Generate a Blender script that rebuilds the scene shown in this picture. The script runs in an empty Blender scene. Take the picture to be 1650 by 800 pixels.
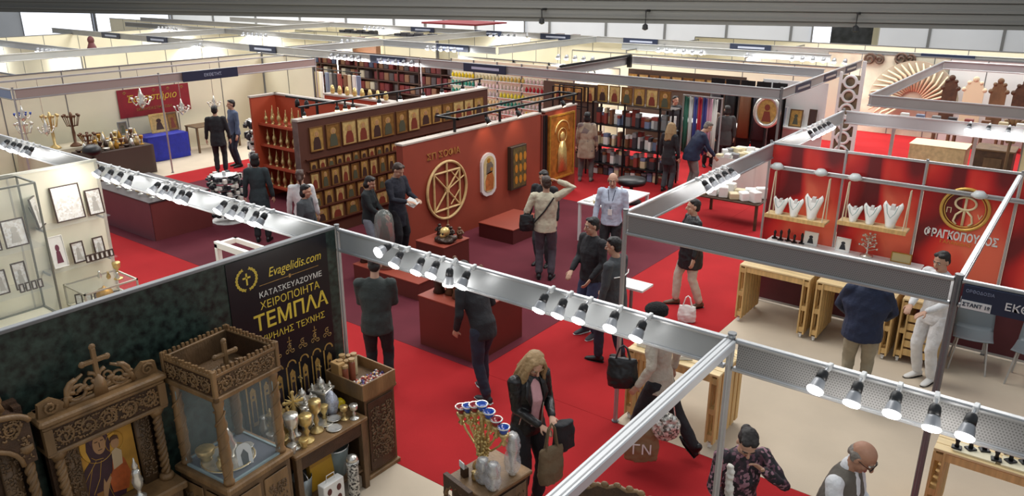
import bpy, bmesh, math, random
from math import pi, sin, cos, radians, sqrt
from mathutils import Vector, Matrix, Quaternion

sc = bpy.context.scene
COL = sc.collection
# ------------------------------------------------------------------ camera, light, exposure
EYE = 4.82
cam_d = bpy.data.cameras.new('camera'); cam = bpy.data.objects.new('camera', cam_d); COL.objects.link(cam)
cam_d.sensor_width = 36.0; cam_d.lens = 36.0 * 1251 / 1650; cam_d.clip_end = 300
cam.location = (0, 0, EYE); cam.rotation_euler = (radians(90 - 19.38), 0, radians(37.16))
sc.camera = cam
sc.view_settings.view_transform = 'Standard'; sc.view_settings.look = 'None'
sc.view_settings.gamma = 1.0; sc.view_settings.use_curve_mapping = False
sc.view_settings.exposure = 0.0
sc.cycles.use_denoising = True
sc.cycles.max_bounces = 5; sc.cycles.diffuse_bounces = 3; sc.cycles.glossy_bounces = 3
sc.cycles.transparent_max_bounces = 8; sc.cycles.sample_clamp_indirect = 4.0
sc.cycles.caustics_reflective = False; sc.cycles.caustics_refractive = False
world = bpy.data.worlds.new('hall_light'); sc.world = world; world.use_nodes = True
WB = world.node_tree.nodes['Background']
WB.inputs[0].default_value = (0.86, 0.93, 1.0, 1); WB.inputs[1].default_value = 0.49
def area_lamp(name, loc, size, watts, col=(1, .97, .93), rot=(0, 0, 0)):
    d = bpy.data.lights.new(name, 'AREA'); d.shape = 'RECTANGLE'; d.size = size[0]; d.size_y = size[1]
    d.energy = watts; d.color = col
    o = bpy.data.objects.new(name, d); COL.objects.link(o); o.location = loc; o.rotation_euler = rot
    return o
area_lamp('hall_ceiling_and_fill_lamp', (-6, 9, 10.5), (5, 5), 620)
area_lamp('hall_ceiling_and_fill_lamp', (-16, 22, 10.5), (14, 6), 2300)
area_lamp('hall_ceiling_and_fill_lamp', (-3, 24, 10.5), (6, 6), 1500)
area_lamp('hall_ceiling_and_fill_lamp', (-24, 10, 10.5), (8, 8), 1500)

area_lamp('hall_ceiling_and_fill_lamp', (-34, 24, 10.5), (12, 8), 2600)
area_lamp('hall_ceiling_and_fill_lamp', (-22, 36, 9), (40, 3), 2600, rot=(0, 0, .33))  # unseen fill added to brighten the far wall behind the gallery
# ------------------------------------------------------------------ materials
MATS = {}
def srgb(r, g, b):
    f = lambda c: (c / 12.92 if c <= .04045 else ((c + .055) / 1.055) ** 2.4)
    return (f(r / 255), f(g / 255), f(b / 255), 1)
def mat(name, col, rough=.6, metal=0.0, emit=None, es=0.0, var=0.0, scale=8.0, bump=0.0, bscale=40.0, spec=.5, alpha=1.0, trans=0.0, stretch=None, col2=None):
    """plain surface with optional noise variation of its colour and a noise bump"""
    if name in MATS: return MATS[name]
    m = bpy.data.materials.new(name); m.use_nodes = True; nt = m.node_tree; b = nt.nodes['Principled BSDF']
    c = srgb(*col)
    b.inputs['Base Color'].default_value = c; b.inputs['Roughness'].default_value = rough; b.inputs['Metallic'].default_value = metal
    b.inputs['Specular IOR Level'].default_value = spec
    if trans: b.inputs['Transmission Weight'].default_value = trans
    if alpha < 1: b.inputs['Alpha'].default_value = alpha
    if emit: b.inputs['Emission Color'].default_value = srgb(*emit); b.inputs['Emission Strength'].default_value = es
    if var or bump:
        tc = nt.nodes.new('ShaderNodeTexCoord'); src = tc.outputs['Object']
        if stretch:
            mp = nt.nodes.new('ShaderNodeMapping'); mp.inputs['Scale'].default_value = stretch
            nt.links.new(src, mp.inputs[0]); src = mp.outputs[0]
        if var:
            n = nt.nodes.new('ShaderNodeTexNoise'); n.inputs['Scale'].default_value = scale; n.inputs['Detail'].default_value = 4
            nt.links.new(src, n.inputs['Vector'])
            r = nt.nodes.new('ShaderNodeValToRGB')
            c2 = srgb(*col2) if col2 else tuple(min(1, x * (1 + var)) for x in c[:3]) + (1,)
            c1 = c if col2 else tuple(x * (1 - var) for x in c[:3]) + (1,)
            r.color_ramp.elements[0].position = .32; r.color_ramp.elements[1].position = .68
            r.color_ramp.elements[0].color = c1; r.color_ramp.elements[1].color = c2
            nt.links.new(n.outputs['Fac'], r.inputs[0]); nt.links.new(r.outputs[0], b.inputs['Base Color'])
        if bump:
            n2 = nt.nodes.new('ShaderNodeTexNoise'); n2.inputs['Scale'].default_value = bscale; n2.inputs['Detail'].default_value = 3
            nt.links.new(src, n2.inputs['Vector'])
            bp = nt.nodes.new('ShaderNodeBump'); bp.inputs['Strength'].default_value = bump; bp.inputs['Distance'].default_value = .02
            nt.links.new(n2.outputs['Fac'], bp.inputs['Height']); nt.links.new(bp.outputs[0], b.inputs['Normal'])
    MATS[name] = m
    return m
def speckle(name, cols, scale=30.0, rough=.5, metal=0.0):
    """mottled print of several colours (Voronoi cells through a stepped ramp)"""
    if name in MATS: return MATS[name]
    m = bpy.data.materials.new(name); m.use_nodes = True; nt = m.node_tree; b = nt.nodes['Principled BSDF']
    tc = nt.nodes.new('ShaderNodeTexCoord'); v = nt.nodes.new('ShaderNodeTexVoronoi'); v.inputs['Scale'].default_value = scale
    nt.links.new(tc.outputs['Object'], v.inputs['Vector'])
    sp = nt.nodes.new('ShaderNodeSeparateColor'); nt.links.new(v.outputs['Color'], sp.inputs[0])
    r = nt.nodes.new('ShaderNodeValToRGB'); r.color_ramp.interpolation = 'CONSTANT'
    while len(r.color_ramp.elements) < len(cols): r.color_ramp.elements.new(.5)
    for i, c in enumerate(cols):
        r.color_ramp.elements[i].position = i / len(cols); r.color_ramp.elements[i].color = srgb(*c)
    nt.links.new(sp.outputs[0], r.inputs[0]); nt.links.new(r.outputs[0], b.inputs['Base Color'])
    b.inputs['Roughness'].default_value = rough; b.inputs['Metallic'].default_value = metal
    MATS[name] = m
    return m
def perforated(name, col, dots, pitch=.03, r=.3, rough=.45, metal=.6):
    """sheet metal with a staggered grid of round holes"""
    m = bpy.data.materials.new(name); m.use_nodes = True; nt = m.node_tree; b = nt.nodes['Principled BSDF']
    L = nt.links.new; N = nt.nodes.new
    tc = N('ShaderNodeTexCoord'); s = N('ShaderNodeSeparateXYZ'); L(tc.outputs['Object'], s.inputs[0])
    def M(op, a, bb=None):
        n = N('ShaderNodeMath'); n.operation = op
        for i, v in enumerate((a, bb)):
            if v is None: continue
            if isinstance(v, (int, float)): n.inputs[i].default_value = v
            else: L(v, n.inputs[i])
        return n.outputs[0]
    z = M('DIVIDE', s.outputs[2], pitch); x = M('DIVIDE', s.outputs[0], pitch)
    row = M('MODULO', M('FLOOR', z), 2.0)
    x2 = M('ADD', x, M('MULTIPLY', M('ABSOLUTE', row), .5))
    fx = M('SUBTRACT', M('FRACT', x2), .5); fz = M('SUBTRACT', M('FRACT', z), .5)
    d = M('SQRT', M('ADD', M('MULTIPLY', fx, fx), M('MULTIPLY', fz, fz)))
    k = M('LESS_THAN', d, r)
    mx = N('ShaderNodeMix'); mx.data_type = 'RGBA'; L(k, mx.inputs[0])
    mx.inputs[6].default_value = srgb(*col); mx.inputs[7].default_value = srgb(*dots)
    L(mx.outputs[2], b.inputs['Base Color'])
    b.inputs['Roughness'].default_value = rough; b.inputs['Metallic'].default_value = metal
    MATS[name] = m
    return m

alu = mat('brushed_aluminium', (190, 191, 192), .35, .6, var=.08, scale=3)
alu_d = mat('grey_aluminium', (128, 130, 132), .45, .6)
fascia_g = mat('grey_fascia_sheet', (150, 150, 149), .5, .15, var=.06, scale=2)
fascia_w = mat('pale_fascia_sheet', (164, 167, 169), .38, .2, var=.05, scale=2)
fascia_perf = perforated('perforated_steel', (150, 148, 146), (104, 102, 100), .017, .27, .5, .1)
cream = mat('cream_laminate', (232, 226, 200), .55, var=.03, scale=1.2)
cream2 = mat('ivory_laminate', (240, 234, 208), .5, var=.03, scale=1.2)
seam_m = mat('panel_seam', (140, 138, 126), .5, .3)
black = mat('black_plastic', (20, 20, 22), .45)
blackm = mat('black_metal', (26, 26, 28), .4, .3)
white = mat('white_plastic', (232, 232, 230), .4)
paper = mat('white_paper', (238, 237, 232), .7, var=.02)
navy = mat('navy_sign', (30, 40, 66), .45)
walnut = mat('carved_walnut', (104, 80, 55), .5, var=.35, scale=5, bump=.35, bscale=60, stretch=(1, 1, .35))
walnut_d = mat('dark_walnut', (70, 47, 29), .55, var=.3, scale=9, bump=.4, bscale=80)
walnut_l = mat('light_walnut', (130, 100, 66), .45, var=.3, scale=6, bump=.25, bscale=50, stretch=(1, 1, .3))
pallet = mat('pallet_pine', (214, 178, 118), .6, var=.16, scale=4, bump=.15, bscale=30, stretch=(6, 6, .6))
pallet_d = mat('pallet_pine_top', (226, 200, 150), .55, var=.12, scale=4, stretch=(.6, 6, 6))
gold = mat('gold_plate', (224, 194, 126), .3, .6, var=.15, scale=30)
goldp = mat('gold_leaf', (186, 138, 52), .42, .45, var=.22, scale=14)
brass = mat('brass', (212, 184, 126), .32, .7, var=.2, scale=25)
silver = mat('silver_plate', (226, 223, 214), .25, .72, var=.1, scale=30)
glass = mat('clear_glass', (225, 238, 236), .03, 0, alpha=.06, spec=.35)
glass_b = mat('blue_glass', (24, 74, 170), .1, 0, spec=.7)
glass_r = mat('red_glass', (150, 22, 34), .1, 0, spec=.7)
skin_m = mat('skin', (190, 148, 124), .55, var=.06, scale=12)
skin_t = mat('tanned_skin', (164, 120, 96), .55, var=.06, scale=12)
eye_w = mat('eye_white', (226, 222, 214), .3)
lip_m = mat('lips', (158, 84, 78), .5)
lamp_on = mat('lamp_lens', (255, 255, 255), .3, emit=(255, 252, 246), es=14.0)
lamp_far = mat('far_lamp_lens', (255, 255, 255), .3, emit=(255, 252, 246), es=9.0)
lamp_warm = mat('warm_lamp_lens', (255, 240, 210), .3, emit=(255, 226, 176), es=7.0)
lamp_body = mat('lamp_grey_body', (150, 152, 156), .35, .3)
red_wall = mat('terracotta_red_wall', (146, 60, 40), .6, var=.08, scale=1.6)
red_orange = mat('orange_red_wall', (184, 76, 46), .6, var=.08, scale=1.6)
red_dark = mat('dark_red_laminate', (106, 46, 38), .5, var=.08, scale=2)
stone = mat('pale_rim', (188, 176, 164), .6, var=.08, scale=6)

# ------------------------------------------------------------------ mesh builder
class MB:
    def __init__(s): s.v = []; s.f = []; s.mi = []; s.cur = 0; s.M = Matrix.Identity(4)
    def add(s, vs, fs):
        n = len(s.v); M = s.M
        s.v.extend([(M @ Vector(p))[:] for p in vs])
        for f in fs: s.f.append([i + n for i in f]); s.mi.append(s.cur)
        return s
    def mi_(s, i): s.cur = i; return s
    def at(s, M): s.M = M; return s
    def box(s, x0, x1, y0, y1, z0, z1, ch=0.0):
        if ch <= 0:
            v = [(x, y, z) for z in (z0, z1) for y in (y0, y1) for x in (x0, x1)]
            f = [(0, 2, 3, 1), (4, 5, 7, 6), (0, 1, 5, 4), (2, 6, 7, 3), (0, 4, 6, 2), (1, 3, 7, 5)]
            return s.add(v, f)
        ch = min(ch, (x1 - x0) * .45, (y1 - y0) * .45, (z1 - z0) * .45)      # chamfered box
        def ring(z, i):
            a, b, c, d = x0 + i, x1 - i, y0 + i, y1 - i
            return [(a + ch, c, z), (b - ch, c, z), (b, c + ch, z), (b, d - ch, z), (b - ch, d, z), (a + ch, d, z), (a, d - ch, z), (a, c + ch, z)]
        v = ring(z0, ch) + ring(z0 + ch, 0) + ring(z1 - ch, 0) + ring(z1, ch)
        f = [tuple(range(7, -1, -1)), tuple(range(24, 32))]
        for k in range(3):
            for i in range(8): j = (i + 1) % 8; f.append((k * 8 + i, k * 8 + j, k * 8 + 8 + j, k * 8 + 8 + i))
        return s.add(v, f)
    def cbox(s, c, d, ch=0.0):
        return s.box(c[0] - d[0] / 2, c[0] + d[0] / 2, c[1] - d[1] / 2, c[1] + d[1] / 2, c[2] - d[2] / 2, c[2] + d[2] / 2, ch)
    def tube(s, pts, r, seg=8, closed=False, cap=True, flat=None):
        pts = [Vector(p) for p in pts]; n = len(pts)
        rr = r if isinstance(r, (list, tuple)) else [r] * n
        vs = []; up = None
        for i, p in enumerate(pts):
            if closed: t = pts[(i + 1) % n] - pts[i - 1]
            else: t = pts[min(i + 1, n - 1)] - pts[max(i - 1, 0)]
            if t.length < 1e-9: t = Vector((0, 0, 1))
            t.normalize()
            if up is None: up = Vector((0, 0, 1)) if abs(t.z) < .9 else Vector((1, 0, 0))
            a = t.cross(up)
            if a.length < 1e-5: a = t.orthogonal()
            a.normalize(); b = a.cross(t).normalized(); up = b
            for k in range(seg):
                w = 2 * pi * k / seg
                q = a * cos(w) + b * sin(w)
                vs.append(p + q * rr[i])
        fs = []
        for i in range(n if closed else n - 1):
            i2 = (i + 1) % n
            for k in range(seg):
                k2 = (k + 1) % seg
                fs.append((i * seg + k, i * seg + k2, i2 * seg + k2, i2 * seg + k))
        if cap and not closed:
            fs.append(tuple(range(seg - 1, -1, -1))); fs.append(tuple((n - 1) * seg + k for k in range(seg)))
        return s.add(vs, fs)
    def cyl(s, c, r, h, seg=16, r2=None):
        return s.lathe([(r, 0), (r if r2 is None else r2, h)], c, seg)
    def lathe(s, prof, c=(0, 0, 0), seg=16, cap=True):
        vs = []; n = len(prof)
        for (r, z) in prof:
            for k in range(seg):
                w = 2 * pi * k / seg; vs.append((c[0] + r * cos(w), c[1] + r * sin(w), c[2] + z))
        fs = [(i * seg + k, i * seg + (k + 1) % seg, (i + 1) * seg + (k + 1) % seg, (i + 1) * seg + k) for i in range(n - 1) for k in range(seg)]
        if cap:
            fs.append(tuple(range(seg - 1, -1, -1))); fs.append(tuple((n - 1) * seg + k for k in range(seg)))
        return s.add(vs, fs)
    def ell(s, c, r, seg=14, rings=9, R=None):
        vs = []; R = R or Matrix.Identity(3); c = Vector(c)
        for i in range(1, rings):
            t = pi * i / rings
            for k in range(seg):
                w = 2 * pi * k / seg
                vs.append(c + R @ Vector((r[0] * sin(t) * cos(w), r[1] * sin(t) * sin(w), r[2] * cos(t))))
        vs.append(c + R @ Vector((0, 0, r[2]))); vs.append(c + R @ Vector((0, 0, -r[2])))
        fs = [(i * seg + k, (i + 1) * seg + k, (i + 1) * seg + (k + 1) % seg, i * seg + (k + 1) % seg) for i in range(rings - 2) for k in range(seg)]
        T = (rings - 1) * seg
        for k in range(seg):
            fs.append((T, k, (k + 1) % seg)); fs.append((T + 1, (rings - 2) * seg + (k + 1) % seg, (rings - 2) * seg + k))
        return s.add(vs, fs)
    def capsule(s, pts, rad, seg=12, sx=1.0):
        """tapered tube with round ends, for limbs"""
        pts = [Vector(p) for p in pts]
        a = (pts[0] - pts[1]).normalized(); b = (pts[-1] - pts[-2]).normalized()
        P = [pts[0] + a * rad[0] * .92, pts[0] + a * rad[0] * .6] + pts + [pts[-1] + b * rad[-1] * .6, pts[-1] + b * rad[-1] * .92]
        Rr = [rad[0] * .35, rad[0] * .8] + list(rad) + [rad[-1] * .8, rad[-1] * .35]
        return s.tube(P, Rr, seg)
    def loft(s, rings, seg=18):
        """rings: (centre, half-width vector, half-depth vector)"""
        vs = []; n = len(rings)
        for c, a, b in rings:
            c, a, b = Vector(c), Vector(a), Vector(b)
            for k in range(seg):
                w = 2 * pi * k / seg; vs.append(c + a * cos(w) + b * sin(w))
        fs = [(i * seg + k, i * seg + (k + 1) % seg, (i + 1) * seg + (k + 1) % seg, (i + 1) * seg + k) for i in range(n - 1) for k in range(seg)]
        fs.append(tuple(range(seg - 1, -1, -1))); fs.append(tuple((n - 1) * seg + k for k in range(seg)))
        return s.add(vs, fs)
    def prism(s, poly, y0, y1):
        """polygon in x,z extruded along y"""
        n = len(poly)
        vs = [(x, y0, z) for x, z in poly] + [(x, y1, z) for x, z in poly]
        fs = [tuple(range(n)), tuple(range(2 * n - 1, n - 1, -1))] + [(i, i + n, (i + 1) % n + n, (i + 1) % n) for i in range(n)]
        return s.add(vs, fs)
    def grid(s, fn, nu, nv):
        vs = [fn(i / nu, j / nv) for j in range(nv + 1) for i in range(nu + 1)]
        fs = [(j * (nu + 1) + i, j * (nu + 1) + i + 1, (j + 1) * (nu + 1) + i + 1, (j + 1) * (nu + 1) + i) for j in range(nv) for i in range(nu)]
        return s.add(vs, fs)
    def build(s, name, m, parent=None, smooth=False, loc=None, rot=None, solid=0.0):
        me = bpy.data.meshes.new(name); me.from_pydata(s.v, [], s.f)
        for q in (m if isinstance(m, (list, tuple)) else [m]): me.materials.append(q)
        if isinstance(m, (list, tuple)): me.polygons.foreach_set('material_index', s.mi)
        if smooth: me.polygons.foreach_set('use_smooth', [True] * len(me.polygons))
        bm = bmesh.new(); bm.from_mesh(me); bmesh.ops.recalc_face_normals(bm, faces=bm.faces); bm.to_mesh(me); bm.free()
        me.update()
        o = bpy.data.objects.new(name, me); COL.objects.link(o)
        if parent: o.parent = parent
        if loc: o.location = loc
        if rot: o.rotation_euler = rot
        if solid: md = o.modifiers.new('thick', 'SOLIDIFY'); md.thickness = solid; md.offset = 0
        return o
def tag(o, label=None, cat=None, group=None, kind=None):
    if label: o['label'] = label
    if cat: o['category'] = cat
    if group: o['group'] = group
    if kind: o['kind'] = kind
    return o
def thing(name, label, cat, loc=(0, 0, 0), rz=0.0, group=None):
    o = bpy.data.objects.new(name, None); COL.objects.link(o); o.empty_display_size = .1
    o.location = loc; o.rotation_euler = (0, 0, rz)
    return tag(o, label, cat, group)
def structure(o): o['kind'] = 'structure'; return o
KIDS = {}
def kids(o):
    return [c for c in COL.objects if c.parent == o]
def copy_tree(o, label=None, loc=None, rz=None, cat=None, parent=None, ch=None, scale=None):
    c = o.copy(); COL.objects.link(c)
    if parent: c.parent = parent
    if label: c['label'] = label
    if cat: c['category'] = cat
    if loc is not None: c.location = loc
    if rz is not None: c.rotation_euler = (0, 0, rz)
    if scale: c.scale = (scale,) * 3 if isinstance(scale, (int, float)) else scale
    for k in (ch if ch is not None else kids(o)): copy_tree(k, parent=c)
    return c
def text(name, body, size, m, parent, loc, rot, extrude=.002, align='CENTER', squeeze=1.0, shear=0.0, bold=0.0):
    cu = bpy.data.curves.new(name, 'FONT'); cu.body = body; cu.size = size; cu.extrude = extrude; cu.align_x = align; cu.align_y = 'CENTER'
    cu.shear = shear; cu.offset = bold
    t = bpy.data.objects.new(name, cu); COL.objects.link(t)
    dg = bpy.context.evaluated_depsgraph_get(); me = bpy.data.meshes.new_from_object(t.evaluated_get(dg))
    bpy.data.objects.remove(t)
    me.materials.clear(); me.materials.append(m)
    o = bpy.data.objects.new(name, me); COL.objects.link(o); o.parent = parent; o.location = loc; o.rotation_euler = rot; o.scale = (squeeze, 1, 1)
    return o
ORD = 'first second third fourth fifth sixth seventh eighth ninth tenth eleventh twelfth thirteenth fourteenth fifteenth sixteenth seventeenth eighteenth nineteenth twentieth'.split()
ORD += ['twenty-' + o for o in ORD[:9]] + ['thirtieth'] + ['thirty-' + o for o in ORD[:9]]
def spiral(cx, cz, r, a0, turns, y, n=14, sgn=1):
    return [(cx + r * (1 - .8 * i / n) * cos(a0 + sgn * 2 * pi * turns * i / n), y, cz + r * (1 - .8 * i / n) * sin(a0 + sgn * 2 * pi * turns * i / n)) for i in range(n + 1)]
def carving(mb, x0, x1, z0, z1, y, rnd, t=.008):
    """relief of running vine scrolls with leaves in the x,z plane standing out towards -y"""
    h = z1 - z0; w = x1 - x0; n = max(1, round(w / h / .9)); p = w / n
    for i in range(n):
        cx = x0 + p * (i + .5); cz = (z0 + z1) / 2; sg = 1 if i % 2 else -1; r = min(p, h) * .44
        mb.tube(spiral(cx, cz, r, sg * pi / 2 + pi, 1.6, y, 16, sg), [t * (1.1 - .5 * k / 16) for k in range(17)], 5)
        for k in range(7):
            a = 2 * pi * k / 7 + rnd.random(); rr = r * (.62 + .35 * rnd.random())
            c = Vector((cx + rr * cos(a), y, cz + rr * sin(a))); R = Matrix.Rotation(-a + rnd.uniform(-.6, .6), 3, 'Y')
            mb.ell(c, (r * .26, t * 1.1, r * .11), 6, 4, R)
        mb.ell((cx, y, cz), (r * .2, t * 1.5, r * .2), 8, 5)
    for q in range(int(w * h / .0005)):                               # small leaves filling the ground
        R = Matrix.Rotation(rnd.uniform(0, 3.1), 3, 'Y'); q_ = rnd.uniform(.7, 1.3) * min(1, h * 6)
        mb.ell((x0 + w * rnd.random(), y, z0 + h * (.06 + .88 * rnd.random())), (.017 * q_, t * .9, .007 * q_), 5, 3, R)
    for q in range(int(w / .05)):
        mb.ell((x0 + w * rnd.random(), y, z0 + h * (.08 if q % 2 else .92)), (.014, t, .008), 6, 4)
def remeshed(mb, name, m, parent, voxel, smooth_it=3, disp=0.0, dscale=.12):
    o = mb.build(name, m, None)
    md = o.modifiers.new('r', 'REMESH'); md.mode = 'VOXEL'; md.voxel_size = voxel
    if disp:
        tx = bpy.data.textures.get('folds%g' % dscale) or bpy.data.textures.new('folds%g' % dscale, 'CLOUDS'); tx.noise_scale = dscale
        d = o.modifiers.new('d', 'DISPLACE'); d.texture = tx; d.strength = disp; d.mid_level = .5
    if smooth_it:
        q = o.modifiers.new('s', 'SMOOTH'); q.factor = .5; q.iterations = smooth_it
    dg = bpy.context.evaluated_depsgraph_get(); me = bpy.data.meshes.new_from_object(o.evaluated_get(dg))
    old = o.data; bpy.data.objects.remove(o); bpy.data.meshes.remove(old)
    me.name = name; me.polygons.foreach_set('use_smooth', [True] * len(me.polygons))
    o = bpy.data.objects.new(name, me); COL.objects.link(o); o.parent = parent
    return o
# ------------------------------------------------------------------ setting: floor, carpets, far hall
def slab(name, x0, x1, y0, y1, z0, z1, m, **k):
    return MB().box(x0, x1, y0, y1, z0, z1).build(name, m, **k)
floor_m = mat('beige_hall_floor', (176, 160, 140), .75, var=.07, scale=1.3, bump=.08, bscale=60)
carp_red = mat('red_carpet_pile', (168, 40, 43), .9, var=.1, scale=1.1, bump=.25, bscale=220, spec=.1)
carp_pur = mat('plum_carpet_pile', (102, 46, 55), .9, var=.1, scale=1.5, bump=.25, bscale=220, spec=.1)
carp_bei = mat('beige_carpet_pile', (204, 189, 168), .9, var=.06, scale=1.2, bump=.2, bscale=220, spec=.1)
structure(slab('floor', -75, 22, -12, 75, -.2, 0, floor_m))
def carpet(label, x0, x1, y0, y1, m, z=.006):
    return tag(slab('carpet', x0, x1, y0, y1, .0005, z, m), label, 'carpet')
carpet('bright red aisle carpet running under the booth with the leather-jacketed woman', -30, 14, 4.78, 6.84, carp_red)
carpet('plum coloured carpet of the red icon stand', -17.5, -5.75, 6.845, 14.3, carp_pur)
carpet('bright red carpet strip beside the pallet wood booth', -5.745, -3.72, 6.845, 20.0, carp_red)
carpet('beige carpet inside the pallet wood booth', -3.715, 5, 6.845, 11.25, carp_bei)
carpet('red carpet beyond the shelves at the end of the red stand', -17.5, -5.75, 14.305, 20.0, carp_red)
carpet('red carpet patch of the far booth behind the red printed wall', -10, 6, 20.005, 27.5, carp_red)
carpet('red carpet by the cream booth with the crimson banner', -18.6, -17.505, 6.845, 20.0, carp_red)
carpet('pale beige carpet inside the wooden icon throne booth', -5.62, -1.75, -2, 4.775, carp_bei)
carpet('beige carpet under the booth with the crimson banner', -24, -18.605, 6.85, 15.2, carp_bei)
# far end of the hall
wall_w = mat('white_hall_cladding', (222, 228, 236), .6, var=.04, scale=.4)
balc_m = mat('dark_gallery_cladding', (84, 84, 82), .7, var=.12, scale=1.4, stretch=(.06, .06, 6), bump=.2, bscale=3)
A = Vector((-46.5, 17.5, 0)); Bv = Vector((-2.7, 32.8, 0)); dv = (Bv - A).normalized(); nv = Vector((-dv.y, dv.x, 0))
ang = math.atan2(dv.y, dv.x)
gal = MB().box(-30, 75, 0, .25, 3.02, 5.6)
for z in (3.2, 3.55, 3.9, 4.3, 4.7): gal.box(-30, 75, -.05, 0, z, z + .09)
structure(gal.build('trim_1', balc_m, loc=A, rot=(0, 0, ang)))
wf = MB().box(-40, 95, 0, .3, 0, 3.6)
o = structure(wf.build('wall_far', wall_w, loc=A + nv * 9, rot=(0, 0, ang)))
mull = MB()
for k in range(-12, 30): mull.box(k * 3.0 - .06, k * 3.0 + .06, -.05, 0, 0, 3.4)
structure(mull.build('trim_2', mat('grey_mullion', (120, 122, 124), .5), loc=A + nv * 9, rot=(0, 0, ang)))
win_m = mat('daylit_window', (240, 244, 255), .4, emit=(236, 242, 255), es=1.6)
n = 1
for (a, b) in ((-9, -3.2), (-2.8, 2.8), (24.0, 25.6), (40.0, 41.8), (49.6, 51.6), (57.2, 59.4), (66, 71), (72.2, 78)):
    wm = MB().box(a, b, -.09, -.05, 1.0, 3.3)
    w = structure(wm.build('window_%d' % n, win_m, loc=A + nv * 9, rot=(0, 0, ang))); n += 1
    fr = MB()
    for (p, q, z0, z1) in ((a - .08, a, .92, 3.38), (b, b + .08, .92, 3.38), (a, b, .92, 1.0), (a, b, 3.3, 3.38)): fr.box(p, q, -.12, -.05, z0, z1)
    fr.build('window_frame', MATS['grey_mullion'], w)
# hanging hooks under the gallery edge
for (t, dz) in ((29.2, .35), (33.4, .5), (41.0, .42)):
    p = A + dv * t - nv * .3
    h = MB().tube([(0, 0, 0), (0, 0, -dz)], .02, 6).lathe([(.03, 0), (.12, .05), (.1, .2), (.04, .25)], (0, 0, -dz - .22), 10)
    h.box(-.03, .03, -.03, .32, -.02, .06)
    tag(h.build('hanging_lamp', blackm, loc=(p.x, p.y, 3.5)), '%s dark lamp hanging from the gallery edge counted from the window side' % ORD[[29.2, 33.4, 41.0].index(t)], 'lamp')
# ------------------------------------------------------------------ shell scheme: fascias, posts, partition walls
def fascia(label, p0, p1, m=None, zt=2.5, h=.24, group=None, rail=alu):
    a, b = Vector(p0), Vector(p1); L = (b - a).length; rz = math.atan2(b.y - a.y, b.x - a.x)
    t = thing('fascia_beam', label, 'beam', (a.x, a.y, zt - h), rz, group)
    MB().box(.02, L - .02, -.008, .008, .022, h - .022).build('panel', m or fascia_g, t)
    for z in (0, h - .03):
        r = MB().box(.0, L, -.02, .02, z, z + .03, .004)
        r.box(0, L, -.026, -.02, z + .009, z + .021); r.box(0, L, .02, .026, z + .009, z + .021)
        r.build('rail', rail, t)
    return t
def post(label, x, y, h=2.52, group=None, r=.022, m=None):
    t = thing('aluminium_post', label, 'post', (x, y, 0), 0, group)
    prof = [(r * (1.0 if k % 2 == 0 else .8) * cos(pi * k / 8), r * (1.0 if k % 2 == 0 else .8) * sin(pi * k / 8)) for k in range(16)]
    n = 16; vs = [(a, b, 0) for a, b in prof] + [(a, b, h) for a, b in prof]
    MB().add(vs, [tuple(range(15, -1, -1)), tuple(range(16, 32))] + [(i, (i + 1) % n, (i + 1) % n + n, i + n) for i in range(n)]).build('shaft', m or alu, t)
    MB().cyl((0, 0, h), r * 1.15, .015, 12).build('cap', alu_d, t)
    MB().cyl((0, 0, 0), r * 1.6, .02, 12).build('foot', alu_d, t)
    return t
def partition(label, p0, p1, h=2.5, m=cream, z0=0.0, step=1.0, group=None, seam=True, th=.02):
    a, b = Vector(p0), Vector(p1); L = (b - a).length; rz = math.atan2(b.y - a.y, b.x - a.x)
    t = thing('partition_wall', label, 'partition', (a.x, a.y, 0), rz, group)
    MB().box(0, L, -th / 2, th / 2, z0, h).build('panel', m, t)
    if seam:
        s = MB(); n = max(1, round(L / step))
        for i in range(n + 1): s.box(i * L / n - .012, i * L / n + .012, -th / 2 - .006, th / 2 + .006, z0, h)
        s.box(0, L, -.022, .022, h, h + .03)
        s.build('profile', alu_d, t)
    return t
# near fascia line along the red aisle
Y1 = 4.7
fascia('long grey fascia with spotlights between the dark banner and the throne booth corner', (-5.68, Y1), (-1.72, Y1), fascia_w)
fascia('pale fascia over the cream icon booth carrying three spotlight clusters', (-10.4, Y1), (-5.72, Y1), fascia_w)
fascia('fascia continuing past the cream icon booth to the picture edge', (-16.5, Y1), (-10.44, Y1), fascia_w)
fascia('perforated grey fascia over the man in the quilted vest', (-1.66, Y1), (2.6, Y1), fascia_perf)
post('slim post at the upper corner of the dark banner', -5.7, Y1)
post('silver post beside the woman in the flowered blouse', -1.69, Y1, r=.026)
rl = thing('aluminium_rail', 'bare grooved aluminium rail running from the silver corner post towards the camera', 'rail', (-1.69, .6, 2.43))
rb = MB().box(-.042, .042, 0, Y1 - .63, 0, .07, .006); rb.build('profile', mat('white_aluminium', (206, 208, 210), .4, .25), rl)
for gx in (-.018, .018): MB().box(gx - .004, gx + .004, 0, Y1 - .63, .0695, .0715).build('groove', alu_d, rl)
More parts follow.
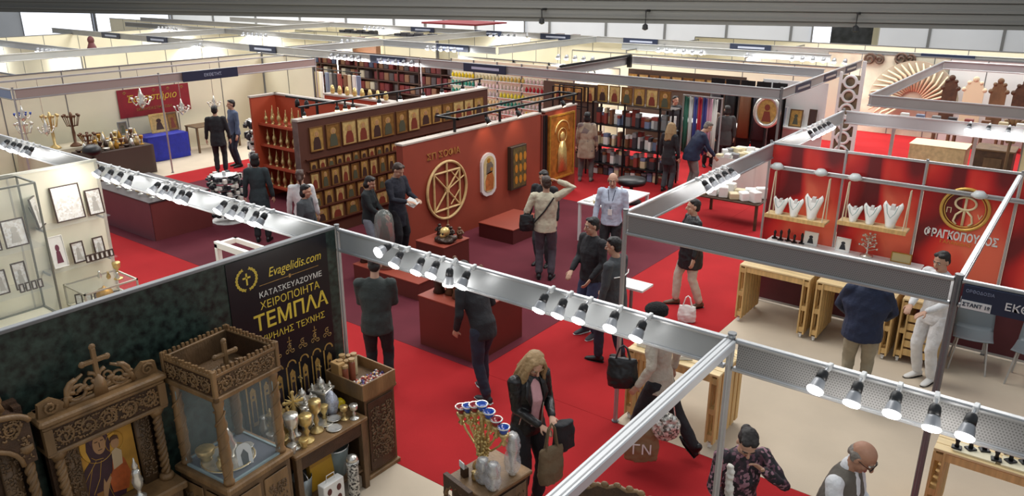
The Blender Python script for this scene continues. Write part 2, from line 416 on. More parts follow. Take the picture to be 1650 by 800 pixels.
# booth of pallet wood counters
Y2 = 6.86
fascia('perforated grey fascia in front of the red printed wall', (-3.7, Y2), (-.68, Y2), fascia_perf)
f_sign = fascia('perforated fascia carrying the navy stand sign', (-.62, Y2), (3.4, Y2), fascia_perf)
post('pale post rising behind the man in the grey jacket', -3.72, Y2, r=.026)
post('post between the white-clad seller and the grey chair', -.65, Y2, r=.03, m=alu_d)
fascia('lit side fascia leading from the pallet booth corner back to the red printed wall', (-3.74, 11.3), (-3.74, Y2 + .04), fascia_w)
fascia('side fascia beyond the red printed wall with a dark spotlight strip', (-3.74, 14.9), (-3.74, 11.36), fascia_w)
fascia('pale back fascia behind the red printed wall', (-3.7, 14.93), (3, 14.93), fascia_w)
post('post where the lit side fascia meets the pale back fascia', -3.74, 14.93)
fascia('slanting aluminium rail crossing the red printed wall with the gold emblem', (-.64, 11.2), (-.64, Y2 + .04), alu, h=.06)
# booth sign
s = thing('stand_sign', 'navy stand sign with white Greek lettering on the perforated fascia', 'sign', (-.6, Y2 - .035, 2.27))
MB().box(0, 2.3, -.012, .012, 0, .2).build('board', navy, s)
MB().box(.005, .215, -.02, -.012, .005, .075).build('number_tag', white, s)
text('lettering', 'ΣΤΑΝΤ 18', .042, navy, s, (.11, -.022, .04), (pi / 2, 0, 0), bold=.001)
text('lettering', 'ΕΚΘΕΣΙΑΚΟΣ ΧΩΡΟΣ', .085, white, s, (.3, -.016, .085), (pi / 2, 0, 0), align='LEFT', bold=.001)
text('lettering', 'ΟΡΘΟΔΟΞΙΑ', .034, mat('pale_blue_print', (150, 160, 186), .5), s, (.02, -.016, .155), (pi / 2, 0, 0), align='LEFT')
# ------------------------------------------------------------------ spotlights on fascias
def spot_proto():
    t = thing('spotlight', 'x', 'spotlight', (0, 0, 0))
    # local: hangs from the top rail at z=0, beam tilts towards -y
    MB().box(-.016, .016, -.03, .04, -.03, .02, .004).build('clamp', white, t)
    MB().tube([(0, -.02, 0), (0, -.05, -.01), (0, -.085, -.03)], .009, 6).build('arm', alu, t)
    ax = Vector((0, -.72, -.7)).normalized(); Q = Vector((0, 0, -1)).rotation_difference(ax).to_matrix().to_4x4()
    M = Matrix.Translation((0, -.085, -.02)) @ Q
    MB().at(M).lathe([(.02, 0.015), (.034, 0), (.038, -.03), (.038, -.06)], seg=12).build('heat_sink', black, t, True)
    MB().at(M).lathe([(.036, -.06), (.044, -.08), (.052, -.135), (.056, -.15)], seg=14).build('housing', lamp_body, t, True)
    MB().at(M).lathe([(.0565, -.14), (.057, -.15), (.05, -.162), (.02, -.17)], seg=16).build('lens', lamp_on, t)
    t.scale = (.9, .9, .9)
    return t
SPOT = spot_proto(); SPOT_CH = kids(SPOT); SPOT_USED = [False]
def spot(x, y, z, rz, label, tilt=0.0, group=None, watts=0.0):
    if not SPOT_USED[0]:
        SPOT_USED[0] = True; s = SPOT; s.location = (x, y, z); s['label'] = label; s.rotation_euler = (tilt, 0, rz)
    else:
        s = copy_tree(SPOT, label, (x, y, z), ch=SPOT_CH); s.rotation_euler = (tilt, 0, rz)
    if group: s['group'] = group
    if watts:
        d = bpy.data.lights.new('lamp_glow', 'POINT'); d.energy = watts; d.shadow_soft_size = .045; d.color = (1, .985, .96)
        l = bpy.data.objects.new('lamp_glow', d); COL.objects.link(l); l.parent = s; l.location = (0, -.27, -.17)
    return s
def spots(xs, place, group, y=Y1 - .03, rz=0.0, z=2.5, watts=1.2, tilts=None):
    for i, x in enumerate(xs):
        spot(x, y, z, rz + ((i * 37) % 7 - 3) * .04, '%s spotlight from the %s end %s' % (ORD[i], 'far', place), (tilts[i] if tilts else ((i * 53) % 5 - 2) * .05), group, watts)
spots((-4.86, -4.72, -4.47, -4.3, -4.16, -3.95), 'of the cluster next to the dark banner', 'spotlights by the dark banner', tilts=(-.5, 0, .05, -.05, .6, .1))
spots((-3.15, -2.98, -2.8, -2.54, -2.3), 'of the cluster above the walking woman in the hat', 'spotlights above the walking woman', tilts=(.15, .1, 0, -.1, .05))
spots((-1.04, -.84, -.63, -.43, -.23), 'of the cluster over the man in the quilted vest', 'spotlights over the man in the vest', watts=1.6)
spots((-7.38, -7.2, -7.02, -6.84, -6.68), 'of the cream fascia cluster nearest the dark banner', 'spotlights on the cream booth fascia', watts=2.6)
spots((-8.72, -8.56, -8.4, -8.24, -8.07), 'of the middle cream fascia cluster', 'spotlights on the cream booth fascia', watts=2.6)
spots((-10.06, -9.84, -9.6, -9.38), 'of the cream fascia cluster over the wall corner', 'spotlights on the cream booth fascia', watts=2.6)
spots((-12.9, -12.7, -12.5, -12.3, -12.1), 'of the cluster above the tall glass showcase', 'spotlights past the cream booth', watts=3)
def spots_y(ys, x, rz, place, group, watts=3.0, z=2.5):
    for i, y in enumerate(ys):
        spot(x, y, z, rz, '%s spotlight from the near end %s' % (ORD[i], place), 0, group, watts)
spots_y((8.6, 8.8, 9.0, 9.2, 9.4), -3.71, pi / 2, 'of the row on the lit side fascia', 'spotlights on the lit side fascia')
spots_y((12.6, 12.85, 13.1, 13.35, 13.6), -3.71, pi / 2, 'of the strip beyond the red printed wall', 'spotlights beyond the red printed wall')
for i in range(5): spot(-1.7 + .28 * i, 14.9, 2.5, 0, '%s spotlight along the pale back fascia behind the red printed wall' % ORD[i], 0, 'spotlights on the pale back fascia', 5)
# ------------------------------------------------------------------ booth with the dark banner and carved wood (front of local frames is -y)
rnd = random.Random(7)
W = pi / 2
dark_print = mat('dark_foliage_print', (16, 22, 22), .3, var=.5, scale=16, col2=(54, 72, 64))
black_print = mat('black_banner_print', (14, 15, 22), .32)
gold_print = mat('gold_print', (206, 180, 66), .4)
gold_print2 = mat('dull_gold_print', (158, 122, 62), .5, var=.3, scale=30)
white_print = mat('white_print', (214, 212, 204), .5)
bw = thing('banner_wall', 'dark leafy printed wall carrying the gold Greek lettering behind the wood carvings', 'wall', (-5.7, -.6, 0), W)
MB().box(0, 5.26, -.012, .03, 0, 2.5).build('panel', dark_print, bw)
MB().box(0, 5.26, -.022, .035, 2.5, 2.53, .004).build('profile', alu_d, bw)
bn = MB().box(4.05, 5.14, -.02, -.012, .75, 2.49).build('banner', black_print, bw)
def btext(body, yc, z, size, m, **k): return text('lettering', body, size, m, bn, (yc + .6, -.0215, z), (pi / 2, 0, 0), .0008, **k)
btext('Evagelidis.com', 4.16, 2.29, .122, gold_print, shear=.25, squeeze=.85)
btext('ΚΑΤΑΣΚΕΥΑΖΟΥΜΕ', 4.1, 2.105, .075, white_print)
btext('ΧΕΙΡΟΠΟΙΗΤΑ', 4.08, 2.0, .105, gold_print, squeeze=.95)
btext('ΤΕΜΠΛΑ', 4.08, 1.84, .21, gold_print, squeeze=.95, bold=.003)
btext('ΥΨΗΛΗΣ ΤΕΧΝΗΣ', 4.08, 1.675, .092, gold_print, squeeze=.92)
e = MB(); 
for sgn in (-1, 1):
    for k in range(9):
        a = -pi / 2 + sgn * (.35 + k * .29); c = Vector((3.64 + .6 + .1 * cos(a), -.0215, 2.3 + .1 * sin(a)))
        for q in (-.5, .6): e.ell(c, (.024, .0008, .008), 6, 3, Matrix.Rotation(-(a + pi / 2 * sgn) + q, 3, 'Y'))
e.box(4.232, 4.248, -.0222, -.0205, 2.245, 2.355).box(4.2, 4.28, -.0222, -.0205, 2.305, 2.322)
e.build('laurel_emblem', gold_print, bn)
ln = MB().box(4.36, 5.02, -.0215, -.0205, 2.195, 2.2).box(4.68, 4.7, -.0216, -.0205, 2.18, 2.215)
ln.build('rule_line', gold_print2, bn)
pr = MB()
for k in range(7):                                                # printed icon screen at the foot of the banner
    x0 = 4.09 + k * .15; c = x0 + .07
    pr.prism([(x0, .78), (x0 + .015, .78), (x0 + .015, 1.3), (x0, 1.3)], -.0215, -.0205)
    arch = [(c + .055 * cos(t), 1.3 + .06 * sin(t)) for t in [pi * i / 8 for i in range(9)]]; inn = [(c + .04 * cos(t), 1.3 + .045 * sin(t)) for t in [pi * (8 - i) / 8 for i in range(9)]]
    pr.prism(arch + inn, -.0215, -.0205)
    pr.prism([(c - .03, .86), (c + .03, .86), (c + .03, 1.22), (c, 1.26), (c - .03, 1.22)], -.0213, -.0205)
    for j in range(3): pr.tube(spiral(c + .03 * (j - 1), 1.45 + .05 * (j % 2), .03, j, 1.2, -.021, 8), .004, 4)
    if k % 2: pr.box(c - .004, c + .004, -.0214, -.0205, 1.48, 1.6).box(c - .025, c + .025, -.0214, -.0205, 1.55, 1.558)
pr.build('printed_icon_screen', gold_print2, bn)
pr2 = MB()
for k in range(7):
    c = 4.16 + k * .15
    pr2.ell((c, -.0218, 1.16), (.014, .0008, .016), 8, 4).prism([(c - .022, .9), (c + .022, .9), (c + .016, 1.12), (c - .016, 1.12)], -.0222, -.0214)
pr2.build('printed_saints', mat('dark_print_figure', (46, 34, 40), .5), bn)

# --- carved throne holding the icon of the Mother and Child
def twisted_column(name, x, y, z0, z1, r, parent, m=walnut_l):
    mb = MB(); mb.lathe([(r * 1.5, 0), (r * 1.5, .03), (r * 1.15, .05)], (x, y, z0), 12).lathe([(r * 1.1, 0), (r * 1.6, .04), (r * 1.6, .07)], (x, y, z1 - .07), 12)
    mb.lathe([(r * .72, 0), (r * .72, z1 - z0 - .1)], (x, y, z0 + .05), 10)
    for s_ in range(3):
        mb.tube([(x + r * .6 * cos(2 * pi * s_ / 3 + t * .55), y + r * .6 * sin(2 * pi * s_ / 3 + t * .55), z0 + .05 + (z1 - z0 - .12) * t / 36) for t in range(37)], r * .42, 6)
    return mb.build(name, m, parent, True)
def crest(parent, xc, z, w, h, y, rnd, cross=True):
    mb = MB()
    for sg in (-1, 1):
        mb.tube(spiral(xc + sg * w * .3, z + h * .42, h * .42, pi / 2, 1.5, y, 18, -sg), [.02 - .0007 * k for k in range(19)], 6)
        mb.tube(spiral(xc + sg * w * .12, z + h * .6, h * .3, pi / 2, 1.4, y, 14, sg), [.016 - .0006 * k for k in range(15)], 6)
        mb.tube([(xc + sg * w * .5, y, z + .01), (xc + sg * w * .47, y, z + h * .3), (xc + sg * w * .36, y, z + h * .75), (xc + sg * w * .2, y, z + h * .95)], [.024, .02, .016, .01], 6)
        for k in range(8):
            mb.ell((xc + sg * w * (.06 + .055 * k), y - .008, z + h * (.25 + .4 * rnd.random())), (.035, .012, .018), 7, 4, Matrix.Rotation(rnd.uniform(-1, 1), 3, 'Y'))
    mb.prism([(xc - w * .1, z), (xc + w * .1, z), (xc + w * .08, z + h * .55), (xc, z + h * .8), (xc - w * .08, z + h * .55)], y - .02, y + .02)
    mb.box(xc - w / 2, xc + w / 2, y - .012, y + .012, z - .01, z + .03)
    mb.build('carved_crest', walnut_l, parent, True)
    if cross:
        c = MB(); zc = z + h * .8
        c.box(xc - .016, xc + .016, y - .016, y + .016, zc - .06, zc + .2, .004).box(xc - .085, xc + .085, y - .015, y + .015, zc + .085, zc + .117, .004)
        for (a, b) in ((-.09, .1), (.09, .1), (0, .21)): c.ell((xc + a, y, zc + b), (.026, .016, .026), 8, 5)
        c.build('cross', walnut_l, parent)
def throne(name, label, loc, w, zt, icon=True, arched=False, rz=W):
    t = thing(name, label, 'icon stand', loc, rz); hw = w / 2; d = .2
    b = MB().box(-hw, hw, -d - .1, 0, 0, .88, .006)
    b.build('base', walnut, t)
    b = MB().box(-hw - .03, hw + .03, -d - .14, 0, .88, .95, .012); b.build('plinth_moulding', walnut_l, t); MB().box(-hw - .03, hw + .03, -d - .14, 0, 0, .1, .01).build('skirting', walnut_l, t)
    c = MB(); carving(c, -hw + .08, hw - .08, .18, .8, -d - .104, rnd, .012); c.build('carved_relief', walnut_l, t, True)
    b = MB().box(-hw, hw, -.06, 0, .95, zt).box(-hw, -hw + .05, -.12, 0, .95, zt - .02).box(hw - .05, hw, -.12, 0, .95, zt - .02); b.build('back_panel', walnut_d, t)
    for sg in (-1, 1):
        twisted_column('column', sg * (hw - .05), -d + .03, .95, zt - .28, .038, t)
        f = MB(); carving(f, min(sg * (hw - .1), sg * (hw - .2)), max(sg * (hw - .1), sg * (hw - .2)), .98, zt - .3, -.135, rnd, .008); f.box(sg * (hw - .15) - .055, sg * (hw - .15) + .055, -.13, -.06, .95, zt - .28); f.build('carved_jamb', walnut, t, True)
    if not arched:
        b = MB().box(-hw - .02, hw + .02, -d - .01, -.02, zt - .28, zt - .02)
        b.build('frieze', walnut_d, t)
        f = MB().box(-hw - .05, hw + .05, -d - .05, 0, zt - .05, zt, .014).box(-hw - .03, hw + .03, -d - .03, 0, zt - .085, zt - .05, .01)
        f.box(-hw - .03, hw + .03, -d - .03, -.02, zt - .3, zt - .265, .01).box(-hw - .03, -hw + .03, -d - .03, -d + .02, zt - .27, zt - .08).box(hw - .03, hw + .03, -d - .03, -d + .02, zt - .27, zt - .08)
        f.build('cornice', walnut_l, t)
        c = MB(); carving(c, -hw + .03, hw - .03, zt - .255, zt - .095, -d - .014, rnd, .009); c.build('carved_relief', walnut_l, t, True)
    else:
        out = [(-hw, zt - .42), (-hw, zt - .1)] + [(-hw * cos(pi * k / 12) * .98, zt - .1 + .1 * sin(pi * k / 12)) for k in range(1, 12)] + [(hw, zt - .1), (hw, zt - .42)]
        inn = [(hw * .72 * cos(pi * k / 12), zt - .42 + .2 * sin(pi * k / 12)) for k in range(13)]
        MB().prism(out + inn, -d - .01, -.05).build('arch', walnut_d, t)
        m = MB().tube([(x, -d - .015, z) for x, z in out[1:-1]], .022, 6).tube([(x, -d - .015, z) for x, z in inn], .018, 6); m.build('arch_moulding', walnut_l, t, True)
        c = MB(); carving(c, -hw + .05, hw - .05, zt - .2, zt - .05, -d - .014, rnd, .009); carving(c, -hw + .02, -hw * .72, zt - .4, zt - .2, -d - .014, rnd, .007); carving(c, hw * .72, hw - .02, zt - .4, zt - .2, -d - .014, rnd, .007); c.build('carved_relief', walnut_l, t, True)
    crest(t, 0, zt, w * .6, .22, -d * .8, rnd, not arched)
    for sg in (-1, 1):
        if arched: break
        c = MB(); c.prism([(sg * hw * 1.05, zt), (sg * hw * .6, zt), (sg * hw * .62, zt + .06), (sg * hw * .8, zt + .12), (sg * hw * 1.02, zt + .1)], -.17, -.13)
        c.tube(spiral(sg * hw * .85, zt + .06, .05, 0, 1.4, -.18, 12, sg), .01, 5); c.build('corner_scroll', walnut_l, t)
    return t
th = throne('carved_icon_throne', 'tall carved wooden icon throne with cross crest and painted mother and child', (-5.65, 2.2, 0), .84, 1.89)
# painted panel, tilted back slightly
ip = MB().box(-.27, .27, -.012, .012, 0, .68).build('painted_icon', mat('aged_gold_ground', (182, 134, 52), .4, .3, var=.25, scale=6), th, loc=(-.05, -.1, .96), rot=(radians(-2), 0, 0)); ip.scale = (.92, 1, 1.1)
def flat(parent, name, poly, m, y=-.013, t=.003): return MB().prism(poly, y - t, y).build(name, m, parent)
def disc(cx, cz, rx, rz, n=22): return [(cx + rx * cos(2 * pi * k / n), cz + rz * sin(2 * pi * k / n)) for k in range(n)]
robe = mat('maroon_robe_paint', (58, 30, 40), .5, var=.25, scale=14); flesh = mat('icon_flesh_paint', (176, 132, 92), .5)
flat(ip, 'halo', disc(-.02, .47, .145, .15), mat('bright_gold_paint', (206, 158, 66), .35, .4), t=.001)
flat(ip, 'robe', [(-.235, 0), (.12, 0), (.17, .12), (.13, .27), (.09, .335), (.06, .36), (.075, .44), (.06, .53), (.01, .575), (-.05, .575), (-.105, .53), (-.12, .44), (-.1, .36), (-.16, .31), (-.215, .2)], robe, t=.002)
flat(ip, 'face', disc(-.012, .455, .052, .075), flesh, t=.004)
flat(ip, 'veil_edge', [(-.09, .5), (-.05, .55), (.01, .555), (.055, .5), (.05, .46), (.035, .515), (-.01, .535), (-.055, .52), (-.075, .46)], mat('violet_veil_paint', (84, 50, 62), .5), t=.005)
MB().box(-.045, -.02, -.0185, -.017, .476, .482).box(.002, .026, -.0185, -.017, .476, .482).box(-.013, -.007, -.0185, -.017, .43, .47).box(-.028, .006, -.0185, -.017, .41, .415).build('face_lines', mat('umber_line', (74, 46, 34), .6), ip)
flat(ip, 'child_robe', [(.02, .05), (.15, .03), (.19, .15), (.16, .27), (.12, .33), (.07, .32), (.05, .22), (.01, .16)], mat('orange_robe_paint', (176, 84, 36), .5, var=.2, scale=20), t=.005)
flat(ip, 'child_tunic', [(.06, .22), (.14, .24), (.15, .34), (.11, .38), (.07, .36)], mat('cream_tunic_paint', (196, 170, 134), .5), t=.006)
flat(ip, 'child_face', disc(.11, .42, .034, .045), flesh, t=.006)
flat(ip, 'child_hair', [(.074, .43), (.08, .465), (.11, .477), (.14, .465), (.146, .43), (.13, .445), (.09, .445)], mat('brown_hair_paint', (88, 54, 34), .6), t=.0075)
fl_ = MB()
for (p0, p1, p2) in (((-.2, .02), (-.16, .15), (-.1, .3)), ((-.13, .1), (-.06, .2), (-.02, .33)), ((-.09, .38), (-.06, .35), (.0, .34)), ((.02, .02), (0, .1), (.03, .2)), ((-.19, .2), (-.14, .26), (-.06, .34))): fl_.tube([(p0[0], -.0155, p0[1]), (p1[0], -.0155, p1[1]), (p2[0], -.0155, p2[1])], .0025, 4)
fl_.tube([(x, -.0145, z) for x, z in disc(-.02, .47, .145, .15, 30)], .003, 4, closed=True).tube([(x, -.0165, z) for x, z in disc(.11, .425, .075, .075, 24)], .0025, 4, closed=True)
fl_.build('gold_lines', MATS['bright_gold_paint'], ip)
for (bx, bz, tx_) in ((-.2, .6, 'ΜΡ'), (.2, .6, 'ΘΥ')): text('lettering', tx_, .05, mat('red_icon_letters', (134, 44, 34), .5), ip, (bx, -.0125, bz), (pi / 2, 0, 0))
flat(ip, 'hand', [(-.06, .05), (-.03, .04), (.0, .12), (.03, .17), (.02, .19), (-.02, .15), (-.03, .19), (-.05, .12)], flesh, t=.006)
flat(ip, 'sleeve_trim', [(-.1, .02), (-.04, .02), (-.05, .1), (-.11, .1)], mat('gold_trim_paint', (158, 110, 60), .4, .3), t=.004)
throne('carved_icon_throne', 'arched carved wooden stand at the picture edge next to the mother and child throne', (-5.65, 1.36, 0), .66, 2.04, arched=True)
v = thing('oil_lamp', 'small silver hanging oil lamp in front of the painted mother and child', 'lamp', (-5.4, 2.3, .955))
MB().lathe([(.045, 0), (.05, .012), (.018, .03), (.014, .07), (.036, .11), (.044, .16), (.03, .2), (.034, .23), (.022, .26)], seg=14).build('body', silver, v, True)
MB().lathe([(.02, .25), (.024, .29), (.008, .33), (.004, .36)], seg=10).build('finial', silver, v, True)

# --- wooden canopy case with glass sides
cc = thing('canopied_display_case', 'square wooden canopy case on four turned columns with glass sides', 'display case', (-5.22, 3.03, 0), radians(95))
MB().box(-.31, .31, -.31, .31, 0, .94).build('base', walnut, cc)
MB().box(-.34, .34, -.34, .34, .94, 1.0, .012).build('base_moulding', walnut_l, cc); MB().box(-.34, .34, -.34, .34, 0, .08, .012).build('skirting', walnut_l, cc)
for k in range(4):
    R = Matrix.Rotation(k * pi / 2, 4, 'Z')
    c = MB().at(R); c.box(-.27, -.02, -.325, -.31, .14, .88, .006).box(.02, .27, -.325, -.31, .14, .88, .006); c.build('door_panel', walnut_l, cc)
    c = MB().at(R); carving(c, -.24, -.05, .2, .82, -.328, rnd, .008); carving(c, .05, .24, .2, .82, -.328, rnd, .008); c.build('carved_relief', walnut, cc, True)
    x, y = (.265, .265) if k == 0 else (-.265, .265) if k == 1 else (-.265, -.265) if k == 2 else (.265, -.265)
    cb = MB().lathe([(.044, 0), (.044, .03), (.034, .05), (.04, .1), (.044, .3), (.04, .5), (.034, .68), (.044, .72), (.044, .78)], (x, y, 1.0), 12)
    for s_ in range(2): cb.tube([(x + .04 * cos(pi * s_ + t * .5), y + .04 * sin(pi * s_ + t * .5), 1.06 + .6 * t / 30) for t in range(31)], .009, 5)
    cb.build('column', walnut_l, cc, True)
    g = MB().at(R).box(-.24, .24, -.283, -.277, 1.005, 1.76); g.build('glass_pane', glass, cc)
    e_ = MB().at(R); e_.box(-.25, .25, -.29, -.27, 1.0, 1.018).box(-.25, -.235, -.288, -.272, 1.0, 1.76).box(.235, .25, -.288, -.272, 1.0, 1.76); e_.build('glass_edge', mat('pale_glass_edge', (150, 170, 174), .2), cc)
    b = MB().at(R); b.box(-.305, .305, -.305, -.285, 1.79, 1.98); b.build('canopy_side', walnut_d if k % 2 else walnut, cc)
    c = MB().at(R); c.box(-.325, .325, -.325, -.285, 1.765, 1.81, .008).box(-.315, .315, -.315, -.285, 1.965, 1.995, .006).box(-.32, -.285, -.32, -.285, 1.765, 2.03, .006)
    for q in range(15): c.box(-.295 + q * .04, -.273 + q * .04, -.312, -.294, 1.99, 2.022 if q % 2 else 2.03)
    c.build('canopy_rim', walnut_l, cc)
    c = MB().at(R); carving(c, -.27, .27, 1.82, 1.955, -.31, rnd, .008); c.build('carved_relief', walnut_l, cc, True)
MB().box(-.29, .29, -.29, .29, 1.762, 1.785).build('canopy_ceiling', walnut, cc)
MB().box(-.28, .28, -.28, .28, 1.0, 1.006).build('base_lining', mat('grey_velvet', (92, 98, 110), .8), cc)
k = thing('carved_cross_plaque', 'small carved wooden crest with cross lying inside the open canopy top', 'carving', (-5.1, 3.0, 1.787), W)
crest(k, 0, .0, .36, .16, 0, rnd, True)
# inside the case
t = thing('round_tray', 'large round silver tray standing in the glass canopy case', 'tray', (-5.23, 2.98, 1.0065))
MB().lathe([(.2, 0), (.225, .012), (.215, .012), (.19, .006), (.01, .006)], seg=28, cap=False).build('dish', silver, t, True)
MB().tube([(.212 * cos(2 * pi * k / 40), .212 * sin(2 * pi * k / 40), .014) for k in range(40)], .006, 5, closed=True).build('beaded_rim', brass, t)
def vessel(name, label, cat, loc, prof, m, group=None, rz=0, extra=None, sc_=1.0):
    t = thing(name, label, cat, loc, rz, group); prof = [(r * sc_, z * sc_) for r, z in prof]
    MB().lathe(prof, seg=16).build('body', m, t, True)
    if extra: extra(t)
    return t
def top_cross(z, s_=1.0, m=gold):
    def f(t):
        MB().box(-.006 * s_, .006 * s_, -.005, .005, z, z + .09 * s_).box(-.03 * s_, .03 * s_, -.005, .005, z + .05 * s_, z + .063 * s_).build('cross', m, t)
    return f
chal = [(.06, 0), (.055, .012), (.018, .03), (.014, .06), (.026, .085), (.014, .11), (.016, .13), (.045, .16), (.052, .22), (.05, .235)]
vessel('censer', 'silver domed censer in the middle of the tray inside the canopy case', 'censer', (-5.25, 3.0, 1.014), [(.05, 0), (.05, .02), (.07, .07), (.075, .12), (.05, .17), (.055, .19), (.03, .24), (.02, .27)], silver, extra=top_cross(.265))
vessel('chalice', 'squat brass bowl at the back of the tray inside the canopy case', 'bowl', (-5.36, 2.86, 1.014), [(.05, 0), (.04, .02), (.07, .05), (.08, .1), (.074, .105)], brass)
vessel('jug', 'small gilt pot beside the domed censer in the canopy case', 'pot', (-5.12, 2.86, 1.014), [(.03, 0), (.045, .03), (.05, .07), (.03, .1), (.036, .12)], gold)
vessel('bowl', 'steel dish near the white card in the canopy case', 'bowl', (-5.2, 3.14, 1.014), [(.02, 0), (.04, .02), (.06, .05), (.056, .05)], silver)
c = thing('icon_card', 'white arched card standing in the glass canopy case', 'card', (-5.04, 3.02, 1.0065), radians(70))
arc = [(-.06, 0), (.06, 0), (.06, .13)] + [(.06 * cos(pi * k / 8), .13 + .05 * sin(pi * k / 8)) for k in range(1, 8)] + [(-.06, .13)]
MB().prism(arc, -.004, .004).build('card', paper, c, rot=(radians(-18), 0, 0)); MB().prism([(-.025, .0), (.025, 0), (.03, .09), (0, .135), (-.03, .09)], -.006, -.004).build('picture', mat('grey_print', (84, 88, 90), .5), c, rot=(radians(-18), 0, 0))

# --- side table with silverware
tb = thing('side_table', 'carved wooden side table covered with silver and gilt church vessels', 'table', (-5.34, 3.93, 0), W)
MB().box(-.43, .43, -.29, .27, .76, .8, .008).build('tabletop', walnut_l, tb)
MB().box(-.38, .38, -.25, .23, .2, .225, .004).build('shelf', walnut, tb)
for sx in (-1, 1):
    for sy in (-1, 1): MB().box(sx * .385 - .03, sx * .385 + .03, sy * .235 - .03 - .01, sy * .235 + .03 - .01, 0, .76, .005).build('leg', walnut, tb)
for (a, b, c_, d) in ((-.36, .36, -.265, -.24), (-.36, .36, .21, .235), (-.405, -.38, -.22, .2), (.38, .405, -.22, .2)): MB().box(a, b, c_, d, .62, .76).build('apron', walnut_d, tb)
def temple(label, x, y, m=silver, s_=1.0, z=.8):
    t = thing('tabernacle', label, 'tabernacle', (x, y, z), .3)
    MB().box(-.06 * s_, .06 * s_, -.05 * s_, .05 * s_, 0, .03 * s_, .004).box(-.05 * s_, .05 * s_, -.042 * s_, .042 * s_, .03 * s_, .13 * s_).box(-.058 * s_, .058 * s_, -.05 * s_, .05 * s_, .13 * s_, .145 * s_, .004).build('body', m, t)
    d = MB()
    for (dx, dy, r, h) in ((0, 0, .034, .1), (-.038, -.03, .016, .05), (.038, -.03, .016, .05), (-.038, .03, .016, .05), (.038, .03, .016, .05)):
        d.lathe([(r, 0), (r, h * .4), (r * 1.15, h * .5), (r * .9, h * .8), (r * .3, h), (.004, h * 1.2)], (dx * s_, dy * s_, .145 * s_), 10)
    d.build('domes', m, t, True)
    for (dx, dy) in ((-.05, -.044), (.05, -.044), (-.05, .044), (.05, .044)): MB().lathe([(.009, 0), (.006, .02), (.006, .08), (.009, .1)], (dx * s_, dy * s_, .03), 8).build('column', gold, t, True)
    top_cross(.255 * s_, .8)(t)
    return t
temple('gilt many-domed tabernacle at the back of the silver table near the canopy case', -5.46, 3.66, brass, 1.6)
temple('silver tabernacle with domes in the centre of the silver table', -5.47, 3.94, silver, 1.65)
temple('pale tabernacle beside the wooden tray box end of the silver table', -5.49, 4.18, silver, 1.7)
t = thing('standing_cross', 'tall gilt rayed blessing cross on a stemmed foot on the silver table', 'cross', (-5.34, 3.74, .8), 1.2)
MB().lathe([(.05, 0), (.045, .012), (.016, .03), (.02, .09), (.012, .12), (.018, .15), (.01, .2), (.01, .25)], seg=12).build('stem', silver, t, True)
m_ = MB().box(-.012, .012, -.008, .008, .24, .44, .003).box(-.075, .075, -.008, .008, .34, .365, .003)
for k in range(12): a = pi / 6 * k; m_.tube([(.03 * cos(a), 0, .352 + .03 * sin(a)), (.08 * cos(a), 0, .352 + .08 * sin(a))], [.006, .002], 5)
for (a, b) in ((-.08, .352), (.08, .352), (0, .445)): m_.ell((a, 0, b), (.02, .009, .02), 8, 5)
m_.build('cross', gold, t)
vessel('chalice', 'tall silver chalice at the canopy case end of the silver table', 'chalice', (-5.2, 3.6, .8), [(r * 1.15, z * 1.25) for r, z in chal], silver, sc_=1.15)
vessel('chalice', 'gilt chalice standing before the rayed cross on the silver table', 'chalice', (-5.18, 3.74, .8), chal, gold, sc_=1.15)
vessel('chalice', 'silver chalice in the middle of the front edge of the silver table', 'chalice', (-5.24, 3.9, .8), [(r, z * 1.2) for r, z in chal], brass, sc_=1.15)
vessel('ewer', 'round bellied silver ewer between the chalices on the silver table', 'ewer', (-5.36, 3.86, .8), [(.04, 0), (.03, .02), (.06, .06), (.065, .1), (.03, .15), (.026, .18), (.036, .2)], silver, sc_=1.15)
vessel('crystal_vase', 'cut crystal vase next to the yellow parcel on the silver table', 'vase', (-5.38, 4.2, .8), [(.045, 0), (.05, .02), (.065, .1), (.05, .15), (.03, .18), (.012, .21)], mat('cut_crystal', (196, 200, 214), .15, .3, var=.3, scale=60), sc_=1.15)
vessel('goblet', 'small silver goblet at the corner of the silver table by the cabinet', 'goblet', (-5.13, 4.26, .8), [(r * .7, z * .55) for r, z in chal], silver, sc_=1.15)
vessel('goblet', 'second small goblet beside the yellow parcel on the silver table', 'goblet', (-5.2, 4.2, .8), [(r * .7, z * .5) for r, z in chal], brass, sc_=1.15)
for i, (x, y) in enumerate(((-5.14, 3.54), (-5.13, 3.66), (-5.28, 3.56), (-5.44, 3.54))):
    vessel('votive_cup', '%s low silver votive cup at the front corner of the silver table' % ORD[i], 'cup', (x, y, .8), [(.03, 0), (.024, .012), (.036, .05), (.04, .07), (.034, .072)], [silver, gold, brass, silver][i], 'votive cups on the silver table', sc_=1.15)
for i, (x, y, r) in enumerate(((-5.3, 4.03, .1), (-5.14, 4.02, .075), (-5.26, 4.12, .07))):
    t = thing('plate', ['large engraved silver plate lying behind the front chalice', 'small silver plate lying at the front edge of the silver table', 'silver saucer leaning by the goblets'][i], 'plate', (x, y, .8 + (.01 if i == 2 else 0)))
    MB().lathe([(r * .7, 0), (r, .012), (r * .96, .014), (r * .66, .006), (.004, .006)], seg=22, cap=False).build('dish', silver, t, True)
